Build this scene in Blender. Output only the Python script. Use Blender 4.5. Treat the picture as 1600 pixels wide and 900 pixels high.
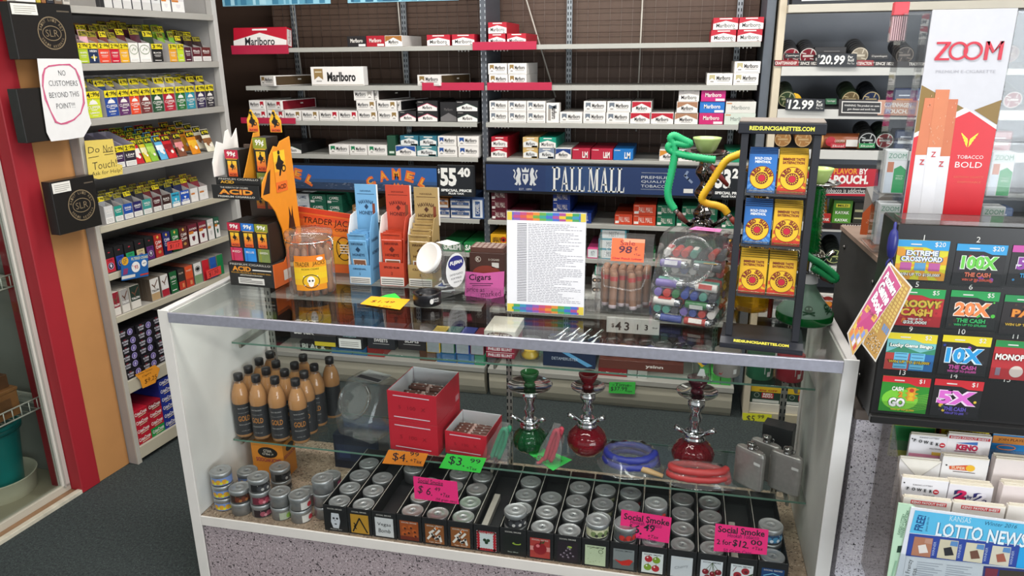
import bpy,math,random
from mathutils import Vector,Matrix
for _o in list(bpy.data.objects):bpy.data.objects.remove(_o)
SC=bpy.context.scene
COL=SC.collection
random.seed(7)
# ------------------------------------------------------------------ camera, world, lights, exposure
CAM_F=1156.5
CAM_POS=Vector((1.3835,-1.7048,1.6486))
CAM_R=Vector((0.97553817,0.21960112,-0.01003123))
CAM_U=Vector((-0.05662977,0.29513532,0.95377577))
CAM_W=Vector((-0.2124108,0.9298766,-0.30035173))
_cd=bpy.data.cameras.new('camera');_cam=bpy.data.objects.new('camera',_cd);COL.objects.link(_cam)
_cd.sensor_width=36;_cd.lens=CAM_F/1600*36;_cd.clip_start=0.02;_cd.clip_end=60
_m=Matrix((CAM_R,CAM_U,-CAM_W)).transposed().to_4x4();_m.translation=CAM_POS
_cam.matrix_world=_m
SC.camera=_cam
SC.view_settings.view_transform='Standard'
SC.view_settings.look='None'
SC.view_settings.gamma=1.0
SC.view_settings.use_curve_mapping=False
SC.view_settings.exposure=0.0
SC.cycles.max_bounces=12
SC.cycles.transparent_max_bounces=40
SC.cycles.diffuse_bounces=3
SC.cycles.glossy_bounces=4
SC.cycles.transmission_bounces=6
SC.cycles.caustics_reflective=False
SC.cycles.caustics_refractive=False
SC.cycles.sample_clamp_indirect=4.0
DAYLIGHT=0.80 # overcast daylight through the open shop front behind the camera
LAMP_W=20.0 # watts of each ceiling light
_w=bpy.data.worlds.new('shop_daylight');SC.world=_w;_w.use_nodes=True
_w.node_tree.nodes['Background'].inputs[0].default_value=(0.96,0.98,1.0,1)
_w.node_tree.nodes['Background'].inputs[1].default_value=DAYLIGHT
LAMP_SPOTS=[(0.0,-2.2),(1.7,-2.2),(0.3,-0.45),(1.5,-0.45),(0.3,0.85),(1.5,0.85),(3.6,-2.2),(3.6,0.85)]
CEIL_Z=2.75
# unseen area light, added as daylight from the right to brighten the counters
_l=bpy.data.lights.new('daylight_fill_right','AREA');_l.shape='RECTANGLE';_l.size=2.6;_l.size_y=1.8;_l.energy=110;_l.color=(0.90,0.95,1.0)
_lo=bpy.data.objects.new('daylight_fill_right',_l);COL.objects.link(_lo);_lo.location=(4.4,-3.8,1.25)
_lo.rotation_euler=(Vector((1.7,0.2,0.7))-_lo.location).to_track_quat('-Z','Y').to_euler()
# ------------------------------------------------------------------ helpers
def srgb(c):
 if isinstance(c,(tuple,list)):return tuple(c[:3])
 c=c.lstrip('#')
 if len(c)==3:c=''.join(k*2 for k in c)
 o=[]
 for i in(0,2,4):
  x=int(c[i:i+2],16)/255
  o.append(x/12.92 if x<=0.04045 else((x+0.055)/1.055)**2.4)
 return tuple(o)
def ray(px,py):
 return CAM_W+CAM_R*((px-800)/CAM_F)-CAM_U*((py-450)/CAM_F)
def at_x(px,py,x):
 d=ray(px,py);return CAM_POS+d*((x-CAM_POS.x)/d.x)
def at_y(px,py,y):
 d=ray(px,py);return CAM_POS+d*((y-CAM_POS.y)/d.y)
def at_z(px,py,z):
 d=ray(px,py);return CAM_POS+d*((z-CAM_POS.z)/d.z)
def at_plane(px,py,o,n):
 d=ray(px,py);return CAM_POS+d*((o-CAM_POS).dot(n)/d.dot(n))

MATS={}
def material(name,rough=0.5,metal=0.0,spec=0.5,noise=0.05,scale=40,bump=0.0,trans=0.0,emit=0.0,coat=0.0):
 m=bpy.data.materials.new(name);m.use_nodes=True
 nt=m.node_tree;N=nt.nodes;Lk=nt.links;b=N['Principled BSDF']
 a=N.new('ShaderNodeAttribute');a.attribute_name='Col'
 tc=N.new('ShaderNodeTexCoord');nz=N.new('ShaderNodeTexNoise');nz.inputs['Scale'].default_value=scale
 nz.inputs['Detail'].default_value=3
 Lk.new(tc.outputs['Object'],nz.inputs['Vector'])
 mr=N.new('ShaderNodeMapRange');mr.inputs[1].default_value=0.25;mr.inputs[2].default_value=0.75
 mr.inputs[3].default_value=1-noise;mr.inputs[4].default_value=1+noise
 Lk.new(nz.outputs['Fac'],mr.inputs[0])
 mx=N.new('ShaderNodeMixRGB');mx.blend_type='MULTIPLY';mx.inputs[0].default_value=1
 Lk.new(a.outputs['Color'],mx.inputs[1]);Lk.new(mr.outputs[0],mx.inputs[2])
 Lk.new(mx.outputs[0],b.inputs['Base Color'])
 b.inputs['Roughness'].default_value=rough;b.inputs['Metallic'].default_value=metal
 b.inputs['Specular IOR Level'].default_value=spec
 b.inputs['Coat Weight'].default_value=coat
 if bump:
  bp=N.new('ShaderNodeBump');bp.inputs['Strength'].default_value=bump;bp.inputs['Distance'].default_value=0.002
  Lk.new(nz.outputs['Fac'],bp.inputs['Height']);Lk.new(bp.outputs[0],b.inputs['Normal'])
 if emit:
  Lk.new(a.outputs['Color'],b.inputs['Emission Color']);b.inputs['Emission Strength'].default_value=emit
 MATS[name]=m;return m
material('card',0.42,noise=0.03)
material('paper',0.75,spec=0.25,noise=0.02)
material('pouch',0.24,noise=0.10,scale=60,bump=0.35)
material('plastic',0.3,noise=0.03)
material('matt',0.8,spec=0.2,noise=0.06)
material('paint',0.55,noise=0.04,scale=12)
material('metal',0.32,1.0,noise=0.06,scale=30)
material('brushed',0.42,0.75,noise=0.10,scale=80)
material('chrome',0.08,1.0,noise=0.0)
material('gold',0.25,1.0,noise=0.1)
material('wood',0.5,noise=0.18,scale=25)
material('rubber',0.45,noise=0.05)
material('lamp',0.5,emit=1.6,noise=0.0)
def thin_glass(name,tint=1.0,rough=0.02,gloss=1.0,body=0.0):
 """clear sheet: lets light through (tinted by Col), mirrors by Fresnel; body = milky share"""
 m=bpy.data.materials.new(name);m.use_nodes=True
 nt=m.node_tree;N=nt.nodes;Lk=nt.links;N.remove(N['Principled BSDF'])
 out=N['Material Output']
 a=N.new('ShaderNodeAttribute');a.attribute_name='Col'
 tr=N.new('ShaderNodeBsdfTransparent');gl=N.new('ShaderNodeBsdfGlossy');gl.inputs['Roughness'].default_value=rough
 gm=N.new('ShaderNodeGamma');gm.inputs[1].default_value=tint;Lk.new(a.outputs['Color'],gm.inputs[0]) # tint of one pass through the sheet
 Lk.new(gm.outputs[0],tr.inputs['Color'])
 fr=N.new('ShaderNodeFresnel')
 ge=N.new('ShaderNodeNewGeometry');io=N.new('ShaderNodeMapRange') # same reflectance on both faces of the sheet
 io.inputs[3].default_value=1.45;io.inputs[4].default_value=1/1.45
 Lk.new(ge.outputs['Backfacing'],io.inputs[0]);Lk.new(io.outputs[0],fr.inputs['IOR'])
 mu=N.new('ShaderNodeMath');mu.operation='MULTIPLY';mu.inputs[1].default_value=gloss
 Lk.new(fr.outputs[0],mu.inputs[0])
 src=tr
 if body:
  df=N.new('ShaderNodeBsdfDiffuse');Lk.new(a.outputs['Color'],df.inputs['Color'])
  m0=N.new('ShaderNodeMixShader');m0.inputs[0].default_value=body
  Lk.new(tr.outputs[0],m0.inputs[1]);Lk.new(df.outputs[0],m0.inputs[2]);src=m0
 mx=N.new('ShaderNodeMixShader');Lk.new(mu.outputs[0],mx.inputs[0])
 Lk.new(src.outputs[0],mx.inputs[1]);Lk.new(gl.outputs[0],mx.inputs[2])
 Lk.new(mx.outputs[0],out.inputs['Surface'])
 MATS[name]=m;return m
thin_glass('glass',0.5,gloss=0.9)
thin_glass('clear',0.3,gloss=1.15,rough=0.04,body=0.045)
thin_glass('film',0.2,gloss=1.6,rough=0.12,body=0.06)
thin_glass('frosted',gloss=0.6,rough=0.3,body=0.55)
thin_glass('coloured_glass',0.6,gloss=1.3,rough=0.03,body=0.35)
thin_glass('liquid',0.6,gloss=0.3,rough=0.1,body=0.7)
def speckle(name,base,spots,scale,rough=0.45,size=0.5,bump=0.0):
 m=bpy.data.materials.new(name);m.use_nodes=True
 nt=m.node_tree;N=nt.nodes;Lk=nt.links;b=N['Principled BSDF'];b.inputs['Roughness'].default_value=rough
 tc=N.new('ShaderNodeTexCoord');cur=None
 nz=N.new('ShaderNodeTexNoise');nz.inputs['Scale'].default_value=scale*0.5;nz.inputs['Detail'].default_value=6
 Lk.new(tc.outputs['Object'],nz.inputs['Vector'])
 rp=N.new('ShaderNodeValToRGB');rp.color_ramp.elements[0].position=0.3;rp.color_ramp.elements[1].position=0.7
 rp.color_ramp.elements[0].color=(*srgb(base[0]),1);rp.color_ramp.elements[1].color=(*srgb(base[1]),1)
 Lk.new(nz.outputs['Fac'],rp.inputs[0]);cur=rp.outputs[0]
 for i,(c,th,k)in enumerate(spots):
  vo=N.new('ShaderNodeTexNoise');vo.inputs['Scale'].default_value=scale*k;vo.inputs['Detail'].default_value=1
  mp=N.new('ShaderNodeMapping');mp.inputs['Location'].default_value=(i*3.7+1,i*1.3,i*2.1)
  Lk.new(tc.outputs['Object'],mp.inputs[0]);Lk.new(mp.outputs[0],vo.inputs['Vector'])
  mt=N.new('ShaderNodeMapRange');mt.inputs[1].default_value=th;mt.inputs[2].default_value=th+0.03
  Lk.new(vo.outputs['Fac'],mt.inputs[0])
  mx=N.new('ShaderNodeMixRGB');Lk.new(mt.outputs[0],mx.inputs[0]);Lk.new(cur,mx.inputs[1]);mx.inputs[2].default_value=(*srgb(c),1)
  cur=mx.outputs[0]
 Lk.new(cur,b.inputs['Base Color'])
 if bump:
  bp=N.new('ShaderNodeBump');bp.inputs['Strength'].default_value=bump;bp.inputs['Distance'].default_value=0.004
  Lk.new(nz.outputs['Fac'],bp.inputs['Height']);Lk.new(bp.outputs[0],b.inputs['Normal'])
 MATS[name]=m
speckle('carpet',('#23292a','#3d4645'),[('#171c1d',0.62,1.3),('#545e5b',0.67,1.1)],220,0.95,bump=0.6)
speckle('laminate',('#94878a','#ab9ea0'),[('#75696c',0.60,0.9),('#262123',0.64,0.62),('#cfc6c8',0.655,0.8)],260,0.4)
speckle('laminate_pale',('#dcd8e2','#efecf4'),[('#a8a1ae',0.62,0.9),('#2b2830',0.64,0.6),('#faf8fc',0.655,0.8)],250,0.4)
speckle('particle_board',('#8f7a66','#b39d87'),[('#5f4d3e',0.62,1.0),('#cdbba5',0.66,1.0)],160,0.7)

TEXTS={}
def text_mesh(s,bold=0.0,shear=0.0):
 k=(s,bold,shear)
 if k not in TEXTS:
  c=bpy.data.curves.new('t','FONT');c.body=s;c.resolution_u=2;c.offset=bold;c.shear=shear
  o=bpy.data.objects.new('t',c);me=bpy.data.meshes.new_from_object(o)
  vs=[(v.co.x,v.co.y)for v in me.vertices];fs=[tuple(p.vertices)for p in me.polygons]
  bpy.data.objects.remove(o);bpy.data.curves.remove(c);bpy.data.meshes.remove(me)
  if vs:
   x0=min(v[0]for v in vs);x1=max(v[0]for v in vs);y0=min(v[1]for v in vs);y1=max(v[1]for v in vs)
   if s.strip()and not any(ch in s for ch in 'gjpqy,Q_$;()'):pass
   h=max(y1-y0,1e-4);vs=[((v[0]-x0)/h,(v[1]-y0)/h)for v in vs];w=(x1-x0)/h
  else:w=0.1
  TEXTS[k]=(vs,fs,w)
 return TEXTS[k]

class Frame:
 """a flat face: origin, across, up; normal = across x up"""
 def __init__(s,o,u,v):
  s.o=Vector(o);s.u=Vector(u).normalized();s.v=Vector(v).normalized();s.n=s.u.cross(s.v)
 def p(s,a,b,c=0.0):return s.o+s.u*a+s.v*b+s.n*c

class MB:
 def __init__(s):s.v=[];s.f=[];s.c=[];s.m=[];s.sm=[]
 def add(s,vs,fs,col,mat='card',smooth=False):
  n=len(s.v);s.v+=[tuple(v)for v in vs];col=srgb(col)
  for f in fs:s.f.append(tuple(i+n for i in f));s.c.append(col);s.m.append(mat);s.sm.append(smooth)
  return s
 def poly(s,pts,col,mat='card'):return s.add(pts,[tuple(range(len(pts)))],col,mat)
 def box(s,x0,x1,y0,y1,z0,z1,col,mat='card',c=None,M=None):
  d=min(x1-x0,y1-y0,z1-z0)
  if c is None:c=min(0.0012,d*0.2)
  X=(x0,x1);Y=(y0,y1);Z=(z0,z1);V=[];idx={}
  for i in(0,1):
   for j in(0,1):
    for k in(0,1):
     sx,sy,sz=(1,-1)[i],(1,-1)[j],(1,-1)[k]
     for ax in range(3):
      p=[X[i]+sx*c,Y[j]+sy*c,Z[k]+sz*c]
      p[ax]=(X[i],Y[j],Z[k])[ax]
      idx[i,j,k,ax]=len(V);V.append(p)
  F=[]
  q=[(0,0),(1,0),(1,1),(0,1)]
  for ax in range(3):
   for e in(0,1):
    r=[]
    for a,b in q:
     t=[0,0,0];t[ax]=e;t[(ax+1)%3]=a;t[(ax+2)%3]=b;r.append(idx[(*t,ax)])
    F.append(tuple(r)if e else tuple(r[::-1]))
  for ax in range(3):
   a1,a2=(ax+1)%3,(ax+2)%3
   for a,b in q:
    t0=[0,0,0];t0[a1]=a;t0[a2]=b;t1=t0[:];t1[ax]=1
    r=(idx[(*t0,a1)],idx[(*t1,a1)],idx[(*t1,a2)],idx[(*t0,a2)])
    F.append(r if(a==b)else r[::-1])
  for i in(0,1):
   for j in(0,1):
    for k in(0,1):
     r=(idx[i,j,k,0],idx[i,j,k,1],idx[i,j,k,2]);F.append(r if(i+j+k)%2 else r[::-1])
  if M is not None:V=[M@Vector(p)for p in V]
  return s.add(V,F,col,mat)
 def slab(s,F,u0,v0,u1,v1,t,col,mat='card',c=None):
  """box standing on a frame, thickness t along its normal"""
  M=Matrix((F.u,F.v,F.n)).transposed().to_4x4();M.translation=F.o
  a,b=(0,t)if t>0 else(t,0)
  return s.box(min(u0,u1),max(u0,u1),min(v0,v1),max(v0,v1),a,b,col,mat,c,M)
 def rect(s,F,u0,v0,u1,v1,col,off=0.0004,mat='card'):
  return s.poly([F.p(u0,v0,off),F.p(u1,v0,off),F.p(u1,v1,off),F.p(u0,v1,off)],col,mat)
 def shape(s,F,pts,col,off=0.0004,mat='card'):return s.poly([F.p(a,b,off)for a,b in pts],col,mat)
 def disc(s,F,u,v,r,col,off=0.0005,mat='card',n=20,ry=None,a0=0,a1=360):
  ry=r if ry is None else ry
  N=n if a1-a0<360 else n-1
  return s.shape(F,[(u+r*math.cos(math.radians(a0+(a1-a0)*i/(N if a1-a0<360 else n))),v+ry*math.sin(math.radians(a0+(a1-a0)*i/(N if a1-a0<360 else n))))for i in range(N+1)],col,off,mat)
 def ring(s,F,u,v,r,t,col,off=0.0006,mat='card',n=24,ry=None):
  ry=r if ry is None else ry;P=[]
  for i in range(n):
   a=2*math.pi*i/n;P+=[F.p(u+r*math.cos(a),v+ry*math.sin(a),off),F.p(u+(r-t)*math.cos(a),v+(ry-t)*math.sin(a),off)]
  return s.add(P,[(2*i,2*((i+1)%n),2*((i+1)%n)+1,2*i+1)for i in range(n)],col,mat)
 def stroke(s,F,pts,w,col,off=0.0007,mat='paper'):
  for(a,b),(c,d)in zip(pts[:-1],pts[1:]):
   l=math.hypot(c-a,d-b)or 1e-6;nx,ny=-(d-b)/l*w/2,(c-a)/l*w/2
   ex,ey=(c-a)/l*w*.3,(d-b)/l*w*.3
   s.shape(F,[(a-nx-ex,b-ny-ey),(c-nx+ex,d-ny+ey),(c+nx+ex,d+ny+ey),(a+nx-ex,b+ny-ey)],col,off,mat)
  return s
 def text(s,F,u,v,st,h,col,w=None,al='C',bold=0.0,shear=0.0,off=0.0007,mat='card',rot=0.0,arc=None):
  """st at (u, v) = middle of the line; h = its height, w = its width (None: natural)"""
  vs,fs,nw=text_mesh(st,bold,shear)
  if not fs:return s
  W=nw*h if w is None else w;k=W/nw
  x0={'C':-W/2,'L':0,'R':-W}[al];ca,sa=math.cos(math.radians(rot)),math.sin(math.radians(rot))
  P=[]
  for a,b in vs:
   x=x0+a*k;y=(b-0.5)*h
   if arc: # bend round a circle of radius arc
    t=x/arc;x,y=(arc+y)*math.sin(t),(arc+y)*math.cos(t)-arc
   P.append(F.p(u+x*ca-y*sa,v+x*sa+y*ca,off))
  return s.add(P,fs,col,mat)
 def lathe(s,prof,col,mat='plastic',n=24,o=(0,0,0),axis=(0,0,1),lobes=0,amp=0.0,smooth=True,cols=None):
  z=Vector(axis).normalized();x=z.orthogonal().normalized()if abs(z.z)<0.99 else Vector((1,0,0));y=z.cross(x);o=Vector(o)
  V=[];F=[];C=[]
  for r,h in prof:
   for i in range(n):
    a=2*math.pi*i/n;rr=r*(1+amp*math.cos(a*lobes))if lobes else r
    V.append(o+z*h+(x*math.cos(a)+y*math.sin(a))*rr)
  for j in range(len(prof)-1):
   for i in range(n):
    k=(i+1)%n;F.append((j*n+i,j*n+k,(j+1)*n+k,(j+1)*n+i));C.append(cols[j]if cols else col)
  if cols:
   b=len(s.v);s.v+=[tuple(v)for v in V]
   for f,c in zip(F,C):s.f.append(tuple(i+b for i in f));s.c.append(srgb(c));s.m.append(mat);s.sm.append(smooth)
  else:s.add(V,F,col,mat,smooth)
  for j,rev in((0,True),(len(prof)-1,False)):
   if prof[j][0]>1e-4:
    r=[V[j*n+i]for i in range(n)];s.poly(r[::-1]if rev else r,(cols[0]if rev else cols[-1])if cols else col,mat)
  return s
 def tube(s,pts,r,col,mat='plastic',n=8,rib=0.0,ribn=1,smooth=True):
  P=[Vector(p)for p in pts];V=[];F=[];m=len(P);up=None
  for i in range(m):
   t=(P[min(i+1,m-1)]-P[max(i-1,0)]).normalized()
   if up is None:up=t.orthogonal().normalized()
   up=(up-t*up.dot(t));up=up.normalized()if up.length>1e-5 else t.orthogonal().normalized()
   sd=t.cross(up);rr=(r[i]if isinstance(r,(list,tuple))else r)*(1+(rib if(i//ribn)%2 else 0))
   for k in range(n):
    a=2*math.pi*k/n;V.append(P[i]+(up*math.cos(a)+sd*math.sin(a))*rr)
  for i in range(m-1):
   for k in range(n):q=(k+1)%n;F.append((i*n+k,i*n+q,(i+1)*n+q,(i+1)*n+k))
  F.append(tuple(range(n))[::-1]);F.append(tuple((m-1)*n+k for k in range(n)))
  return s.add(V,F,col,mat,smooth)
 def prism(s,prof,x0,x1,col,mat='card',F=None):
  """profile (a, b) swept along the frame normal"""
  n=len(prof);V=[F.p(a,b,x0)for a,b in prof]+[F.p(a,b,x1)for a,b in prof]
  fs=[tuple(range(n))[::-1],tuple(range(n,2*n))]+[(i,(i+1)%n,n+(i+1)%n,n+i)for i in range(n)]
  return s.add(V,fs,col,mat)
 def mesh(s,name):
  me=bpy.data.meshes.new(name);me.from_pydata(s.v,[],s.f)
  mats=sorted(set(s.m));ix={k:i for i,k in enumerate(mats)}
  for k in mats:me.materials.append(MATS[k])
  me.polygons.foreach_set('material_index',[ix[k]for k in s.m])
  me.polygons.foreach_set('use_smooth',s.sm)
  a=me.attributes.new('Col','FLOAT_COLOR','FACE')
  a.data.foreach_set('color',[x for c in s.c for x in(*c,1.0)])
  me.update();return me
 def build(s,name,parent=None,loc=None,rz=0.0,rot=None):
  o=bpy.data.objects.new(name,s.mesh(name));COL.objects.link(o)
  if parent is not None:o.parent=parent
  if loc is not None:o.location=loc
  if rot is not None:o.rotation_euler=rot
  elif rz:o.rotation_euler=(0,0,rz)
  return o
def tag(o,label=None,cat=None,group=None,kind=None):
 if label:o['label']=label
 if cat:o['category']=cat
 if group:o['group']=group
 if kind:o['kind']=kind
 return o
def struct(name,mb,label=None,cat=None,**k):
 o=mb.build(name,**k);o['kind']='structure'
 if label:o['label']=label
 if cat:o['category']=cat
 return o
def thing(name,label,cat,loc=(0,0,0),rz=0.0,group=None,rot=None):
 o=bpy.data.objects.new(name,None);COL.objects.link(o);o.location=loc;o.empty_display_size=0.05
 o.rotation_euler=rot if rot is not None else(0,0,rz)
 return tag(o,label,cat,group)
def copy_tree(o,parent=None):
 c=o.copy();COL.objects.link(c)
 if parent is not None:c.parent=parent
 for ch in list(o.children):copy_tree(ch,c)
 return c
PROTO={}
def place(key,make,loc,rz,label,cat,group=None,rot=None):
 """first use builds the thing, later uses copy it with its parts"""
 if key not in PROTO:o=PROTO[key]=make()
 else:o=copy_tree(PROTO[key])
 o.location=loc;o.rotation_euler=rot if rot is not None else(0,0,rz)
 for k in('group',):
  if k in o:del o[k]
 return tag(o,label,cat,group)
ORD=['zeroth','first','second','third','fourth','fifth','sixth','seventh','eighth','ninth','tenth','eleventh','twelfth','thirteenth','fourteenth',
'fifteenth','sixteenth','seventeenth','eighteenth','nineteenth','twentieth','twenty-first','twenty-second','twenty-third','twenty-fourth','twenty-fifth']
FR=lambda w=0,y=0.0:Frame((0,y,0),(1,0,0),(0,0,1)) # face looking towards -y
def smooth_path(pts,k=8):
 """Catmull-Rom through pts"""
 P=[Vector(p)for p in pts];P=[P[0]*2-P[1]]+P+[P[-1]*2-P[-2]];out=[]
 for i in range(1,len(P)-2):
  for j in range(k):
   t=j/k;a,b,c,d=P[i-1],P[i],P[i+1],P[i+2]
   out.append(0.5*((2*b)+(c-a)*t+(2*a-5*b+4*c-d)*t*t+(3*b-a-3*c+d)*t**3))
 out.append(P[-2]);return out
# ------------------------------------------------------------------ the room
YB=1.60 # front plane of the rear shelving
YG=1.93 # its back panel
T_L=math.radians(6.3)
LD=Vector((math.sin(T_L),math.cos(T_L),0));LN=Vector((math.cos(T_L),-math.sin(T_L),0)) # left wall: along, out into the room
LO=Vector((-0.797,0.655,0)) # near front corner of the left rack on the floor
LW=LO-LN*0.045 # tan wall line passes here
def lw(s,z=0.0,off=0.0):return LW+LD*s+LN*off+Vector((0,0,z))
LROT=-T_L # rotation that turns local +x into LN, local +y into LD
b=MB();b.box(-3.0,6.0,-6.0,2.6,-0.1,0.0,'#888','carpet',0.001);struct('floor',b)
b=MB();b.box(-3.0,6.0,-6.0,2.6,CEIL_Z,CEIL_Z+0.1,'#d8d8d4','matt',0.001);struct('ceiling',b)
b=MB();b.box(-3.0,6.0,2.15,2.3,0.0,CEIL_Z,'#46342a','paint',0.001);struct('wall_back',b)
# tan wall beside the left rack (its face runs along LD)
def lbox(mb,s0,s1,o0,o1,z0,z1,col,mat='paint',c=None):
 M=Matrix((LN,LD,Vector((0,0,1)))).transposed().to_4x4();M.translation=LW
 return mb.box(o0,o1,s0,s1,z0,z1,col,mat,c,M)
b=MB();lbox(b,-0.155,-0.002,-0.30,0.0,0,CEIL_Z,'#bb8550');struct('wall_left',b)
b=MB();lbox(b,-0.241,-0.156,-0.16,0.006,0,CEIL_Z,'#9a1d28','paint',0.003);struct('trim_1',b)
b=MB();lbox(b,-0.002,1.62,-0.47,-0.46,0,CEIL_Z,'#6a5a4c');struct('wall_alcove',b)
# glazed humidor front: white aluminium frame, glass, dirty threshold
dz=thing('sliding_glass_door','white framed sliding glass door of the cigar room left of the red post','door')
b=MB();lbox(b,-0.276,-0.243,-0.075,-0.050,0.03,2.1,'#cfcac0','paint');lbox(b,-0.268,-0.262,-0.050,-0.046,0.03,2.1,'#a5a097','paint')
lbox(b,-1.75,-0.243,-0.075,-0.050,0.012,0.042,'#bdb6a6','paint');b.build('door_frame',dz)
b=MB();lbox(b,-1.75,-0.276,-0.066,-0.060,0.042,2.1,'#dde4e0','glass',0.0004);b.build('glass_pane',dz)
b=MB();lbox(b,-1.75,-0.243,-0.085,-0.020,0.0,0.012,'#8b6b4e','wood');lbox(b,-1.75,-0.240,-0.020,0.004,0.0,0.016,'#cbc3b0','wood');struct('trim_2',b)
# cigar room behind it
b=MB();lbox(b,-1.9,-0.16,-0.90,-0.88,0,CEIL_Z,'#8d8e84');lbox(b,-0.16,-0.14,-0.90,-0.16,0,CEIL_Z,'#90918a');struct('wall_humidor',b)
b=MB();lbox(b,-1.9,-0.16,-0.88,-0.086,0.0,0.006,'#a59c86');struct('floor_humidor',b)
# ceiling lights
for i,(x,y)in enumerate(LAMP_SPOTS):
 t=thing('ceiling_light','white fluorescent ceiling light over the shop floor','light',(x,y,CEIL_Z),0,'fluorescent ceiling lights')
 b=MB();b.box(-0.62,0.62,-0.16,0.16,-0.06,0.0,'#e6e6e2','paint');b.build('housing',t)
 b=MB();b.box(-0.60,0.60,-0.14,0.14,-0.075,-0.0601,'#f7fbff','lamp');b.build('diffuser',t)
 l=bpy.data.lights.new('lamp_glow','AREA');l.shape='RECTANGLE';l.size=1.2;l.size_y=0.28;l.energy=LAMP_W;l.color=(1.0,0.97,0.92)
 lo=bpy.data.objects.new('lamp_glow',l);COL.objects.link(lo);lo.parent=t;lo.location=(0,0,-0.08)

# ------------------------------------------------------------------ rear gondola: two bays of cigarette shelves
def bx(px,py=190):return at_y(px,py,YB).x
GX0,GXM,GX1=bx(381,135),bx(755,190),bx(1188,130)
SHELF_Z=[1.69,1.519,1.358,1.20,0.91,0.745,0.57,0.472]
def slotted(mb,x,z0,z1,y,col='#8d949b',w=0.028):
 mb.box(x-w/2,x+w/2,y-0.012,y,z0,z1,col,'brushed')
 z=z0+0.02
 F=Frame((x,y-0.012,0),(1,0,0),(0,0,1))
 while z<z1-0.02:
  for dx in(-0.006,0.006):mb.rect(F,dx-0.0022,z,dx+0.0022,z+0.014,'#1e2124',0.0006,'matt')
  z+=0.025
def gondola(x0,x1,label,last):
 t=thing('shelving_bay',label,'shelves',((x0+x1)/2,YG,0),0)
 ox=-(x0+x1)/2;M=Matrix.Translation((ox,-YG,0))
 def bb(mb,*a,**k):return mb.box(*a,M=M,**k)
 b=MB();bb(b,x0,x1,YG,YG+0.02,0.03,2.05,'#594539','paint');b.build('back_panel',t)
 b=MB();x=x0+0.02
 while x<x1-0.01:bb(b,x-0.001,x+0.001,YG-0.022,YG-0.020,0.2,2.04,'#7d7069','metal',0.0002);x+=0.0508
 z=0.22
 while z<2.04:bb(b,x0,x1,YG-0.024,YG-0.022,z-0.001,z+0.001,'#4a3d38','metal',0.0002);z+=0.0508
 b.build('wire_grid',t)
 for px in((x0+0.135,x0+(x1-x0)*0.615)if not last else(x0+(x1-x0)*0.29,x1-0.085)):
  b=MB();slotted(b,px+ox,0.15,2.04,-0.026,'#9aa1a6',0.026);b.build('slotted_upright',t)
 for i,z in enumerate(SHELF_Z):
  b=MB();bb(b,x0+0.012,x1-0.012,YB,YG-0.03,z-0.006,z,'#8f8e88','paint')
  bb(b,x0+0.012,x1-0.012,YB-0.004,YB,z-0.020,z,'#a9a8a1','paint')
  for q in range(9):
   xx=x0+0.05+q*0.015 if q<5 else x1-0.05-(q-5)*0.015
   bb(b,xx,xx+0.004,YB+0.01,YB+0.02,z-0.026,z-0.006,'#d9d9d5','brushed')
  b.build('shelf',t)
 b=MB();bb(b,x0,x1,YB-0.02,YG,0.135,0.16,'#a9a79f','paint');b.build('base_deck',t)
 b=MB();F=Frame((x0+ox+0.004,-YG,0),(0,1,0),(0,0,1))
 y0=YB-0.012
 b.prism([(y0,0.134),(y0,0.09),(y0+0.006,0.05),(y0+0.018,0.02),(y0+0.03,0.0),(y0+0.06,0.0),(y0+0.06,0.134)],0,x1-x0-0.008,'#c3bdaa','paint',F);b.build('kick_plate',t)
 return t
BAYL=gondola(GX0,GXM-0.016,'grey steel shelving bay of the back wall above the blue camel-coloured price strip',False)
BAYR=gondola(GXM+0.001,GX1,'grey steel shelving bay of the back wall behind the navy tobacco sign',True)
def post(px_x,w,col,teeth):
 b=MB();b.box(px_x-w,px_x+w,YB+0.03,YG-0.031,0.161,2.04,col,'paint')
 F=Frame((px_x,YB+0.03,0),(1,0,0),(0,0,1));z=0.2
 while teeth and z<2.0:
  for dx in(-w+0.002,w-0.006):b.rect(F,dx,z,dx+0.004,z+0.012,'#c8ccd0',0.0005,'metal')
  z+=0.025
 o=b.build('shelf_post',BAYR);o.location=-BAYR.location;o['label']='dark grey slotted post'
post(GXM,0.014,'#50555c',True)
post(GX1+0.021,0.018,'#5d646d',False)
# posters along the top
for x0,x1,lab in((bx(354,5),bx(521,5),'pale blue city picture header above the left cigarette shelves'),(bx(548,5),bx(720,5),'pale blue city picture header left of the dark shelf post')):
 b=MB();w=x1-x0;F=Frame((0,-0.004,0),(1,0,0),(0,0,1))
 zz=at_y(430,9,YB).z
 b.box(0,w,-0.004,0.004,0,0.17,'#8fc3d6','card')
 random.seed(int(w*1000))
 for i in range(26):
  u=random.uniform(0.01,w-0.05);h=random.uniform(0.02,0.1);b.rect(F,u,0.004,u+random.uniform(0.012,0.035),h,random.choice(['#5f9fb8','#3f7d9b','#a9d4e2','#2b5f7c']),0.0004+i*0.00003)
 tag(b.build('poster_header',loc=(x0,YB-0.03,zz)),lab,'poster')
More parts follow.
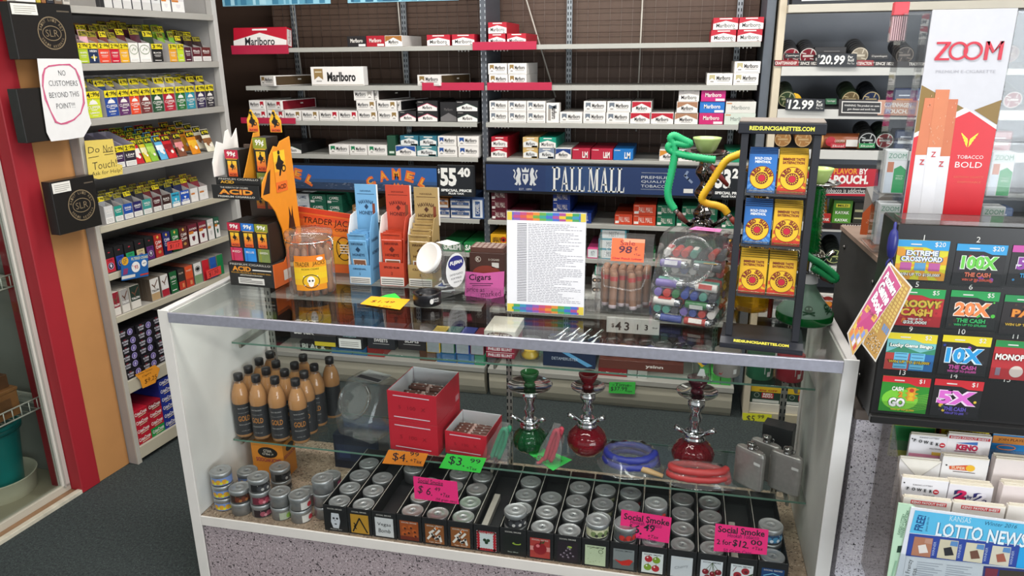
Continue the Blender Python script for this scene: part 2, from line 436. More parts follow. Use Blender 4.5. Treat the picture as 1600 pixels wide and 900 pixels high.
# loose white cords behind the cartons
for i,(p,q,lab)in enumerate((((457,8),(486,225),'thin pale cord hanging in the left shelving bay behind the gold carton'),((622,8),(634,150),'thin pale cord hanging in the left shelving bay near its middle upright'),
((824,5),(868,152),'slanting pale cord in the right shelving bay behind the red cartons'),((1004,0),(994,205),'pale cord hanging in the empty middle of the right shelving bay'))):
 a=at_y(*p,YG-0.035);c=at_y(*q,YG-0.035);b=MB()
 d=c-a;a=a-d*0.25
 b.tube([Vector((0,0,0)),(c-a)*0.5,c-a],0.004,'#b9b4aa','plastic',6);P=BAYL if i<2 else BAYR;o=b.build('loose_cord',P,loc=a-P.location);o['label']=lab

# ------------------------------------------------------------------ left rack of cigars
LROWS=[1.835,1.634,1.435,1.236,1.030,0.838,0.660,0.378,0.075]
LLEN=0.83
def lrack():
 t=thing('cigar_rack','tall grey steel rack of cigarillo boxes standing along the left wall','shelves',LO,LROT)
 b=MB();b.box(-0.40,0.0,0.0,0.018,0,2.05,'#a29c98','paint');b.box(-0.006,0.003,-0.0005,0.022,0,2.05,'#b5afa4','paint');b.build('end_panel',t)
 b=MB();b.box(-0.40,0.0,LLEN-0.02,LLEN,0,2.05,'#aca9a6','paint');b.box(-0.03,0.004,LLEN-0.024,LLEN+0.004,0,2.05,'#c0bdb8','paint');b.build('end_panel',t)
 b=MB();b.box(-0.41,-0.40,0,LLEN,0,2.05,'#aaa6a1','paint');b.build('back_panel',t)
 for i,z in enumerate(LROWS):
  b=MB();b.box(-0.40,0.0,0.019,LLEN-0.025,z-0.008,z,'#a8a49c','paint');b.box(0.0,0.006,0.019,LLEN-0.025,z-0.026 if z>.5 else z-0.055,z,'#b9b19c' if i>3 else '#a5a199','paint');b.build('shelf',t)
 b=MB();b.box(-0.38,-0.03,0.02,LLEN-0.02,0,0.018,'#1b1b1c','matt');b.build('base',t)
 return t
lrack()
def lf(px,py,off=0.0):
 """pixel -> (along, height) on the front plane of the left rack"""
 P=at_plane(px,py,LO+LN*off,LN);return(P-LO).dot(LD),P.z

# ------------------------------------------------------------------ right rack of snuff tins
RX0,RX1=GX1+0.048,3.05
RROWS=[1.590,1.420,1.257,0.951,0.76,0.55,0.35]
def rrack():
 t=thing('tobacco_rack','cream steel rack of snuff tins right of the cigarette shelves','shelves',(RX0,YB,0))
 W=RX1-RX0
 b=MB();b.box(0,0.028,-0.004,0.42,0,2.05,'#c9bda6','paint');b.build('upright',t)
 b=MB();b.box(W-0.028,W,-0.004,0.42,0,2.05,'#c9bda6','paint');b.build('upright',t)
 b=MB();b.box(0.028,W-0.028,0.40,0.42,0.05,2.05,'#82878f','paint');b.build('back_panel',t)
 for z in RROWS:
  b=MB();b.box(0.029,W-0.029,0.0,0.40,z-0.008,z,'#8c8c8c','paint');b.box(0.029,W-0.029,-0.008,0.0,z-0.034,z+0.004,'#c6c5c0','paint');b.build('shelf',t)
 b=MB();zb=1.795
 b.box(0.028,W-0.028,-0.05,0.05,zb,zb+0.03,'#bdb7a9','paint');b.box(0.04,W-0.03,-0.04,0.05,zb+0.0302,zb+0.25,'#23262b','plastic');b.box(0.075,W-0.05,-0.044,-0.0402,zb+0.042,zb+0.23,'#dfe3e2','card');b.build('header',t)
 b=MB();b.box(0.0,W,0.0,0.40,0.0,0.04,'#b3a98f','paint');b.build('base',t)
rrack()
# ------------------------------------------------------------------ glass display counter
CL,CD,CH=1.78,0.50,0.97
DECK=0.303
SHU,SHL=0.775,0.457
t=thing('display_counter','glass topped shop display counter with white sides and aluminium front edge','counter',(0,0,0))
b=MB();b.box(-0.026,-0.004,0.0,CD,0,CH+0.004,'#c9c6c3','paint',0.002);b.box(-0.03,0.004,-0.006,0.0,0,CH+0.004,'#d3cfc9','paint',0.001);b.build('side_panel',t)
b=MB();b.box(-0.004,0.0,0.001,CD,DECK,CH-0.006,'#efede7','paint',0.0005);b.build('side_lining',t)
b=MB();b.box(CL+0.004,CL+0.026,0.0,CD,0,CH+0.004,'#c9c6c3','paint',0.002);b.box(CL-0.004,CL+0.03,-0.006,0.0,0,CH+0.004,'#d3d2d0','paint',0.001);b.build('side_panel',t)
b=MB();b.box(CL,CL+0.004,0.001,CD,DECK,CH-0.006,'#d6d5cf','paint',0.0005);b.build('side_lining',t)
b=MB();b.box(0.0,CL,0.0,CD,CH-0.006,CH-0.0005,'#f6faf8','glass',0.0005);b.build('glass_top',t)
b=MB();b.box(0.0045,CL-0.0045,-0.010,-0.002,CH-0.030,CH-0.0002,'#b9b9c6','brushed',0.001);b.build('aluminium_edge',t)
b=MB();b.box(0.0045,CL-0.0045,-0.001,0.003,DECK+0.004,CH-0.0305,'#fafcfb','glass',0.0004);b.build('front_glass',t)
b=MB();b.box(0.0045,CL-0.0045,-0.006,-0.001,DECK-0.03,DECK+0.003,'#d2cdc6','paint',0.001);b.build('bottom_rail',t)
b=MB();b.box(0.0,CL,0.0,CD,DECK-0.02,DECK,'#aaa','particle_board',0.001);b.build('deck',t)
b=MB();b.box(0.0045,CL-0.0045,0.0005,0.014,0.0,DECK-0.0205,'#aaa','laminate',0.001);b.build('kick_panel',t)
for z,y0,y1 in((SHU,0.265,0.452),(SHL,0.205,0.452)):
 b=MB();b.box(0.004,CL-0.004,y0,y1,z-0.006,z,'#eaf3ee','glass',0.0006)
 for s in(0,1):b.box(0.004,CL-0.004,(y0,y1-0.0012)[s],(y0+0.0012,y1)[s],z-0.0058,z-0.0002,'#5f7f70','plastic',0.0001)
 b.build('glass_shelf',t)
for x in(0.025,0.875,CL-0.05):
 b=MB();slotted(b,x,DECK,CH-0.007,0.475,'#b3b1aa',0.018);b.build('standard',t)
 for z,y0 in((SHU,0.275),(SHL,0.215)):
  b=MB();b.box(x-0.004,x+0.004,y0,0.4625,z-0.024,z-0.0065,'#8f8b80','brushed');b.build('shelf_bracket',t)
# ------------------------------------------------------------------ cigarette cartons on the back wall
CH_=0.0466
def carton_mesh(style,col,w,h=CH_,d=0.26,word='Marlboro'):
 b=MB();F=FR(y=0)
 INK='#2b2a2c';W='#e9e5e0'
 side={'chevL':W,'chevR':W,'vert':W,'roof':W}.get(style,col)
 if style=='black':side='#1b1b1d'
 b.box(0,w,0,d,0,h,side,'card',0.0006)
 if style in('chevL','chevR'):
  u0=0.09*w if style=='chevL' else 0.70*w
  cw=0.22*w;v0,v1=0.42*h,0.88*h
  b.shape(F,[(u0,v0),(u0+cw/2,v0+0.2*h),(u0+cw,v0),(u0+cw,v1),(u0,v1)],col)
  b.rect(F,u0+cw*.2,0.26*h,u0+cw*.8,0.36*h,'#8b8680')
  tu=0.64*w if style=='chevL' else 0.35*w
  b.text(F,tu,0.62*h,word,0.36*h,INK,0.54*w,bold=0.02)
  b.rect(F,tu-.24*w,0.33*h,tu+.24*w,0.37*h,'#6e6a68');b.rect(F,0.05*w,0.10*h,0.95*w,0.13*h,'#96918c')
 elif style=='roof': # coloured top, white house shape
  b.shape(F,[(0.02*w,0.42*h),(0.5*w,0.82*h),(0.98*w,0.42*h),(0.98*w,0.97*h),(0.02*w,0.97*h)],col)
  b.text(F,0.5*w,0.42*h,word,0.34*h,INK,0.56*w,bold=0.02)
  b.rect(F,0.28*w,0.14*h,0.72*w,0.18*h,'#8d8884')
 elif style=='red': # red pack with a white label on top and wide lettering
  b.shape(F,[(0.01*w,0.50*h),(0.5*w,0.74*h),(0.99*w,0.50*h),(0.99*w,0.02*h),(0.01*w,0.02*h)],W)
  b.rect(F,0.25*w,0.86*h,0.75*w,0.95*h,W)
  b.text(F,0.5*w,0.36*h,word,0.34*h,INK,0.74*w,bold=0.012);b.rect(F,0.8*w,0.06*h,0.9*w,0.12*h,'#7d7874')
 elif style=='black':
  b.shape(F,[(0.03*w,0.36*h),(0.5*w,0.74*h),(0.97*w,0.36*h),(0.97*w,0.04*h),(0.03*w,0.04*h)],W)
  b.stroke(F,[(0.03*w,0.38*h),(0.5*w,0.77*h),(0.97*w,0.38*h)],0.05*h,col)
  b.text(F,0.5*w,0.36*h,word,0.32*h,INK,0.46*w,bold=0.02);b.rect(F,0.05*w,0.86*h,0.3*w,0.9*h,'#b9b5b0')
 elif style=='solid': # coloured box with its name across and a white stamp
  b.text(F,0.5*w,0.58*h,word,0.36*h,'#efeae2',0.66*w,bold=0.015)
  b.rect(F,0.60*w,0.05*h,0.97*w,0.26*h,W)
 elif style=='colroof': # coloured house on a pale box
  b.shape(F,[(0.03*w,0.5*h),(0.5*w,0.78*h),(0.97*w,0.5*h),(0.97*w,0.05*h),(0.03*w,0.05*h)],'#dfe0de')
  b.text(F,0.5*w,0.40*h,word,0.34*h,INK,0.56*w,bold=0.02);b.rect(F,0.58*w,0.05*h,0.95*w,0.2*h,W)
  b.rect(F,0.25*w,0.84*h,0.75*w,0.93*h,'#e8e4da')
 elif style=='pale':
  b.text(F,0.5*w,0.5*h,word,0.34*h,'#7e8580',0.6*w);b.rect(F,0.03*w,0.8*h,0.2*w,0.9*h,'#c98b5e')
 elif style=='pall':
  b.text(F,0.55*w,0.52*h,word,0.5*h,'#e8dfd4',0.62*w,bold=0.0);b.rect(F,0.04*w,0.12*h,0.24*w,0.36*h,'#e8e4de');b.rect(F,0.05*w,0.86*h,0.25*w,0.9*h,'#d8c9b8')
 elif style=='camel':
  b.text(F,0.5*w,0.66*h,word,0.3*h,'#e6e4dc' if col!='#cfd3d6' else '#40506a',0.66*w,bold=0.02,arc=1.2*w);b.rect(F,0.05*w,0.12*h,0.3*w,0.36*h,'#e8e4de');b.rect(F,0.36*w,0.28*h,0.74*w,0.34*h,'#b9c3bd')
 elif style=='camelw': # white box, coloured band
  b.rect(F,0.02*w,0.30*h,0.98*w,0.80*h,W);b.rect(F,0.02*w,0.06*h,0.98*w,0.34*h,W)
  b.rect(F,0.06*w,0.36*h,0.94*w,0.64*h,col,0.0006);b.text(F,0.5*w,0.78*h,word,0.26*h,'#324a7c',0.5*w,bold=0.02)
  b.text(F,0.5*w,0.5*h,'BLUE' if col.startswith('#3')else 'TURKISH',0.16*h,W,0.3*w,off=0.0009)
 elif style=='lm':
  b.text(F,0.72*w,0.45*h,'L&M' if w>0.09 else 'LM',0.6*h,'#efeae4',0.3*w,bold=0.03);b.rect(F,0.05*w,0.88*h,0.35*w,0.93*h,'#efeae4')
 elif style=='misty':
  b.rect(F,0.06*w,0.10*h,0.94*w,0.92*h,'#e2e8e8');b.text(F,0.52*w,0.52*h,word,0.5*h,'#6d7b83',0.38*w)
 elif style=='kool':
  b.text(F,0.5*w,0.5*h,word,0.6*h,'#eef2ea',0.86*w,bold=0.04)
 elif style=='spirit':
  b.text(F,0.42*w,0.62*h,'AMERICAN',0.22*h,'#5a2d12',0.6*w,bold=0.02);b.text(F,0.42*w,0.34*h,'SPIRIT',0.3*h,'#3a1c10',0.6*w,bold=0.03);b.disc(F,0.84*w,0.5*h,0.3*h,'#b62a1e');b.disc(F,0.84*w,0.45*h,0.14*h,'#1d1412',0.0008)
 elif style=='marks':
  b.rect(F,0.03*w,0.05*h,0.97*w,0.95*h,W)
  for k in range(3):b.disc(F,(0.2+0.3*k)*w,0.5*h,0.24*h,'#26221f');b.disc(F,(0.22+0.3*k)*w,0.5*h,0.12*h,'#d8b79b',0.0008)
 return b
SHPX={1:66,2:128,3:185,4:238,5:335,6:395,7:460}
SHNAME={1:'top shelf',2:'second shelf',3:'third shelf',4:'fourth shelf',5:'shelf under the sign strips',6:'sixth shelf',7:'seventh shelf'}
RWNAME=['bottom row','second row','third row']
LOOK={'chevL':'white {} chevron','chevR':'white {} badge','roof':'{} topped white','red':'{} and white','black':'black {} peaked','solid':'bright {}','colroof':'{} and silver','pale':'pale {}',
'pall':'{} lettered','camel':'{} arch-lettered','camelw':'white {} band','lm':'{}','misty':'{} edged','kool':'{} menthol','spirit':'{}','marks':'white {} spotted'}
RED,GOLD,GRY='#b3182e','#8f7443','#6d7681'
G={ # shelf, bay: (x0, x1, row, style, colour, colour word, lettering)
(1,'left'):[(541,571,0,'solid','#201c1e','black'),(571,600,0,'solid','#a81629','red'),(600,628,0,'roof','#a0672a','amber'),(666,703,0,'red',RED,'red'),(705,741,0,'red',RED,'red')],
(1,'right'):[(762,790,0,'red',RED,'red'),(791,822,0,'red',RED,'red'),(762,792,1,'red',RED,'red'),
(1110,1150,0,'red',RED,'red'),(1151,1191,0,'red',RED,'red'),(1112,1152,1,'red',RED,'red'),(1152.5,1191.5,1,'red',RED,'red')],
(2,'right'):[(763,793,0,'chevL',GOLD,'gold'),(793.5,823,0,'chevL',GOLD,'gold'),(762,792.5,1,'chevL',GOLD,'gold'),(793,823,1,'chevL',GOLD,'gold'),
(1104,1145,0,'chevL','#b9ae84','pale gold'),(1145.5,1186,0,'chevL','#b9ae84','pale gold'),(1146,1187,1,'chevL','#b9ae84','pale gold')],
(3,'left'):[(390,416,0,'chevR',RED,'red'),(417,443,0,'chevR',RED,'red'),(444,470,0,'chevR',GOLD,'gold'),(471,497,0,'chevR',GOLD,'gold'),(498,528,0,'chevR',RED,'red'),(528.5,558,0,'chevR',RED,'red'),
(558.5,589,0,'chevR',GOLD,'gold'),(590,622,0,'chevR',GOLD,'gold'),(623,650,0,'black','#b8385c','pink'),(651,684,0,'black','#b8385c','pink'),(713,747,0,'black','#33544a','green'),
(390,415,1,'chevR',RED,'red'),(557,588,1,'chevR',GOLD,'gold'),(589,620,1,'chevR',GOLD,'gold'),(651,684,1,'black','#b8385c','pink'),(712,747,1,'black','#33544a','green'),(554,585,2,'chevR','#a5a099','grey')],
(3,'right'):[(764,793,0,'chevL',GRY,'grey'),(793.5,822,0,'chevL',GRY,'grey'),(822.5,852,0,'chevL',GRY,'grey'),(874,910,0,'chevL',GRY,'grey'),(910.5,946,0,'chevL',GRY,'grey'),(946.5,983.5,0,'chevL',GRY,'grey'),
(984,1016,0,'roof',RED,'red'),(1016.5,1053,0,'roof',RED,'red'),(1053.5,1091,0,'roof','#a5785a','tan'),(1092,1131,0,'solid','#c02468','pink'),(1131.5,1181,0,'pale','#c9d2c6','green'),
(764,793,1,'chevL',GRY,'grey'),(793.5,822,1,'chevL',GRY,'grey'),(822.5,852,1,'chevL',GRY,'grey'),(911,947,1,'chevL',GRY,'grey'),(947.5,985,1,'chevL',GRY,'grey'),(986,1018,1,'roof',RED,'red'),
(1056,1090,1,'roof','#a5785a','tan'),(1092,1132,1,'solid','#2470c0','blue'),(1132.5,1181,1,'pale','#d6d4cc','white'),(1058,1091,2,'red','#c5bfbc','silver'),(1093,1132,2,'solid','#c02478','pink')],
(4,'left'):[(513,545,0,'chevL','#1c7a4e','green'),(545.5,573,0,'chevL','#1c7a4e','green'),(573.5,604,0,'chevL','#1c7a4e','green'),(617,649,0,'roof','#234f9a','blue'),(650,682.5,0,'colroof','#3d7f86','teal'),
(683,714,0,'chevL','#1f4a8e','blue'),(715,748,0,'chevL','#1f4a8e','blue'),(625,654.5,1,'colroof','#2c6d80','teal'),(655,683.5,1,'colroof','#2c6d80','teal'),(684,713.5,1,'chevL','#1f4a8e','blue'),(714,748,1,'chevL','#1f4a8e','blue'),
(440,471,0,'black','#1d5a3c','dark green'),(405,438,0,'black','#1d5a3c','dark green')],
(4,'right'):[(766,792,0,'red',RED,'red'),(816,840.5,0,'colroof','#c9a765','gold'),(841,866.5,0,'colroof','#7e8ba0','grey blue'),(867,893,0,'roof','#243f7e','navy'),(893.5,922.5,0,'lm','#b1223c','crimson'),(923,957.5,0,'lm','#b1223c','crimson'),(958,990,0,'lm','#1b71bb','bright blue'),
(1030,1059,0,'roof','#d08a35','orange'),(1060,1090,0,'roof','#d08a35','orange'),(1136,1166,0,'pall','#1f8a63','green','Newport'),(767,793,1,'red',RED,'red'),(816,841,1,'colroof','#cfb076','gold'),(842,869,1,'red','#12957c','emerald')],
(5,'left'):[(464,484,0,'camel','#cfd3d6','silver','CAMEL'),(484.5,510.5,0,'camel','#16614a','green','CAMEL'),(511,536,0,'camel','#16614a','green','CAMEL'),(550,572,0,'camel','#9c7347','brown','CAMEL'),(683,702.5,0,'camelw','#3f5b8c','blue','CAMEL'),(703,735,0,'camelw','#3f5b8c','blue','CAMEL'),
(464,484,1,'camel','#cfd3d6','silver','CAMEL'),(484.5,510.5,1,'camel','#16614a','green','CAMEL'),(511,536,1,'camel','#16614a','green','CAMEL'),(683,701,1,'camelw','#a86a2e','amber','CAMEL'),(703,735,1,'camelw','#3f5b8c','blue','CAMEL')],
(5,'right'):[(767,793,0,'pall','#5e1a2a','maroon','PALL MALL'),(795,829,0,'pall','#5e1a2a','maroon','PALL MALL'),(863,891,0,'pall','#1d3a8a','blue','PALL MALL'),(892,924,0,'pall','#1d3a8a','blue','PALL MALL'),(960,988.5,0,'pall','#d0472a','orange','PALL MALL'),(989,1025.5,0,'pall','#d0472a','orange','PALL MALL'),
(1026,1056.5,0,'pall','#17684a','green','PALL MALL'),(1057,1092,0,'pall','#17684a','green','PALL MALL'),(1093,1122,0,'pall','#17684a','green','PALL MALL'),(1128,1158,0,'pall','#17684a','green','PALL MALL'),
(767,793,1,'pall','#5e1a2a','maroon','PALL MALL'),(863,891,1,'pall','#1d3a8a','blue','PALL MALL'),(989,1025.5,1,'pall','#d0472a','orange','PALL MALL'),(1026,1056.5,1,'pall','#17684a','green','PALL MALL'),(1065,1092,1,'pall','#17684a','green','PALL MALL'),(1093,1122,1,'pall','#17684a','green','PALL MALL'),
(767,793,2,'pall','#5e1a2a','maroon','PALL MALL'),(863,891,2,'pall','#1d3a8a','blue','PALL MALL')],
(6,'left'):[(690,722,0,'kool','#1a6b3a','dark green','SALEM'),(724,755,0,'kool','#1a7a3e','green','SALEM')],
(6,'right'):[(766,791,0,'spirit','#26191a','black spotted'),(766,791,1,'spirit','#e0a81e','yellow'),(917,935,0,'misty','#d8508a','pink','MISTY'),(935.5,972,0,'misty','#3f9db5','teal','MISTY'),(934,974,1,'misty','#3f9db5','teal','MISTY'),(937,978,2,'misty','#58b0c0','light teal','MISTY'),
(1055,1086,0,'kool','#1c7a40','green','KOOL'),(1094,1125,0,'kool','#1c7a40','green','KOOL'),(1129,1157,0,'pall','#6a1c2e','maroon','PALL MALL'),(1129,1157,1,'pall','#6a1c2e','maroon','PALL MALL')],
(7,'right'):[(924,945,0,'marks','#e9e5e0','black'),(924,945,1,'marks','#e9e5e0','black'),(928,950,2,'misty','#3a9c80','green','Newport')],
}
for(sh,bay),items in G.items():
 z=SHELF_Z[sh-1];cnt={}
 for it in sorted(items,key=lambda q:(q[2],q[0])):
  x0,x1,row,st,c,cw=it[:6];word=it[6]if len(it)>6 else 'Marlboro'
  a,e=bx(x0+0.4,SHPX[sh]),bx(x1-0.4,SHPX[sh]);w=round((e-a)/0.002)*0.002-0.001
  cnt[row]=cnt.get(row,0)+1;n=cnt[row]
  lab=f'{LOOK[st].format(cw)} carton, {ORD[n]} from left, {RWNAME[row]}, {SHNAME[sh]}, {bay} bay'
  place(('carton',st,c,round(w,3),word),lambda:carton_mesh(st,c,w,word=word).build('cigarette_carton'),(a,YB+0.006+0.004*((n*7+row*3)%4)/4,z+0.0006+row*(CH_+0.0006)),0,lab,'carton','cigarette cartons on the back wall')
# cartons that lie lengthwise, stand upright or are turned
def long_carton(w,h,d,kind):
 b=MB();F=FR();W='#ebe7e3'
 if kind=='gold':
  b.box(0,w,0,d,0,h,W,'card');b.shape(F,[(.06*w,.32*h),(.145*w,.5*h),(.23*w,.32*h),(.23*w,.9*h),(.06*w,.9*h)],'#94784a');b.rect(F,.08*w,.7*h,.21*w,.76*h,'#d8cdb4',.0006)
  b.rect(F,.1*w,.22*h,.2*w,.27*h,'#938e88');b.text(F,.58*w,.47*h,'Marlboro',.5*h,'#201f20',.54*w,bold=.035);b.rect(F,.01*w,.05*h,.99*w,.07*h,'#8b7a52')
 elif kind=='red':
  b.box(0,w,0,d,0,h,'#b9152f','card');b.shape(F,[(.0*w,.32*h),(.5*w,.72*h),(1.*w,.32*h),(1.*w,0),(0,0)],W);b.text(F,.5*w,.27*h,'Marlboro',.42*h,'#26242a',.56*w,bold=.02);b.rect(F,.36*w,.84*h,.64*w,.93*h,W)
  S=Frame((w,0,0),(0,1,0),(0,0,1));b.rect(S,.1*d,.05*h,.9*d,.9*h,'#dcd5d2');b.text(S,.5*d,.5*h,'Marlboro',.4*d,'#8a3040',.7*h,rot=90)
 return b
zz=SHELF_Z
a,e=bx(363,75),bx(446,75)
tag(long_carton(e-a,0.086,0.05,'red').build('cigarette_carton',loc=(a,YB+0.014,zz[0]+0.0085),rot=(math.radians(-8),0,0)),'red and white carton turned lengthwise behind the crimson strip, top shelf far left','carton','cigarette cartons on the back wall')
a,e=bx(486,130),bx(568,130)
tag(long_carton(e-a,0.085,0.05,'gold').build('cigarette_carton',loc=(a,YB+0.006,zz[1]+.0006)),'large white gold-chevron carton standing lengthwise on the second shelf, left bay','carton','cigarette cartons on the back wall')
def turned(p0,pm,p1,sh,c,c2,lab,rows=0,st='chevL',word='Marlboro'):
 """carton seen from a corner: pale end p0..pm, long dark side pm..p1"""
 a=bx(p0,SHPX[sh]);m=bx(pm,SHPX[sh]);w=(m-a)*1.12
 b=carton_mesh(st,c,w,word=word);S=Frame((w,0,0),(0,1,0),(0,0,1));b.rect(S,0.012,0.003,0.255,CH_-0.003,c2);b.rect(S,0.14,0.025,0.16,0.031,'#d8d2c8',0.0007)
 vis=bx(p1,SHPX[sh])-m;ang=math.asin(min(0.9,vis/0.26))*0.72
 tag(b.build('cigarette_carton',loc=(a,YB+0.012,zz[sh-1]+.0006+rows*(CH_+0.0004)),rz=-ang*0.9),lab,'carton','cigarette cartons on the back wall')
turned(405,432,478,2,GOLD,'#4a3a26','white gold-chevron carton turned to show its brown side, second shelf far left')
turned(651,687,722,2,GOLD,'#4a3a26','white gold-chevron carton turned to show its brown side beside the crimson strip, second shelf')
turned(416.5,440,463,3,RED,'#7c1524','white carton turned to show its dark red side, second row, third shelf left',1,'chevR')
turned(586,590,622,3,'#57524c','#2e2622','dark sided carton lying on top of the gold cartons, third row, third shelf',2,'chevR')
turned(621,624,650,3,'#57524c','#1d1b1c','black sided carton between the gold and the black cartons, third shelf second row',1,'chevR')
b=MB();w=bx(712,185)-bx(686,185);b.box(0,w,0,0.2,0,0.088,'#1d1c1e','card');F=FR();b.shape(F,[(.02*w,.02),(.5*w,.04),(.98*w,.02),(.98*w,.002),(.02*w,.002)],'#6d6a6a');b.text(F,.5*w,.055,'Marlboro',.012,'#6f6b6a',.5*w)
tag(b.build('cigarette_carton',loc=(bx(686,185),YB+0.02,zz[2]+.0006)),'tall black carton standing between the pink and green peaked black cartons, third shelf','carton','cigarette cartons on the back wall')
b=MB();w=bx(873,185)-bx(853,185);b.box(0,w,0,0.05,0,0.086,'#e9e5e0','card');b.rect(F,w*.15,.01,w*.35,.076,'#9c968f');b.text(F,w*.62,.045,'Marlboro',w*.4,'#2b2a2c',.055,rot=-90,bold=.02);b.shape(F,[(.2*w,.062),(.8*w,.062),(.8*w,.08),(.5*w,.073),(.2*w,.08)],GRY,.0007)
tag(b.build('cigarette_carton',loc=(bx(853,185),YB+0.008,zz[2]+.0006)),'white grey-chevron carton standing on end on the third shelf, right bay','carton','cigarette cartons on the back wall')
b=MB();w=bx(755,330)-bx(736,330);b.box(0,w,0,0.05,0,0.095,'#3f5b8c','card');b.rect(F,w*.1,.006,w*.9,.09,'#dfe3e6');b.rect(F,w*.3,.012,w*.7,.084,'#3f5b8c',.0006);b.text(F,w*.5,.048,'CAMEL',w*.3,'#e6e6e6',.05,rot=90,bold=.02,off=.001)
tag(b.build('cigarette_carton',loc=(bx(736,330),YB+0.01,zz[4]+.0006)),'white and blue carton standing on end beside the dark post under the price sign','carton','cigarette cartons on the back wall')
b=MB();w=bx(617,235)-bx(604,235);b.box(0,w,0,0.05,0,0.092,'#1d4a36','card');b.rect(F,w*.2,.01,w*.8,.02,'#c9d5c8')
tag(b.build('cigarette_carton',loc=(bx(604,235),YB+0.012,zz[3]+.0006)),'dark green carton standing on end right of three green-chevron cartons, fourth shelf','carton','cigarette cartons on the back wall')
# crimson shelf strips
for p0,p1,y0,y1,sh,lab in((361,450,68,82,1,'crimson shelf strip under the lengthwise red carton, top shelf far left'),(738,838,57,70,1,'crimson shelf strip crossing the dark post on the top shelf'),
(659,756,126,138,2,'crimson shelf strip left of the dark post, second shelf'),(761,862,126,138,2,'crimson shelf strip right of the dark post, second shelf'),(376,461,182,191,3,'crimson shelf strip behind the scooter cut-outs, third shelf')):
 a=at_y(p0,(y0+y1)/2,YB-0.012);e=at_y(p1,(y0+y1)/2,YB-0.012);h=(at_y(p0,y0,YB-.012)-at_y(p0,y1,YB-.012)).z
 zt=SHELF_Z[sh-1]+0.014;b=MB();b.box(0,e.x-a.x,0,0.004,-h,0,'#b22344','card',0.0006);b.box(0,e.x-a.x,0.004,0.007,-h*.4,0.0,'#8e1a36','card',0.0004)
 tag(b.build('shelf_strip',loc=(a.x,YB-0.0115,zt)),lab,'shelf strip','crimson shelf strips')

# ------------------------------------------------------------------ sign strips in the middle of the back wall
def strokes(mb,F,segs,col,off=0.0012,mat='card'):
 for q in segs:mb.shape(F,q,col,off,mat)
def serif_word(mb,F,u,v,word,h,w,col,off=0.0012):
 """condensed capitals with slab serifs (P A L M)"""
 T=0.17;t=0.06;S=0.06
 G_={'P':(0.62,[[(.08,0),(.08+T,0),(.08+T,1),(.08,1)],[(.25,.94),(.48,.94),(.48,1),(.25,1)],[(.46,.5),(.62,.56),(.62,.94),(.46,1)],[(.25,.47),(.5,.47),(.5,.53),(.25,.53)],[(0,0),(.34,0),(.34,S),(0,S)],[(0,1-S),(.3,1-S),(.3,1),(0,1)]]),
'A':(0.66,[[(.05,0),(.11,0),(.34,1),(.28,1)],[(.42,0),(.60,0),(.38,1),(.26,1)],[(.15,.28),(.5,.28),(.5,.34),(.15,.34)],[(0,0),(.2,0),(.2,S),(0,S)],[(.36,0),(.66,0),(.66,S),(.36,S)]]),
'L':(0.55,[[(.08,0),(.08+T,0),(.08+T,1),(.08,1)],[(0,0),(.52,0),(.52,S),(0,S)],[(.47,0),(.55,0),(.55,.26),(.49,.16)],[(0,1-S),(.34,1-S),(.34,1),(0,1)]]),
'M':(0.86,[[(.08,0),(.13,0),(.13,1),(.08,1)],[(.08,1),(.24,1),(.46,.1),(.40,.0)],[(.40,0),(.46,.1),(.66,1),(.60,1)],[(.60,0),(.60+T,0),(.60+T,1),(.60,1)],[(0,0),(.22,0),(.22,S),(0,S)],[(.52,0),(.86,0),(.86,S),(.52,S)],[(0,1-S),(.2,1-S),(.2,1),(0,1)],[(.6,1-S),(.86,1-S),(.86,1),(.6,1)]])}
 W=sum(G_[c][0]+.06 if c!=' ' else.22 for c in word);k=w/W;x=u
 for c in word:
  if c==' ':x+=.22*k;continue
  gw,P=G_[c]
  for q in P:mb.shape(F,[(x+a*k,v+e*h)for a,e in q],col,off)
  x+=(gw+.06)*k
ys=YB-0.035
def strip_at(p0,p1,yt,yb):
 a=at_y(p0,(yt+yb)/2,ys);e=at_y(p1,(yt+yb)/2,ys);m=(p0+p1)/2
 return a.x,e.x,at_y(m,yb,ys).z,at_y(m,yt,ys).z
# blue strip with arched camel lettering
x0,x1,z0,z1=strip_at(384,684,257,300);w,h=x1-x0,z1-z0;t=thing('sign_strip','long blue sign strip with arched orange lettering on the left shelving bay','sign',(x0,ys,z0))
b=MB();b.box(0,w,0,0.03,0,h,'#17191d','plastic');b.build('frame',t)
F=FR();b=MB();b.rect(F,0.004,0.012,w-.004,h-.008,'#2d5c9c',0.001);b.rect(F,0.004,h*.30,w-.004,h*.46,'#30527f',0.0012);b.rect(F,.004,.012,w-.004,h*.34,'#2a3d58',.0014)
random.seed(3)
for i in range(150):u=random.uniform(.01,w-.03);q=random.uniform(.014,h*.34);b.rect(F,u,q,u+random.uniform(.006,.02),q+.0025,random.choice(['#53617a','#3a4c68','#6d7484','#22324c']),0.0016)
def arch(cx,word,cw,base):
 n=len(word)
 for i,ch in enumerate(word):
  f=(i-(n-1)/2)/((n-1)/2);u=cx+f*cw/2;v=base-f*f*h*.30
  b.text(F,u,v,ch,h*(.36+.06*(1-abs(f))),'#d9682e',cw/n*.86,bold=0.06,off=.002,rot=-f*30);b.text(F,u-.001,v+h*.02,ch,h*.2,'#e6a13c',cw/n*.5,bold=0.02,off=.0024,rot=-f*30)
cm=at_y(620,280,ys).x-x0
arch(cm,'CAMEL',at_y(664,280,ys).x-at_y(581,280,ys).x,h*.70)
arch(at_y(448,280,ys).x-x0,'CAMEL',.25,h*.70)
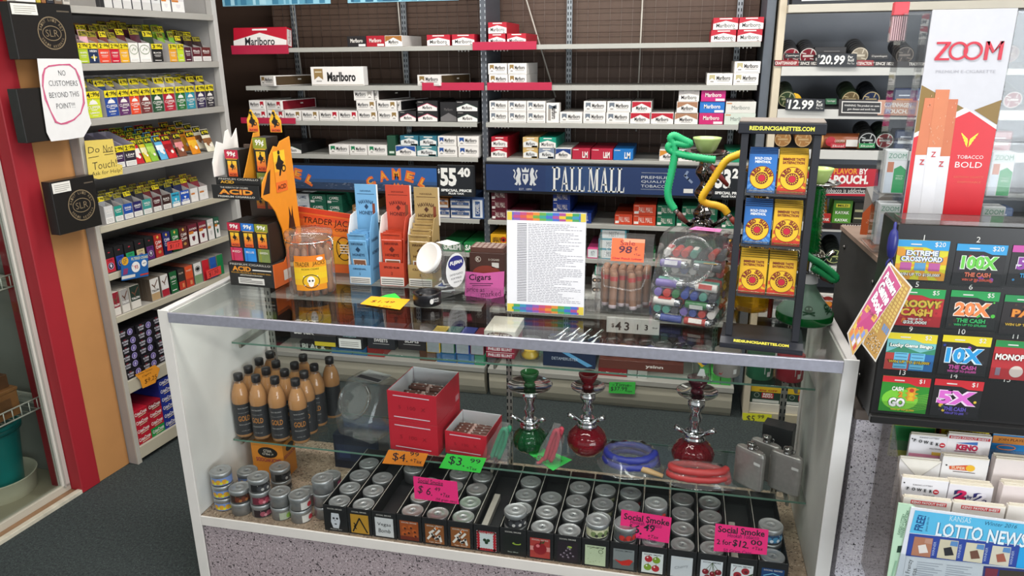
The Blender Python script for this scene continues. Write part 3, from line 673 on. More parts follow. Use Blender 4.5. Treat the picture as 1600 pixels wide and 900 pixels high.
b.shape(F,[(cm-.03,h*.1),(cm-.02,h*.28),(cm-.012,h*.40),(cm-.004,h*.30),(cm+.006,h*.40),(cm+.016,h*.3),(cm+.028,h*.36),(cm+.034,h*.3),(cm+.03,h*.1)],'#d9772e',.002)
u=at_y(562,290,ys).x-x0;b.rect(F,u,.02,u+.045,.04,'#d9d7cf',.0022);b.build('sign_face',t)
def price_sign(p0,p1,yt,yb,big,small,lab):
 x0,x1,z0,z1=strip_at(p0,p1,yt,yb);w,h=x1-x0,z1-z0
 t=thing('price_sign',lab,'sign',(x0,ys-0.004,z0));F=FR()
 b=MB();b.box(0,w,0,0.02,0,h,'#15171a','plastic',.003);b.build('frame',t)
 b=MB();b.rect(F,.006,.006,w-.006,h-.006,'#1d2126',.0008);b.text(F,.05*w,.80*h,'$',.16*h,'#e8e8e4',.05*w,bold=.02,off=.0012)
 b.text(F,.30*w,.62*h,big,.58*h,'#ecebe6',.44*w,bold=.05,off=.0012);b.text(F,.72*w,.78*h,small,.30*h,'#ecebe6',.34*w,bold=.05,off=.0012)
 b.text(F,.5*w,.20*h,'SPECIAL PRICE',.085*h,'#e8e8e4',.82*w,bold=.05,off=.0012);b.text(F,.5*w,.10*h,'PLUS TAX',.06*h,'#e8e8e4',.42*w,bold=.05,off=.0012);b.build('sign_face',t)
price_sign(684,742,258,307,'55','40','black price sign reading 55 40 at the end of the blue strip')
x0,x1,z0,z1=strip_at(758,1112,256,306);w,h=x1-x0,z1-z0;t=thing('sign_strip','long navy tobacco sign strip with tall white capitals on the right shelving bay','sign',(x0,ys,z0))
b=MB();b.box(0,w,0,0.03,0,h,'#14161a','plastic',.002);b.build('frame',t)
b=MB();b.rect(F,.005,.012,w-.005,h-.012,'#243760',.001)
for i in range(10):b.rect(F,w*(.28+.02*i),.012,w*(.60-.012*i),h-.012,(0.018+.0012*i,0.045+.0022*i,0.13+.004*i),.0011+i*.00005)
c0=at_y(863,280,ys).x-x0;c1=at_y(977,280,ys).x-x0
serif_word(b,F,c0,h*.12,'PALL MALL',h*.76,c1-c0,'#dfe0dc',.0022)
# crest: two beasts, shield, crown
cx=at_y(821,280,ys).x-x0;S=h*.34;cy=h*.5
b.shape(F,[(cx-S*.28,cy+S*.4),(cx+S*.28,cy+S*.4),(cx+S*.28,cy-S*.2),(cx,cy-S*.65),(cx-S*.28,cy-S*.2)],'#cfd2d2',.0022);b.shape(F,[(cx-S*.2,cy+S*.3),(cx,cy+S*.3),(cx,cy-S*.1),(cx-S*.2,cy-S*.1)],'#2a3c66',.0026)
b.shape(F,[(cx-S*.3,cy+S*.55),(cx-S*.36,cy+S*.95),(cx-S*.16,cy+S*.72),(cx,cy+S*1.05),(cx+S*.16,cy+S*.72),(cx+S*.36,cy+S*.95),(cx+S*.3,cy+S*.55)],'#cfd2d2',.0022)
for sg in(-1,1):
 for q in([(.4,-.6),(.5,-.1),(.42,.4),(.55,.9),(.7,1.0),(.85,.7),(.75,.4),(.95,.0),(.85,-.35),(1.05,-.6),(.8,-.7),(.7,-.4),(.6,-.7)],[(.95,-.2),(1.15,.1),(1.0,.5),(1.2,.75),(1.05,.8),(.92,.45),(1.02,.1)]):
  P=[(cx+sg*a*S,cy+e*S)for a,e in q];b.shape(F,P if sg>0 else P[::-1],'#cfd2d2',.0022)
b.text(F,cx,cy-S*1.05,'EST. 1899',S*.2,'#c3c7c8',S*1.2,off=.0022)
u=at_y(1002,280,ys).x-x0;wu=.125
for i,s_ in enumerate(('PREMIUM','QUALITY','TOBACCO')):b.text(F,u,h*(.62-.135*i),s_,h*.085,'#c9cdcf',wu,al='L',off=.0022)
b.rect(F,u,h*.755,u+wu,h*.765,'#aab0b6',.0022);b.rect(F,u,h*.245,u+wu,h*.255,'#aab0b6',.0022)
b.stroke(F,[(u+.195,h*.82),(u+.185,h*.7),(u+.2,h*.6),(u+.215,h*.5)],h*.07,'#7d8ba5',.0022);u=at_y(1068,298,ys).x-x0;b.rect(F,u,h*.17,u+.04,h*.30,'#dad8d2',.0024);b.build('sign_face',t)
price_sign(1113,1168,259,312,'53','20','black price sign reading 53 at the end of the navy strip')
# cartons lying on the base deck, seen through the counter
for i,(p0,p1,c,cw,word)in enumerate(((470,515,'#241f22','black','BLACK'),(518,550,'#2a6aa0','blue',''),(551,573,'#2a6aa0','blue',''),(574,600,'#a62f2c','red',''),(655,680,'#6b4430','brown',''),(682,712,'#2c6fb0','blue',''),(714,740,'#3578b8','blue',''),(741,757,'#23946a','green',''),
(935,980,'#a3262c','red',''),(981,996,'#d2d4d0','white',''),(997,1012,'#d2d4d0','white',''),(1095,1112,'#3aa844','green',''),(1113,1128,'#4cba4c','green',''),(1129,1145,'#3aa844','green',''))):
 a,e=bx(p0,565).__float__(),bx(p1,565);bay=BAYL
 b=carton_mesh('kool' if word else 'plain',c,e-a-.001,h=.055,word=word or 'x')
 tag(b.build('cigarette_carton',loc=(a,YB+0.01,0.1605)),f'{cw} carton on the base deck of the back shelving, {ORD[i + 1 if i < 3 else i]} from the left','carton','cartons on the base deck')
# ------------------------------------------------------------------ left rack: cigarillo boxes, pouches, packs
FL=Frame((0,0,0),(0,1,0),(0,0,1)) # local face looking out into the room (+x)
YEL='#e3cf1f'
def lloc(s,z,off=0.0):return LO+LD*s+LN*off+Vector((0,0,z))
LSH=['top shelf','second shelf','third shelf','fourth shelf','fifth shelf','sixth shelf','seventh shelf','eighth shelf','lowest shelf']
def decal(b,style,w,h,col,word):
 ink='#e9e4dc'
 if style=='clipper':
  b.disc(FL,w/2,h*.74,w*.27,ink,a0=0,a1=180,n=10,ry=w*.2);b.rect(FL,w*.2,h*.70,w*.8,h*.745,ink);b.rect(FL,w*.47,h*.92,w*.53,h*.99,ink)
  b.text(FL,w/2,h*.55,'CLIPPER',h*.15,ink if col!='#d8cf2a' else '#8a8420',w*.86,bold=.01);b.rect(FL,w*.3,h*.40,w*.7,h*.435,ink);b.text(FL,w/2,h*.27,word,h*.09,ink,w*.6,bold=.03);b.rect(FL,w*.3,h*.12,w*.7,h*.14,ink)
 elif style=='plain':
  b.text(FL,w/2,h*.72,word,h*.12,ink,w*.7,bold=.02);b.rect(FL,w*.2,h*.52,w*.8,h*.55,ink);b.rect(FL,w*.25,h*.42,w*.75,h*.44,ink);b.rect(FL,w*.2,h*.12,w*.8,h*.16,ink)
 elif style=='navy':
  b.text(FL,w/2,h*.84,word,h*.16,ink,w*.7,bold=.03);b.shape(FL,[(w*.12,h*.42),(w*.5,h*.25),(w*.88,h*.42),(w*.5,h*.52)],'#b9a93a');b.shape(FL,[(w*.42,h*.15),(w*.58,h*.15),(w*.54,h*.6),(w*.46,h*.6)],ink,.0008)
 elif style=='label': # lettering over a white warning label
  b.text(FL,w/2,h*.74,word,h*.14,ink,w*.74,bold=.02);b.rect(FL,w*.2,h*.58,w*.8,h*.61,ink);b.rect(FL,w*.04,h*.03,w*.96,h*.36,'#e8e5df')
  for k in range(3):b.rect(FL,w*.12,h*(.10+.08*k),w*.86,h*(.125+.08*k),'#9a9690',.0007)
 elif style=='cigars': # white card with brown cigars in an oval
  b.ring(FL,w/2,h*.66,w*.46,w*.05,'#7c8a6a' if col!='#7a1f2f' else '#7a1f2f',ry=h*.25);b.stroke(FL,[(w*.3,h*.6),(w*.5,h*.75),(w*.66,h*.62),(w*.72,h*.72)],w*.05,'#8a9a78');b.rect(FL,w*.04,h*.03,w*.96,h*.22,'#efece6')
  for k in range(3):b.rect(FL,w*.1,h*(.06+.05*k),w*.9,h*(.075+.05*k),'#a9a49c',.0007)
 elif style=='skull': # round emblem on a coloured lower half, black top
  b.rect(FL,w*.06,h*.03,w*.94,h*.60,col);b.disc(FL,w/2,h*.28,w*.32,'#191320',.0008,n=14);b.ring(FL,w/2,h*.28,w*.30,w*.05,'#b9a7c9',.001,n=14);b.shape(FL,[(w*.38,h*.30),(w*.5,h*.38),(w*.62,h*.3),(w*.55,h*.22),(w*.45,h*.22)],'#d9d2e0',.001);b.text(FL,w/2,h*.52,'CIGAR',h*.07,'#15121a',w*.5,off=.0008)
  b.rect(FL,w*.4,h*.82,w*.6,h*.86,'#b02a3a')
 elif style=='criss':
  b.shape(FL,[(w*.35,h*.88),(w*.5,h*.8),(w*.65,h*.88),(w*.5,h*.96)],'#d9b24a');b.text(FL,w*.5,h*.66,'Criss',h*.16,ink,w*.7,bold=.02,rot=10);b.text(FL,w*.5,h*.47,'Cross',h*.16,ink,w*.7,bold=.02,rot=10);b.disc(FL,w*.55,h*.22,w*.2,'#b98a4a',n=10,ry=h*.07)
 elif style=='shield': # maroon top, white lower card with shield
  b.rect(FL,w*.04,h*.03,w*.96,h*.62,'#e8e4df');b.shape(FL,[(w*.32,h*.44),(w*.68,h*.44),(w*.64,h*.28),(w*.5,h*.2),(w*.36,h*.28)],col,.0007);b.text(FL,w/2,h*.78,word,h*.1,ink,w*.8,bold=.02);b.rect(FL,w*.05,h*.56,w*.55,h*.68,'#c9772a',.0007)
 elif style=='eagle':
  b.rect(FL,w*.03,h*.36,w*.97,h*.97,col);b.stroke(FL,[(w*.22,h*.74),(w*.45,h*.62),(w*.52,h*.66),(w*.86,h*.88)],h*.05,'#6a4a3a',.0007);b.stroke(FL,[(w*.45,h*.62),(w*.5,h*.54)],h*.04,'#6a4a3a',.0007)
  b.text(FL,w/2,h*.45,'TALON',h*.10,'#26201e' if col=='#dedad4' else '#e8e4de',w*.8,bold=.04,off=.0008);b.rect(FL,w*.03,h*.02,w*.97,h*.34,word or '#dad5cb')
 elif style=='split': # white pack with coloured curved edge
  b.shape(FL,[(0,0),(w*.55,0),(w*.30,h*.35),(w*.24,h*.65),(w*.38,h),(0,h)],col);b.text(FL,w*.66,h*.6,'swisher',h*.09,col,w*.5,bold=.02)
 elif style=='oval':
  b.rect(FL,w*.03,h*.02,w*.97,h*.42,'#7d9a72' if not word else '#c9c6c2');b.disc(FL,w/2,h*.7,w*.34,'#1d1d1d',.0006,n=16,ry=h*.14);b.ring(FL,w/2,h*.7,w*.28,w*.04,'#e6e6e0',.0008,n=16,ry=h*.11)
 elif style=='sweet':
  b.rect(FL,0,h*.02,w,h*.4,'#b93a2a');b.rect(FL,w*.5,h*.1,w*.8,h*.3,'#d98a5a',.0007);b.text(FL,w/2,h*.78,word,h*.08,'#f0d8c0',w*.7)
 elif style=='mini':
  b.text(FL,w/2,h*.84,'MINI',h*.15,'#26566e' if col=='#35a5c4' else '#ecebe6',w*.8,bold=.03);b.rect(FL,w*.04,h*.03,w*.96,h*.26,'#e8e5df');b.shape(FL,[(w*.35,h*.6),(w*.65,h*.6),(w*.5,h*.42)],'#ecebe6');b.text(FL,w/2,h*.34,'MINI',h*.1,'#ecebe6',w*.7,bold=.03)
 elif style=='fruit':
  b.disc(FL,w*.5,h*.36,w*.34,word or '#e6e2da',n=12,ry=h*.2);b.disc(FL,w*.6,h*.26,w*.2,'#efe9d8',.0008,n=10,ry=h*.1)
def price_band(b,F,u0,v0,u1,v1,num,c=YEL,ink='#17150d',off=.0006):
 w,h=u1-u0,v1-v0;b.rect(F,u0,v0,u1,v1,c,off)
 b.text(F,u0+w*.2,v0+h*.5,num,h*.72,ink,w*.24,bold=.03,off=off+.0005);b.rect(F,u0+w*.36,v0+h*.62,u0+w*.50,v0+h*.72,ink,off+.0005);b.rect(F,u0+w*.38,v0+h*.3,u0+w*.48,v0+h*.38,ink,off+.0005)
 b.text(F,u0+w*.74,v0+h*.5,'99¢',h*.72,ink,w*.46,bold=.03,off=off+.0005)
def open_tray(w,h,col,style,word,num,hdr=0.3,d=0.14,hb=None,sidec=None,flapc=YEL):
 """open display carton: low front, sides rising to a tall back"""
 hb=hb or h*1.55;sidec=sidec or '#b9b4b0';b=MB()
 b.box(-0.002,0.0,0.0005,w-0.0005,0,h,col,'card',.0004);b.box(-d,-d+.002,.0005,w-.0005,0,hb,sidec,'card',.0004);b.box(-d,0,.001,w-.001,0,.002,sidec,'card',.0004)
 for y in(0.0,w-0.0015):
  b.prism([(0,0),(d-.002,0),(d-.002,h),(.02,hb),(0,hb)],-y-.0015,-y,sidec,'card',Frame((-d,0,0),(1,0,0),(0,0,1)))
 decal(b,style,w,h*(1-hdr)if num else h,col,word)
 o=b.build('cigarillo_box')
 if num:
  p=MB();p.box(-.0008,.0012,.0006,w-.0006,0,h*hdr,flapc,'card',.0003);price_band(p,Frame((.0012,0,0),(0,1,0),(0,0,1)),.0006,0.0002,w-.0006,h*hdr,num,flapc)
  p.build('price_flap',o,loc=(.0006,0,h*(1-hdr)))
 return o
def pouch(w,h,col,band=YEL,num='4',dark=None,t=.006):
 """sealed pouch: flat at its seams, puffed between"""
 b=MB();n=5;V=[];C=lambda k:col
 for sx in(1,-1):
  for j in range(n+1):
   for i in range(n):
    a,e=i/(n-1),j/n;V.append((sx*t/2*(math.sin(math.pi*a)**.6 if 0<a<1 else 0)*(math.sin(math.pi*min(e*1.25,1))**.6 if 0<e<.8 else 0)+sx*.0004,a*w,e*h))
 m=n*(n+1)
 for s in(0,1):
  for j in range(n):
   F=[]
   for i in range(n-1):
    q=(s*m+j*n+i,s*m+j*n+i+1,s*m+(j+1)*n+i+1,s*m+(j+1)*n+i);F.append(q if s==0 else q[::-1])
   b.add([],[],col)
   for f in F:b.f.append(f);b.c.append(srgb(col if j!=2 else(dark or col)));b.m.append('pouch');b.sm.append(True)
 b.v=V+b.v
 if band:price_band(b,Frame((.001,0,0),(0,1,0),(0,0,1)),w*.04,h*.80,w*.96,h*.98,num,band)
 return b.build('cigarillo_pouch')
def rows_of(shelf,items,h,kind,num=None,np_=3,ph=.125,hdr=.28,d=.14,lean=14):
 z=LROWS[shelf]+.0006
 for i,it in enumerate(items):
  p0,p1,py,col,cw,style=it[:6];word=it[6]if len(it)>6 else '';pc=it[7]if len(it)>7 else col;hh=it[8]if len(it)>8 else h
  s0,s1=max(lf(p0,py)[0],.0235),lf(p1,py)[0];w=round((s1-s0)/.002)*.002-.001
  if s0+w>LLEN-.034:w=LLEN-.035-s0
  side=it[9]if len(it)>9 else None
  lab=f'{cw} cigarillo box, {ORD[i + 1]} from left on the {LSH[shelf]} of the left rack'
  place(('tray',col,style,word,round(w,3),hh,num,side),lambda:open_tray(w,hh,col,style,word,num,hdr,d,sidec=side),lloc(s0,z,-.004),LROT,lab,'box','cigarillo boxes on the left rack')
  for k in range(np_):
   pw=min(w-.006,.062);x=-.03-.035*k+random.uniform(-.006,.006);ln=lean+random.uniform(-5,5)
   if pc is None or pw<.012:continue
   h_=ph*(1.18 if shelf==1 and k else 1.0);o=place(('pouch',pc,round(pw,3),h_,(i+k)%3==0),lambda:pouch(pw,h_,pc,YEL if(i+k)%3==0 or shelf==2 else '#8f8420',num=num or '2'),(0,0,0),0,f'{cw} pouch in the {cw} box, {ORD[i + 1]} from left, {LSH[shelf]}','pouch',f'pouches in the {cw} box, {LSH[shelf]}')
   o.location=lloc(s0+.003+random.uniform(0,max(w-pw-.006,.0005)),z+.006+.004*k,x);pass
   o.rotation_euler=(Matrix.Rotation(LROT,3,'Z')@Matrix.Rotation(math.radians(-ln),3,'Y')).to_euler()
random.seed(11)
rows_of(1,[(124,139.5,85,'#a9bd2c','lime green','plain','WHITE','#c98a94'),(140,155.5,85,'#1d2c4e','navy','navy','HIGH','#d3a3ab'),(156,173.5,85,'#d9452c','orange red','plain','BERRY','#8a5a4a'),(174,188.5,85,'#c0162f','crimson','plain','CHERRY','#6d3a34'),(189,203,85,'#dfa31f','amber','plain','HONEY','#8c7a4a'),
],.072,'tray','2',3,.115)
rows_of(1,[(204,219,85,'#e4e0d8','white green-ringed','cigars','','#5a3030',.075),(220,237,85,'#e6e2dc','white maroon-ringed','cigars','','#4a2028',.075)],.075,'tray',None,3,.13)
rows_of(1,[(239,256,85,'#1c1b1a','black','plain','BLACK','#2e3a1c'),(266,278,85,'#dc9a26','orange yellow','plain','SWEET','#7aa02c'),(279,289,85,'#b9cf2a','lime striped','plain','','#6a9a2c')],.072,'tray','3',3,.12)
rows_of(1,[(290,301,85,'#45182a','dark maroon','plain','Black','#2a1a1c'),(302,316,85,'#5a1f26','maroon labelled','label','Black','#2c1a1a'),(317,331,85,'#5e2422','brown labelled','label','Black','#2c1a1a')],.060,'tray',None,3,.105)
CLP='#cfcbc4'
rows_of(2,[(138,161,175,'#c3cf2e','yellow','clipper','LEMON','#55603a'),(168,188,175,'#1f4390','blue','clipper','BLUEBERRY','#2a3c66'),(188.6,206.5,175,'#58265c','purple','clipper','GRAPE','#4d4a50'),(207,222.5,175,'#dc4424','orange','clipper','MANGO','#77805c'),(223,240.5,175,'#6d2a2a','brown','clipper','WINE','#8a8784'),
(241.5,259,175,'#1d4a2c','dark green','clipper','APPLE','#6d7466'),(260,277.5,175,'#aa1730','crimson','clipper','CHERRY','#c9c6c2'),(279.5,294.5,175,'#1c6a2e','green','clipper','MELON','#c9c6c2'),(295,309,175,'#2a8a9c','teal','clipper','MINT','#5a6a30'),(311,325.5,175,'#2c2148','violet','clipper','BERRY','#39324a'),(326,339,175,'#2a2730','charcoal','clipper','RUM','#3a3540')],.098,'tray','4',3,.135,.27)
rows_of(3,[(180,196.5,250,'#3c2348','purple grape','label','GRAPE',None,.085,'#a9a2b4'),(197,215,250,'#2c2530','black leaf','label','LEAF',None,.085,'#b9b2c0')],.085,'tray','2',0)
# leaning fruit pouches on the fourth shelf
z=LROWS[3]+.0008
for i,(p0,p1,py,col,c2,cw)in enumerate(((216,231,246,'#b9242e','#e6ddd4','red and white'),(232,240,243,'#c9b52a','#d9d2a0','yellow'),(241,253,242,'#86b23a','#a9c95a','lime green'),(255,267,240,'#5fa8cf','#dfe6ea','pale blue'),(268,282,237,'#c2262c','#8a1520','cherry red'),(284,297,234,'#7a4a34','#d98a8a','brown'),(304,318,231,'#d9861f','#e6b02a','orange'),(328,341,226,'#e4ddc4','#8a5a34','cream'))):
 s0,s1=lf(p0,py)[0],lf(p1,py)[0];w=max(.03,s1-s0-.002);s1=s0+w
 for k in range(4):
  ph=.105
  o=place(('fpouch',col,round(w,3)),lambda:fruit_pouch(w,ph,col,c2),(0,0,0),0,f'{cw} pouch with a black and yellow price, {ORD[i + 1]} file from left, fourth shelf','pouch',f'{cw} pouches on the fourth shelf')if k or i else None
  if o is None:
   def fruit_pouch(w,ph,col,c2):
    q=pouch(w,ph,col,None,dark=c2);b=MB();F=Frame((0.0035,0,0),(0,1,0),(0,0,1));Fz=Frame((0.0012,0,0),(0,1,0),(0,0,1));price_band(b,Fz,w*.04,ph*.74,w*.96,ph*.97,'4','#17160f','#e3d21f');b.rect(Fz,w*.3,ph*.3,w*.6,ph*.76,'#17160f',-.0006);b.disc(F,w*.45,ph*.36,w*.26,c2,.0003,n=12);b.disc(F,w*.62,ph*.26,w*.16,'#efe6da',.0005,n=10)
    b.build('price_print',q);return q
   o=place(('fpouch',col,round(w,3)),lambda:fruit_pouch(w,ph,col,c2),(0,0,0),0,f'{cw} pouch with a black and yellow price, {ORD[i + 1]} file from left, fourth shelf','pouch',f'{cw} pouches on the fourth shelf')
  o.location=lloc(s0+random.uniform(-.002,.002),z+.001+.012*k,-.016-.045*k);o.rotation_euler=(Matrix.Rotation(LROT,3,'Z')@Matrix.Rotation(math.radians(-18-random.uniform(0,6)),3,'Y')).to_euler()
rows_of(4,[(166,180,340,'#c9c7c4','silver white','label','SHIELD','#8a8c8e',.07),(181,194,336,'#1f8a7c','teal','label','LIGHT','#3a3c40'),(195,209.5,332,'#1f4a9a','blue','label','SWISHER','#6a6c70'),(210,224,329,'#27225a','indigo','label','GRAPE','#3a3a40'),(225,239,325,'#3a8f88','sea green','label','WILD','#2a2a30'),
(240.5,254,322,'#4a1a20','dark red','label','CIGARS','#5a2024'),(255.5,269,318,'#3a2420','black and orange','label','BLACK','#4a2024'),(270,283,314,'#35a5c4','cyan','mini','','#26303c'),(284,298,311,'#1f4fb0','royal blue','mini','','#22284a'),(300,311.5,309,'#e2dfda','white amber-marked','shield','A','#7a3038'),(313,327,305,'#e0dcd6','white shield','shield','B','#7a3038')],.062,'tray',None,3,.1,d=.13)
def pack(w,h,d,col,style,word,top):
 b=MB();b.box(-d,0,0,w,0,h,top,'card',.0005);b.rect(FL,w*.02,h*.01,w*.98,h*.99,col if style not in('skull',)else top,.0003);decal(b,style,w,h,col,word);return b.build('cigar_pack')
def files_of(shelf,items,h,d,deep):
 z=LROWS[shelf]+.0006
 for i,it in enumerate(items):
  p0,p1,py,col,cw,style,word,top=it[:8];hh=it[8]if len(it)>8 else h
  s0,s1=max(lf(p0,py)[0],.0235),lf(p1,py)[0];w=round((s1-s0)/.002)*.002-.001
  if s0+w>LLEN-.034:w=LLEN-.035-s0
  for k in range(deep):
   lab=f'{cw} cigar pack, front of the {ORD[i + 1]} file, {LSH[shelf]} of left rack' if k==0 else f'{cw} cigar pack behind the front, {ORD[i + 1]} file, {LSH[shelf]}, left'
   place(('pack',col,style,word,round(w,3),hh),lambda:pack(w,hh,d,col,style,word,top),lloc(s0,z,-.004-k*(d+.001)),LROT,lab,'pack',f'{cw} packs, {LSH[shelf]}')
BK='#1c1b1c'
files_of(5,[(166,181.5,410,'#b92a38','red emblem','skull','',BK),(182,196.5,405,'#27439a','blue emblem','skull','',BK),(197.5,213,400,'#2a9a62','green emblem','skull','',BK),(214,229,396,'#c9b88a','cream emblem','skull','',BK),(230,243,393,'#5a2468','purple emblem','skull','',BK),(243.6,256.5,390,'#a82a24','red script','criss','','#5a1c18'),(257.5,269.5,386,'#242a6a','indigo script','criss','','#23243a'),
(270.5,282.5,383,'#1f6a34','green script','criss','','#24362a'),(283.5,296,380,'#5a2a26','brown script','criss','','#33201e'),(297,312,376,'#6a2230','maroon shield','shield','AVAN','#4a2024'),(313,326,372,'#7a2434','wine shield','shield','AVAN','#4a2428'),(327,337,369,'#c9c5c0','pale shield','shield','P','#6a6664'),(338,346,366,'#2a5a44','green shield','shield','B','#2a4436')],.098,.022,6)
files_of(6,[(177,190,478,'#8c2230','red winged','eagle','#dcd6cc','#cfc8bc'),(191,204,472,'#a09c98','silver winged','eagle','#dcd6cc','#cfc8bc'),(205,221.5,466,'#25352c','dark green winged','eagle','#dcd6cc','#cfc8bc'),(236,251,450,'#dedad4','white and tan winged','eagle','#b99a70','#6d6052'),(252.5,265,445,'#dedad6','white and red winged','eagle','#a82434','#8a8278'),
(266.5,278.5,440,'#1f5f34','green','plain','DUTCH',BK),(280,290,436,'#33302c','black photo','sweet','PALMA',BK),(291,303.5,432,'#d9542c','orange','sweet','SWEET','#8a4a38'),(304.5,317,427,'#dddad4','white and green oval','oval','','#77746e'),(318,329,424,'#c0222e','white and red edged','split','','#8a8680'),(330,340,420,'#2357a8','white and blue edged','split','','#8a8680'),(341,351,416,'#1c7a44','white and green edged','split','','#8a8680')],.098,.022,6)
files_of(0,[(165,178,12,'#d9d6d2','white','oval','a','#4a4a4c',.07),(179,193,12,'#dbd8d4','white curl','oval','b','#4a4a4c',.07),(194,208,12,'#dbd8d6','white ring','oval','c','#4a4a4c',.07),(209,223,13,'#d7d4d2','pale curl','oval','d','#4a4a4c',.07),(224,238,13,'#d9d6d4','pale ring','oval','e','#4a4a4c',.07),(239,253,14,'#d5d4d2','silver curl','oval','f','#4a4a4c',.07),(254,269,14,'#d9d4d4','maroon curl','shield','g','#4a4a4c',.07),(270,290,15,'#d9d2d2','maroon ring','shield','h','#4a4a4c',.07)],.07,.02,2)
# stacked cartons on the two lowest shelves
def stack_box(w,h,d,kind,col):
 b=MB();b.box(-d,0,0,w,0,h,col,'card',.0006)
 if kind=='sf':
  b.text(FL,w*.28,h*.66,'FILTERED',h*.22,'#c9c6cf',w*.36,bold=.04);b.text(FL,w*.28,h*.34,'CIGARS',h*.22,'#c9c6cf',w*.28,bold=.04);b.rect(FL,w*.2,h*.84,w*.34,h*.94,'#8c2434')
  b.disc(FL,w*.72,h*.5,h*.42,'#5b4a94',.0005,n=16);b.ring(FL,w*.72,h*.5,h*.38,h*.05,'#cfc8e0',.0008,n=16);b.stroke(FL,[(w*.70,h*.3),(w*.72,h*.62),(w*.76,h*.62)],h*.09,'#ddd8ea',.0009);b.stroke(FL,[(w*.68,h*.5),(w*.77,h*.42)],h*.08,'#ddd8ea',.0009)
 else:
  b.text(FL,w*.5,h*.58,'CrissCross',h*.42,'#ece8e2',w*.84,bold=.025,rot=2);b.shape(FL,[(w*.3,h*.14),(w*.85,h*.22),(w*.85,h*.32),(w*.3,h*.24)],'#cfc4a4',.0008)
 return b.build('cigar_carton')
z0=LROWS[7]+.0006
for c in range(4):
 for r in range(6):
  if c==3 and r>4:continue
  w=.088;s0=.0235+c*.0895
  place(('sf',0),lambda:stack_box(w,.0345,.2,'sf','#17151a'),lloc(s0,z0+r*.0352,-.004-.003*((c*5+r*3)%4)),LROT,f'black purple-emblem carton, {ORD[c + 1]} stack from left, {ORD[r + 1]} from bottom, eighth shelf','carton','black cartons on the eighth shelf')
z0=LROWS[8]+.0006
for c,(s0,cols)in enumerate(((.0235,('#b3182c',)*4),(.1,('#1e8a40','#b3182c','#b3182c','#8c1424')),(.1765,('#1f2f86',)*6),(.254,('#1f2f86',)*6),(.332,('#1f2f86',)*5))):
 for r,col in enumerate(cols):
  nm={'#b3182c':'red','#1e8a40':'green','#8c1424':'dark red','#1f2f86':'blue'}[col]
  place(('cc',col),lambda:stack_box(.0755,.0385,.2,'cc',col),lloc(s0,z0+r*.0392,-.004),LROT,f'{nm} white-lettered carton, {ORD[c + 1]} stack from left, {ORD[r + 1]} from the bottom, lowest shelf','carton','script lettered cartons on the lowest shelf')
# black boxes on the tan wall
def slr_box(s0,s1,z0,z1,d,sticker,lab):
 w,h=s1-s0,z1-z0;b=MB();b.box(-d,0,0,w,0,h,'#1b1917','plastic',.0015);K='#7a6a52';cx,cy,R=w*.60,h*.47,h*.30
 b.ring(FL,cx,cy,R,R*.07,K,.0006,n=32);b.ring(FL,cx,cy,R*.68,R*.05,K,.0006,n=28,ry=R*.46);b.text(FL,cx,cy,'SLR',R*.42,K,R*.9,bold=-.005)
 for i,ch in enumerate('SAINT LUIS REY'):
  a=math.radians(165-i*150/13);b.text(FL,cx+R*.80*math.cos(a),cy+R*.80*math.sin(a),ch,R*.17,K,R*.12,rot=math.degrees(a)-90,bold=.01)
 for i,ch in enumerate('SERIE RESERVA'):
  a=math.radians(205+i*130/12);b.text(FL,cx+R*.80*math.cos(a),cy+R*.80*math.sin(a),ch,R*.15,K,R*.11,rot=math.degrees(a)+90,bold=.01)
 b.rect(FL,w*.74,h*.86,w*.95,h*.885,'#5a5044')
 o=b.build('cigar_box',loc=lloc(s0,z0,.050),rz=LROT);tag(o,lab,'box','black boxes on the tan wall')
 if sticker:
  q=MB();q.box(0,.0008,0,w*.40,0,h*.19,'#dedbd2','paper',.0002)
  for k in range(4):q.rect(Frame((.0008,0,0),(0,1,0),(0,0,1)),w*.04,h*(.03+.036*k),w*(.3 if k==0 else.37),h*(.04+.036*k),'#8b8880',.0003)
  q.build('warning_sticker',o,loc=(.0008,w*.02+.001,h*.78));o.children[0]['label']='white warning sticker'
 return o
a=lf(95,369,.05);e=lf(160,350,.05);tz=lf(151,272,.05)[1]
slr_box(a[0]-.002,e[0],(a[1]+e[1])/2,tz,.043,True,'black cigar box with gold emblem on the tan wall, lowest of three')
a=lf(30,93,.05);e=lf(125,93,.05);tz=lf(112,8,.05)[1]
slr_box(a[0],e[0],a[1],tz,.043,True,'black gold-emblem cigar box at the top of the tan wall above the paper notice')
a=lf(42,222,.05);e=lf(132,215,.05);tz=lf(45,138,.05)[1]
slr_box(a[0],e[0],(a[1]+e[1])/2,tz,.043,False,'black cigar box half hidden behind the paper sign on the tan wall')
zt=lf(112,8,.05)[1]
for i,(p0,p1,c,cw)in enumerate(((22,54,'#e2dfd8','white'),(55,62,'#b9a23a','mustard'),(63,70,'#8a5a34','brown'),(71,82,'#23242c','navy'),(83,95,'#6a5a4c','taupe'),(96,107,'#b9b2a8','grey'))):
 s0,s1=lf(p0,4,.04)[0],lf(p1,4,.04)[0];b=MB();b.box(-.04,0,0,s1-s0-.002,0,.08,c,'card');b.rect(FL,.004,.01,s1-s0-.006,.016,'#8a8680',.0004)
 tag(b.build('cigarillo_box',loc=lloc(s0,zt+.0006,.049),rz=LROT),f'{cw} box standing on the topmost black cigar box of the tan wall','box')
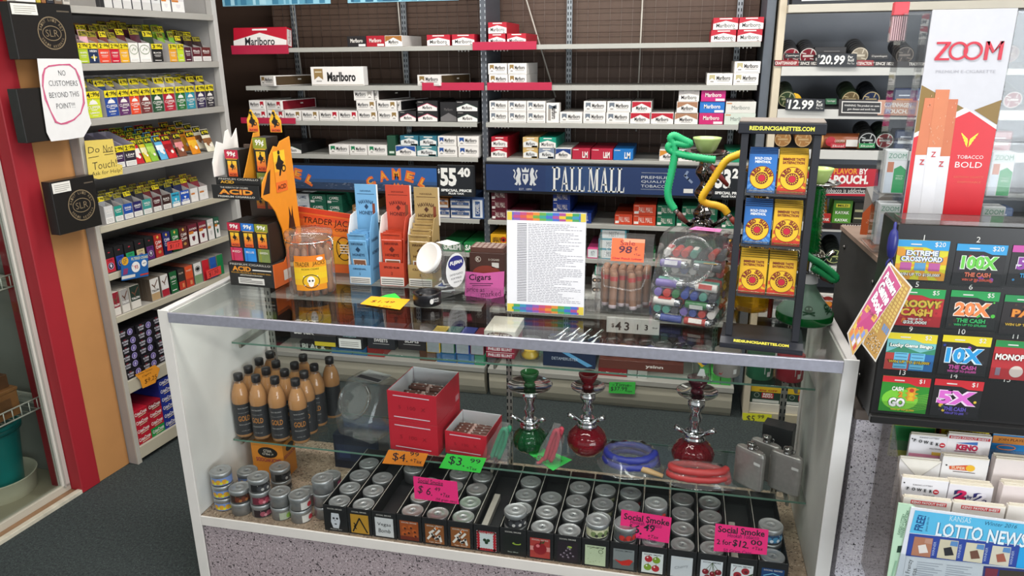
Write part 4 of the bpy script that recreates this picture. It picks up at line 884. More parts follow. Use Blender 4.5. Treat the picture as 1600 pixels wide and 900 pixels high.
def lsheet(name,px,off,col,t=.0006,draw=None,parent=None,mat='paper'):
 """sheet hung in front of the left wall; corners given clockwise or not, as seen"""
 P=[lf(x,y,off)for x,y in px];s0=min(p[0]for p in P);z0=min(p[1]for p in P)
 b=MB();Q=[(p[0]-s0,p[1]-z0)for p in P]
 ar=sum(Q[i][0]*Q[(i+1)%len(Q)][1]-Q[(i+1)%len(Q)][0]*Q[i][1]for i in range(len(Q)))
 if ar<0:Q=Q[::-1]
 b.prism(Q,-t,0,col,mat,FL)
 L=lambda x,y:(lf(x,y,off)[0]-s0,lf(x,y,off)[1]-z0)
 if draw:draw(b,L)
 return b.build(name,loc=lloc(s0,z0,off),rz=LROT)
def ltxt(b,L,st,p0,p1,hpx,col,**k):
 a,e=L(*p0),L(*p1);h=L(p0[0],p0[1]-hpx)[1]-a[1]
 b.text(FL,(a[0]+e[0])/2,(a[1]+e[1])/2,st,h,col,math.hypot(e[0]-a[0],e[1]-a[1]),rot=math.degrees(math.atan2(e[1]-a[1],e[0]-a[0])),**k)
def nocust(b,L):
 for st,p0,p1 in(('NO',(91,114),(102,114)),('CUSTOMERS',(76,130),(121,130)),('BEYOND THIS',(77,149),(123,146.5)),('POINT!!!',(88,166),(117,164))):ltxt(b,L,st,p0,p1,8.5,'#3a3a3e',bold=-.008)
 for q,o in((0,.0008),(1.2,.0011)):
  P=[(70,108),(76,103),(92,101),(108,101.5),(118,108),(124,120),(129,140),(130,160),(126,176),(116,187),(104,193),(96,194),(88,190),(78,172),(70,155),(67,135),(68,118),(70,108)]
  P=[(x+q*math.sin(y*.09)*1.5,y+q*math.cos(x*.15))for x,y in P];b.stroke(FL,[L(*p)for p in P],.004,'#c2577a' if q else '#cf6d8d',o)
t=lsheet('paper_notice',[(58,91.5),(122,92),(127,95),(133,135),(138,175),(143,193),(131,214),(106,218),(80,221),(73,207),(66,160)],.056,'#dcdad8',draw=nocust)
tag(t,'white paper notice with a red pencilled loop on the tan wall','notice')
def donot(b,L):
 for st,p0,p1,h in(('Do',(137,235),(155,233),10),('Not',(161,233),(176,231),12),('Touch!',(145,260),(182,254),12),('Ask for Help!',(143,273),(190,266),8)):ltxt(b,L,st,p0,p1,h,'#3a3428',bold=-.01,shear=.1)
 for q in(((161,238),(176,236.5)),((163,242),(177,240)),((138,247),(154,244))):b.stroke(FL,[L(*q[0]),L(*q[1])],.002,'#3a3428')
t=lsheet('paper_notice',[(132,220),(176,217),(180,236),(184,256),(191,258),(192,272),(154,280),(139,277)],.016,'#d9c060',draw=donot);tag(t,'yellow handwritten notice hung at the front of the left rack','notice')
def sf93(b,L):
 C='#1d5a9c';P=[L(198,402),L(231,396),L(231,407),L(199,412)];b.shape(FL,P[::-1],'#2468ae',.0005)
 ltxt(b,L,'FILTERED CIGARS',(205,405),(231,400.5),4.5,'#d9d49a',bold=.02)
 u,v=L(212,417);b.disc(FL,u,v,.022,'#e8e6e2',.0008);u2,v2=L(225,411);b.disc(FL,u2,v2,.014,'#e8e6e2',.0009);b.text(FL,u+.002,v-.001,'93',.017,'#b02434',.018,bold=.02,off=.0012);b.text(FL,u-.015,v+.008,'$',.008,'#b02434',off=.0012);b.rect(FL,u2-.008,v2-.001,u2+.008,v2+.002,'#777',.0012)
 u,v=L(195,408);b.disc(FL,u,v,.017,'#d9a22c',.001);b.text(FL,u,v,'SF',.02,'#2a2640',.02,bold=-.01,shear=.2,off=.0013)
 a=L(190,436);b.shape(FL,[L(190,437),L(211,432.5),L(211,428),L(190,432)],'#d8d6d0',.0008);b.shape(FL,[L(219,431),L(232,428),L(232,425.5),L(219,428.5)],'#c0392b',.0008);b.shape(FL,[L(192,430),L(199,428),L(200,419),L(193,420)],'#8a3a6a',.0008)
t=lsheet('price_card',[(189,404),(231,396),(232,431),(190,439)],.02,'#1f5fa3',.001,sf93,mat='card');tag(t,'blue price card reading 93 hung below the sixth shelf of the left rack','price card')
for px,st,lab in(([(261,378),(284,374),(285.5,388),(262,392)],'$1.17','red paper price tag on the sixth shelf edge of the left rack'),([(322,423),(344.5,415),(346,427.5),(324,436)],'$1.50','red paper price tag on the seventh shelf edge of the left rack')):
 def dr(b,L,px=px,st=st):
  a=[(px[0][0]*.6+px[3][0]*.4),(px[0][1]*.4+px[3][1]*.6)];e=[(px[1][0]*.6+px[2][0]*.4),(px[1][1]*.4+px[2][1]*.6)];ltxt(b,L,st,(a[0]+4,a[1]-.6),(e[0]-4,e[1]+.6),7,'#40191c',bold=-.01,shear=.15)
  b.stroke(FL,[L(px[0][0]+3,px[0][1]+2.2),L(px[1][0]-4,px[1][1]+2.6)],.002,'#6a2024')
 tag(lsheet('price_tag',px,.014,'#e0453f',draw=dr),lab,'price tag','paper price tags on the left rack')
def dr(b,L):
 for st,p0,p1,h in(('Smoke Factory',(215,586),(238,576),4),('Cigars',(222,589),(236,582),4),('$9.25',(226,597),(245,588),8)):ltxt(b,L,st,p0,p1,h,'#5a3a14',bold=-.008,shear=.1)
tag(lsheet('price_tag',[(211,586),(242,570),(250,576),(243,598),(223,607),(219,594)],.014,'#e6962c',draw=dr),'orange handwritten price tag on the eighth shelf edge of the left rack','price tag','paper price tags on the left rack')
# cigar room behind the glass: wire shelves, wooden boxes, bucket
def wshelf(z,lab):
 b=MB();w=.75;y0,y1=-1.55,-.20
 o=thing('wire_shelf',lab,'shelf',LW+LN*-.10+Vector((0,0,z)),LROT)
 n=40
 for i in range(n+1):
  y=y0+(y1-y0)*i/n;b.tube([(-.36,y,0),(0,y,0),(0,y,.045)if i%1==0 else(0,y,0)],.002,'#d9d6cc','plastic',5)
 for x,zz in((-.36,0),(-.18,0),(0,0),(0,.045)):b.tube([(x,y0,zz),(x,y1,zz)],.003,'#d9d6cc','plastic',6)
 b.build('wire_grid',o);b=MB();b.box(-.37,.004,y1+.001,y1+.012,-.03,.012,'#d4d1c6','plastic');b.build('end_bracket',o)
 b=MB();b.box(-.37,.004,y0-.012,y0-.001,-.03,.012,'#d4d1c6','plastic');b.build('end_bracket',o);return o
wshelf(.37,'white wire shelf holding wooden boxes behind the sliding glass door')
wshelf(.86,'upper white wire shelf behind the sliding glass door')
def crate(s0,s1,o0,o1,z0,h,col,lab):
 w,d=s1-s0,o1-o0;P=LW+LD*s0+LN*o0+Vector((0,0,z0));o=thing('wooden_cigar_box',lab,'box',P,LROT)
 b=MB();b.box(0,d,0,w,0,h-.012,col,'wood',.001);b.rect(Frame((d,0,0),(0,1,0),(0,0,1)),.03,.02,w-.03,h-.035,'#6b4527',.0005,'wood');b.build('box_body',o)
 b=MB();b.box(-.003,d+.003,-.003,w+.003,h-.0118,h,'#8d5c33','wood',.001);b.build('lid',o)
crate(-.60,-.32,-.42,-.12,.375,.11,'#8a5a32','brown wooden cigar box at the door end of the wire shelf')
crate(-.95,-.63,-.42,-.12,.375,.09,'#7a4d2a','brown wooden cigar box further left on the wire shelf behind the glass')
b=MB();b.box(0,.26,0,.24,0,.05,'#5f3b22','wood');b.rect(Frame((.26,0,0),(0,1,0),(0,0,1)),.06,.012,.2,.035,'#c24a86',.0005)
tag(b.build('wooden_cigar_box',loc=LW+LD*-.57+LN*-.40+Vector((0,0,.4858)),rz=LROT),'flat dark box with a pink label lying on the wooden cigar box','box')
b=MB();b.box(0,.28,0,.30,0,.12,'#a9aab0','card');b.rect(Frame((.28,0,0),(0,1,0),(0,0,1)),.03,.02,.27,.07,'#c8c8cc',.0005)
tag(b.build('grey_carton',loc=LW+LD*-.62+LN*-.40+Vector((0,0,.8655)),rz=LROT),'grey cardboard box on the upper wire shelf behind the glass','box')
o=thing('bucket','teal plastic bucket standing in a cream tub behind the glass door','bucket',at_z(8,765,0)+Vector((.01,-.02,.018)))
b=MB();b.lathe([(.08,0),(.105,.27),(.11,.28),(.11,.295),(.103,.295),(.078,.01)],'#0f7f7c','plastic',32);b.build('bucket_body',o)
b=MB();b.lathe([(.1105,.26),(.114,.26),(.114,.28),(.1105,.28)],'#0c6a68','plastic',32);b.build('rim',o)
b=MB();b.lathe([(.12,0),(.13,.075),(.134,.08),(.128,.08),(.116,.006),(0,.006)],'#d2cab4','plastic',32);tag(b.build('tub',loc=at_z(8,765,0)+Vector((.01,-.02,.0065))),'shallow cream tub around the teal bucket on the cigar room floor','tub')

l=bpy.data.lights.new('humidor_lamp','AREA');l.size=.3;l.energy=5;l.color=(1,.95,.86)
t=thing('ceiling_light','small ceiling light inside the glazed cigar room','light',LW+LD*-.7+LN*-.42+Vector((0,0,CEIL_Z)))
b=MB();b.lathe([(.12,-.04),(.14,0)],'#e6e6e2','lamp',20);b.build('diffuser',t);lo=bpy.data.objects.new('lamp_glow',l);COL.objects.link(lo);lo.parent=t;lo.location=(0,0,-.06)
# ------------------------------------------------------------------ things standing on the counter
Z0=CH+0.0003
def oz(px,py,z=CH):p=at_z(px,py,z);return p.x,p.y
def oy(px,py,y):p=at_y(px,py,y);return p.x,p.z
F0=FR()
SX=Frame((0,0,0),(0,1,0),(0,0,1))
def scooter(b,F,u,v,s,col='#1d1512',off=.001):
 """rider on a scooter, as printed on the cigarillo boxes"""
 b.shape(F,[(u-.30*s,v+.02*s),(u-.34*s,v+.22*s),(u-.2*s,v+.34*s),(u-.08*s,v+.62*s),(u+.04*s,v+.62*s),(u+.12*s,v+.4*s),(u+.34*s,v+.26*s),(u+.22*s,v+.14*s),(u+.12*s,v+.0*s),(u-.02*s,v-.32*s),(u-.14*s,v-.32*s),(u-.06*s,v-.06*s)],col,off)
 b.disc(F,u-.02*s,v+.74*s,.10*s,col,off,n=10);b.ring(F,u+.28*s,v-.02*s,.17*s,.07*s,col,off,n=14)
def scard(b,F,u,v,w,h,off=.0008,word=True):
 """orange-yellow emblem card: graded in three bands"""
 for i,c in enumerate(('#dc5a2a','#e3792a','#e8992c','#e8b82e')):b.rect(F,u-w/2,v-h/2+h*i/4,u+w/2,v-h/2+h*(i+1)/4,c,off)
 scooter(b,F,u,v+h*.06,h*.50,off=off+.0003)
 if word:b.text(F,u,v-h*.38,'ACID',h*.13,'#4a1c12',w*.8,bold=.02,off=off+.0004)
def pack99(w,h,d,c1,c2,word):
 b=MB();b.box(0,w,0,d,0,h,'#1b1a18','card',.0006);b.rect(F0,0.0005,h*.80,w-.0005,h,c1,.0004);b.rect(F0,w*.1,h*.78,w*.9,h*.80,'#d9a02c',.0005);b.text(F0,w*.5,h*.90,'99¢',h*.13,'#f0ece4',w*.62,bold=.03)
 b.rect(F0,w*.06,.002,w*.94,h*.36,c2,.0004,'pouch');b.rect(F0,w*.2,.002,w*.3,h*.36,c1,.0006,'pouch');b.text(F0,w*.5,h*.26,word,h*.05,'#efe6dc',w*.6,off=.0008)
 scard(b,F0,w*.5,h*.57,w*.66,h*.36);return b
t=thing('cigarillo_display','two tiered black and orange cigarillo display with scooter cut-outs at the counter left','display',(.030,.262,Z0),math.radians(-4))
W_,D_=.160,.15
b=MB();b.box(0,W_,0,D_,0,.075,'#1c1b1a','card');b.rect(F0,.004,.066,W_-.004,.072,'#2c2a28',.0004);b.text(F0,W_*.5,.070,'PREMIUM CIGARILLO',.006,'#cfc9bd',W_*.9,off=.0006)
for k,c in((0,'#e0912c'),):b.text(F0,W_*.30,.056,'ACID',.016,c,W_*.42,bold=.035,off=.0006)
b.rect(F0,W_*.54,.052,W_*.96,.056,'#d9d5cc',.0006);b.text(F0,W_*.5,.043,'BOLD RED, MELLOW BLUE, AND UNTAMED GREEN',.005,'#d9a02c',W_*.88,off=.0006);b.text(F0,W_*.5,.036,'#EXPERIENCEACID',.0045,'#cfc9bd',W_*.5,bold=.02,off=.0006)
b.rect(F0,W_*.2,.008,W_*.78,.028,'#dedbd4',.0006)
for k in range(3):b.rect(F0,W_*.23,.012+.005*k,W_*(.5 if k==2 else.74),.0145+.005*k,'#6a6762',.0008)
b.build('lower_tray',t)
b=MB();b.box(.004,W_-.004,D_-.012,D_-.004,.0752,.42,'#4a3a30','card')
for x in(.045,.085,.125):scard(b,Frame((0,D_-.012,0),(1,0,0),(0,0,1)),x,.235,.03,.034,.0006,False)
b.build('back_card',t)
b=MB();b.box(-.010,W_-.008,-.012,D_-.02,.278,.284,'#1c1b1a','card');b.box(-.012,W_-.008,-.014,-.012,.276,.318,'#1c1b1a','card',.0005);F=FR(y=-.014)
b.text(F,W_*.42,.311,'THE REBIRTH OF CIGARS',.005,'#cfc9bd',W_*.6,off=.0006)
b.text(F,W_*.45,.298,'ACID',.016,'#dd7a2a',W_*.74,bold=.04,off=.0006);b.text(F,W_*.45,.2985,'ACID',.010,'#e6a838',W_*.70,bold=.0,off=.0008);b.text(F,W_*.45,.284,'PREMIUM CIGARILLO',.0055,'#cfc9bd',W_*.8,bold=.02,off=.0006)
b.box(-.008,W_-.012,.004,.006,.284,.338,'#1c1b1a','card',.0004);F2=FR(y=.004);b.text(F2,W_*.45,.333,'PREMIUM CIGARILLO',.0055,'#cfc9bd',W_*.86,off=.0006);b.text(F2,W_*.2,.324,'ACID',.009,'#d9a02c',W_*.3,bold=.03,off=.0006);b.build('upper_tray',t)
b=MB();F=Frame((0,0,0),(0,1,0),(0,0,1))
b.prism([(0,.338),(0,.38),(.03,.44),(.06,.43),(.075,.465),(.09,.47),(.10,.44),(D_-.02,.47),(D_-.02,.338)],-.010,-.008,'#e6e2dc','card',F)
b.prism([(.0,.284),(.10,.46),(D_-.02,.46),(D_-.02,.284)],.072,.074,'#e0952a','card',F);S2=Frame((.074,0,0),(0,1,0),(0,0,1));b.build('divider',t);
b=MB();prof=[(-.010,.284),(.0,.325),(.03,.355),(.05,.40),(.075,.425),(.095,.42),(.11,.435),(D_+.012,.445),(D_+.03,.0),(.075,.0),(.085,.10),(.075,.17),(.05,.23),(.02,.265),(0,.275)]
b.prism(prof,W_-.006,W_-.003,'#e08a24','card',F);S3=Frame((W_-.003,0,0),(0,1,0),(0,0,1));b.shape(S3,[(-.004,.29),(.03,.29),(.045,.36),(.03,.35)],'#2a1c14',.0005)
b.shape(S3,[(.09,.02),(.13,.03),(.15,.14),(.14,.20),(.138,.235),(.13,.20),(.12,.235),(.118,.2),(.11,.17),(.105,.15),(.11,.12),(.095,.08)],'#2a1c14',.0005)
for i,c in enumerate(('#e06a28','#e48a2a','#e8a62c','#e8c030')):b.rect(S3,.065,.285+.031*i,.125,.285+.031*(i+1),c,.001)
scooter(b,S3,.095,.355,.066,off=.0014);b.text(S3,.095,.30,'ACID',.014,'#4a1c12',.046,bold=.02,off=.0014)
b.prism([(0,0),(D_,0),(D_,.16),(.06,.07),(0,.075)],W_+.0002,W_+.002,'#dd6a2c','card',F);b.rect(Frame((W_+.002,0,0),(0,1,0),(0,0,1)),.05,.012,.12,.045,'#dedbd4',.0005);b.build('side_panel',t)
for x in(.055,.135):
 b=MB();F=FR();P=[(-.02,0),(.02,0),(.02,.035),(.012,.048),(.004,.055),(.0,.066),(-.006,.067),(-.012,.05),(-.02,.036)]
 b.prism([(a,e)for a,e in P],-.0012,0,'#e8b42c','card',F);scard(b,F,.0,.02,.036,.038,.0004);b.disc(F,-.004,.057,.005,'#1d1512',.0006,n=8);scooter(b,F,.0,.026,.034,off=.0016);b.build('cut_out',t,loc=(x,D_-.022,.46))
for i,(c1,c2,wd,cw)in enumerate((('#b3203c','#c23a5c','RED','red'),('#2a6fc0','#2f86d4','BLUE','blue'),('#8a8f2c','#78884a','GREEN','olive'))):
 P=Matrix.LocRotScale(t.location,t.rotation_euler,None)
 tag(pack99(.047,.122,.10,c1,c2,wd).build('cigarillo_pack',loc=P@Vector((.005+.0485*i,.012,.0755)),rz=math.radians(-4)),f'tall {cw} 99 cent cigarillo pack in the lower tray of the scooter display','pack','cigarillo packs in the scooter display')
for x,y,z,c1,c2,wd,cw in((.006,.02,.2845,'#b3203c','#c23a5c','RED','red'),(.088,.05,.2845,'#8a8f2c','#78884a','GREEN','olive')):
 tag(pack99(.048,.13 if wd=='RED' else.165,.06,c1,c2,wd).build('cigarillo_pack',loc=P@Vector((x,y+.02,z)),rz=math.radians(-4)),f'tall {cw} 99 cent cigarillo pack in the upper tray of the scooter display','pack','cigarillo packs in the scooter display')

# round clip-lid jar of cigars
jx,jy=.322,.245
t=thing('cigar_jar','round clear clip-lid jar of cigars with a skull label on the counter','jar',(jx,jy,Z0))
b=MB();b.lathe([(.060,.001),(.068,.006),(.069,.02),(.069,.155),(.064,.162),(.064,.17)],'#eef0ee','clear',36);b.build('jar_body',t)
b=MB();b.lathe([(.066,.1705),(.070,.174),(.070,.186),(.066,.192),(.030,.196),(.001,.197)],'#e6dcd6','clear',36);b.build('lid',t)
b=MB();b.tube([(.0705*math.cos(a*.2618),.0705*math.sin(a*.2618),.166)for a in range(25)],.0016,'#d0d2d4','chrome',6);b.build('wire_band',t)
b=MB();b.tube(smooth_path([(.071,-.02,.180),(.084,-.024,.175),(.088,-.025,.155),(.080,-.022,.140),(.074,-.02,.145)],5),.002,'#c9cbcd','chrome',6);b.tube([(.074,-.018,.166),(.086,-.02,.168),(.084,-.02,.150)],.002,'#c9cbcd','chrome',6);b.build('clip',t)
b=MB();A0,A1=math.radians(-106),math.radians(-24);n=12;R=.0698
def onjar(u,v,o=0.0):
 a=A0+(A1-A0)*u;return((R+o)*math.cos(a),(R+o)*math.sin(a),.025+.105*v)
for j in range(6):
 for i in range(n):
  k=.03 if j in(0,5)else 0;lo=lambda u:k+u*(1-2*k)
  b.poly([onjar(lo(i/n),j/6),onjar(lo((i+1)/n),j/6),onjar(lo((i+1)/n),(j+1)/6),onjar(lo(i/n),(j+1)/6)],['#d98a24','#dfae28','#e0bc2a','#dfb62a','#de9426','#dc7a24'][j],'paper')
class JF:
 def __init__(s):pass
 def p(s,u,v,o=0.0):return onjar(u,v,o+.0004)
J=JF()
for wd,u,v,hh,ww in(('TRADER',.27,.76,.12,.42),('JACKS',.76,.76,.14,.38),('KICKIN CIGARS',.5,.62,.05,.5)):
 vs,fs,nw=text_mesh(wd,0.0,.15);b.add([J.p(u-ww/2+a/nw*ww,v-hh/2+e*hh)for a,e in vs],fs,'#3a2416','paper')
b.ring(J,.5,.27,.25,.02,'#2a1a12',.0003,ry=.2);b.disc(J,.5,.30,.11,'#ece6dc',.0006,ry=.12,n=14);b.disc(J,.5,.19,.075,'#ece6dc',.0006,ry=.08,n=12)
for sg in(-1,1):b.disc(J,.5+sg*.045,.29,.028,'#1d1512',.0009,ry=.03,n=8);b.stroke(J,[(.5-sg*.2,.15),(.5+sg*.2,.42)],.025,'#ece6dc',.0005,'paper')
b.disc(J,.8,.9,.1,'#ece6dc',.0004,ry=.05,n=12);b.build('label',t)
random.seed(5);n_=0
for rr,m in((.052,13),(.028,7)):
 for i in range(m):
  a=2*math.pi*i/m+rr;L=random.uniform(.135,.150);c=random.choice(['#8a5f42','#7c5238','#976b4b','#8a5a3c'])
  def mk():
   b=MB();b.lathe([(.002,0),(.0085,.002),(.0095,.02),(.0095,.11),(.0085,.138),(.004,.145)],c,'wood',10);b.lathe([(.0098,.09),(.0099,.102)],'#b9a07a','paper',10);return b.build('cigar')
  place(('jarcigar',c),mk,(jx+rr*math.cos(a),jy+rr*math.sin(a),Z0+.0015),0,'brown cigar standing upright inside the round clip-lid jar','cigar','cigars in the clip-lid jar',rot=(0,0,a))
# orange poster card and yellow box behind the jar
x0,z1=oy(463,322,.45);x1,z2=oy(556,336,.45)
b=MB();w=x1-x0;h1,h2=z1-Z0,z2-Z0;F=FR()
b.prism([(.015,0),(w-.01,0),(w,h2),(0,h1)],-.003,0,'#d9682a','card',F)
for i,c in enumerate(('#c23a22','#cf4a24','#d95e28','#e07a2a','#e0922c')):b.shape(F,[(.004,h1*(.92-.1*i)),(w-.004,h2*(.93-.1*i)),(w-.002,h2*(1.0-.1*i)),(.002,h1*(1.0-.1*i))],c,.0005)
b.text(F,w*.55,h1*.76,'TRADER JACKS',.026,'#2a1712',w*.9,bold=.0,shear=.1,off=.001,rot=-4);b.text(F,w*.75,h1*.66,'CIGARS',.010,'#2a1712',w*.24,off=.001)
b.rect(F,w*.55,.03,w-.014,h2*.55,'#d9a326',.0008);b.ring(F,w*.76,h2*.42,.028,.003,'#2a1a10',.0012,ry=.04);b.stroke(F,[(w*.66,h2*.28),(w*.85,h2*.55)],.004,'#2a1a10',.0012);b.stroke(F,[(w*.66,h2*.55),(w*.85,h2*.28)],.004,'#2a1a10',.0012)
for k in range(4):b.rect(F,w*.69,h2*(.34+.045*k),w*.83,h2*(.36+.045*k),'#e9e2d2',.0015)
b.prism([(0,0),(.03,0),(.004,h2*.6),(0,h2*.6)],w*.3,w*.32,'#8a4a24','card',Frame((0,.0032,0),(0,1,0),(0,0,1)))
tag(b.build('poster_card',loc=(x0,.45,Z0)),'orange and red display card with black lettering standing behind the cigar jar','display card')
# three narrow displays of foil pouches
def honey(w,d,hf,hb,c,c2,flav,lab):
 t=thing('pouch_display',lab,'display',(0,0,Z0));F=F0;ink=c2
 b=MB();b.box(0,w,0,.0015,0,hf,c,'card',.0004);b.box(0,w,0.0016,d,0,.002,c,'card',.0004)
 for x in(0,w-.0015):b.prism([(.0016,.002),(d,.002),(d,hb*.72),(d*.45,hb*.70),(d*.18,hb*.55),(.0016,hf)],x,x+.0015,c if x else '#e9e5df','card',Frame((0,0,0),(0,1,0),(0,0,1)))
 b.rect(F,.002,.002,w-.002,hf*.38,'#e4e1da',.0004);b.text(F,w/2,hf*.80,flav,hf*.09,ink,w*.62,bold=.03);b.text(F,w/2,hf*.55,'2',hf*.12,ink)
 for k in range(3):b.rect(F,.005,hf*(.08+.09*k),w-.005,hf*(.115+.09*k),'#55524e',.0006)
 S=Frame((w,0,0),(0,1,0),(0,0,1));b.text(S,d*.55,hb*.45,'HAVANA',.011,ink,d*.6,bold=.02);b.text(S,d*.55,hb*.32,'HONEYS',.011,ink,d*.6,bold=.02);b.text(S,d*.5,hb*.15,flav,.008,ink,d*.6);b.build('tray',t)
 b=MB();y=d;G=FR(y=d-.002);b.box(0,w,d-.002,d,hf*.0+.0025,hb,c,'card',.0004);b.box(w-.002,w+.004,d-.0018,d-.0002,hb*.6,hb,'#e9e5df','card',.0002)
 b.text(G,w/2,hb*.93,'HAVANA',.006,ink,w*.5);b.rect(G,w*.1,hb*.895,w*.9,hb*.9,ink)
 b.text(G,w/2,hb*.82,'HAVANA',.012,ink,w*.7,bold=.02,arc=w);b.shape(G,[(w*.5,hb*.735),(w*.6,hb*.765),(w*.5,hb*.795),(w*.4,hb*.765)],ink,.0006);b.text(G,w/2,hb*.70,'HONEYS',.012,ink,w*.7,bold=.02);b.rect(G,w*.78,hb*.62,w*.9,hb*.8,'#7a3a24',.0008);b.build('back_card',t)
 return t
def honey_pouch(w,h,c,c2):
 b=MB();t=.006;F=FR(y=-t/2-.0002)
 b.box(0,w,-t/2,t/2,.004,h-.02,c,'pouch',.0028);b.box(0,w,-.0006,.0006,h-.021,h,c,'pouch',.0003);b.box(0,w,-.0006,.0006,0,.005,c,'pouch',.0003)
 b.text(F,w/2,h*.80,'HAVANA',.009,c2,w*.66,bold=.02);b.shape(F,[(w*.5,h*.62),(w*.64,h*.68),(w*.5,h*.74),(w*.36,h*.68)],c2);b.text(F,w/2,h*.57,'HONEYS',.009,c2,w*.66,bold=.02);b.rect(F,w*.14,h*.26,w*.86,h*.48,'#dfe0de');b.rect(F,w*.18,h*.28,w*.82,h*.46,'#8a5a40',.0007)
 for k in(.32,.5,.68):b.disc(F,w*k,h*.34,w*.09,'#e6dcd0',.001,n=10)
 G=FR(y=-.0008);b.rect(G,w*.1,h*.955,w*.9,h*.965,c2);return b.build('cigar_pouch')
for x,y,w,c,c2,fl,hf,hb,px,nm,lean in((.395,.345,.072,'#6fa6cf','#22405e','ORIGINAL',.062,.30,.1,'pale blue',20),(.497,.345,.080,'#b9432c','#5a1a14','SPICED RUM',.075,.30,.16,'brick red',6),(.588,.350,.078,'#a58a58','#4a2a18','CLASSIC',.070,.295,.12,'tan',12)):
 t=honey(w,.085,hf,hb,c,c2,fl,f'{nm} folding display of foil cigar pouches on the counter');t.location=(x,y,Z0)
 for k in range(4):
  o=place(('hp',c),lambda:honey_pouch(w-.012,.160,c,c2),(x+.004+.001*k,y+.024+.014*k,Z0+.004+.014*k*(fl=='CLASSIC')),0,f'{nm} foil cigar pouch standing in the {nm} folding display','pouch',f'pouches in the {nm} display',rot=(math.radians(lean*.5-1.5*k),0,0))
# slant-mouthed counter jars
def slant_jar(w,d,h,mouth_r,lid=None,tint='#f0f2f1'):
 """square jar whose round mouth faces forward and up (-y)"""
 t=bpy.data.objects.new('counter_jar',None);COL.objects.link(t);F=Frame((0,0,0),(0,1,0),(0,0,1))
 prof=[(-d*.40,0),(d*.40,0),(d*.47,.012),(d*.5,h*.80),(d*.44,h*.96),(d*.34,h),(-.02*d,h),(-d*.10,h*.985),(-d*.5,h*.44),(-d*.52,h*.38),(-d*.47,.012)]
 b=MB();n=len(prof);V=[]
 for x,k in((-w/2,.86),(-w*.46,.97),(-w*.38,1.0),(w*.38,1.0),(w*.46,.97),(w/2,.86)):
  for a,e in prof:V.append((x,a*k,h/2+(e-h/2)*k))
 fs=[tuple(range(n)),tuple(range(5*n,6*n))[::-1]]
 for j in range(5):fs+=[(j*n+i,(j+1)*n+i,(j+1)*n+(i+1)%n,j*n+(i+1)%n)for i in range(n)]
 m0,m1=Vector((0,-d*.10,h*.985)),Vector((0,-d*.5,h*.44));ax=(m1-m0).cross(Vector((1,0,0))).normalized();ax=-ax if ax.y>0 else ax;c=(m0+m1)/2
 b.add(V,fs,tint,'clear');b.build('jar_body',t)
 b=MB();b.lathe([(mouth_r*.98,.0),(mouth_r,.002),(mouth_r,.012),(mouth_r*1.08,.014),(mouth_r*1.08,.020),(mouth_r*.93,.020),(mouth_r*.93,.002)],tint,'clear',36,c,ax);b.build('mouth_ring',t)
 if lid:
  b=MB();b.lathe([(mouth_r*1.12,.0205),(mouth_r*1.13,.024),(mouth_r*1.13,.031),(mouth_r*1.05,.034),(mouth_r*.98,.0325),(.001,.0325)],lid,'plastic',36,c,ax);b.build('lid',t)
 return t
t=slant_jar(.092,.108,.150,.041,'#e0ddd8');tag(t,'clear counter jar with white round lid and blue oval sticker','jar');t.location=(.716,.312,Z0);t.rotation_euler=(0,0,math.radians(-32))
b=MB();F=Frame((.0465,0,.078),(0,1,0),(0,0,1));b.disc(F,0.006,0,.038,'#e6e4e2',.0004,ry=.052);b.disc(F,.007,.022,.030,'#2c2f7a',.0008,ry=.022);b.text(F,.007,.022,'FUJIMA',.014,'#eceae6',.048,bold=.04,shear=.2,off=.0012);b.text(F,.007,-.012,'UNITED PLASTICS',.006,'#3a3a42',.05,off=.0008);b.text(F,.007,-.024,'FORTFIELD',.006,'#3a3a42',.04,off=.0008)
b.text(F,.012,-.036,'MADE IN',.005,'#3a3a42',.03,off=.0008);b.build('sticker',t)
b=MB();b.rect(Frame((0,.02,.150),(1,0,0),(0,1,0)),-.03,-.022,.03,.022,'#e2e0dc',.0006);b.text(Frame((0,.02,.150),(1,0,0),(0,1,0)),0,.008,'FUJIMA',.008,'#55535a',.04,off=.001);b.build('top_label',t)
for i in range(5):
 b=MB();b.box(-.022,.022,-.017,.017,0,.004,'#d6d8d6','pouch',.0012);b.rect(Frame((0,0,.004),(1,0,0),(0,1,0)),-.02,-.012,.02,.012,['#2f4a8a','#3a3a3e','#6a8a7a'][i%3],.0004)
 tag(b.build('sachet',loc=(.716+.008*math.sin(i*2),.317+.006*math.cos(i*3),Z0+.003+i*.0062),rz=i*.5),'small silver sachet lying inside the white-lidded counter jar','sachet','sachets in the white-lidded jar')
# ashtray
b=MB();n=36;ax_,ay_=.698,.205
b.lathe([(.036,0),(.040,.002),(.0405,.034),(.040,.036),(.033,.036),(.031,.033),(.030,.010),(.001,.009)],'#17161a','plastic',n)
t=tag(b.build('ashtray',loc=(ax_,ay_,Z0)),'round black ashtray on the glass counter in front of the white-lidded jar','ashtray')
for a in(-100,20,140):
 b=MB();c,s=math.cos(math.radians(a)),math.sin(math.radians(a));b.box(-.004,.004,-.005,.005,0,.0012,'#2a292e','chrome',.0003);b.build('cigarette_rest',t,loc=(.0365*c,.0365*s,.0361),rz=math.radians(a))
b=MB();F=Frame((.0405*math.cos(math.radians(-45)),.0405*math.sin(math.radians(-45)),0),(math.sin(math.radians(45)),math.cos(math.radians(45)),0),(0,0,1));b.disc(F,-.006,.018,.006,'#dedbd6',.0006,n=12,ry=.008);b.text(F,.007,.024,'BLACK',.005,'#dedbd6',.018,bold=.03,off=.0012);b.text(F,.008,.017,'MILD',.004,'#dedbd6',.014,off=.0014);b.build('print',t)
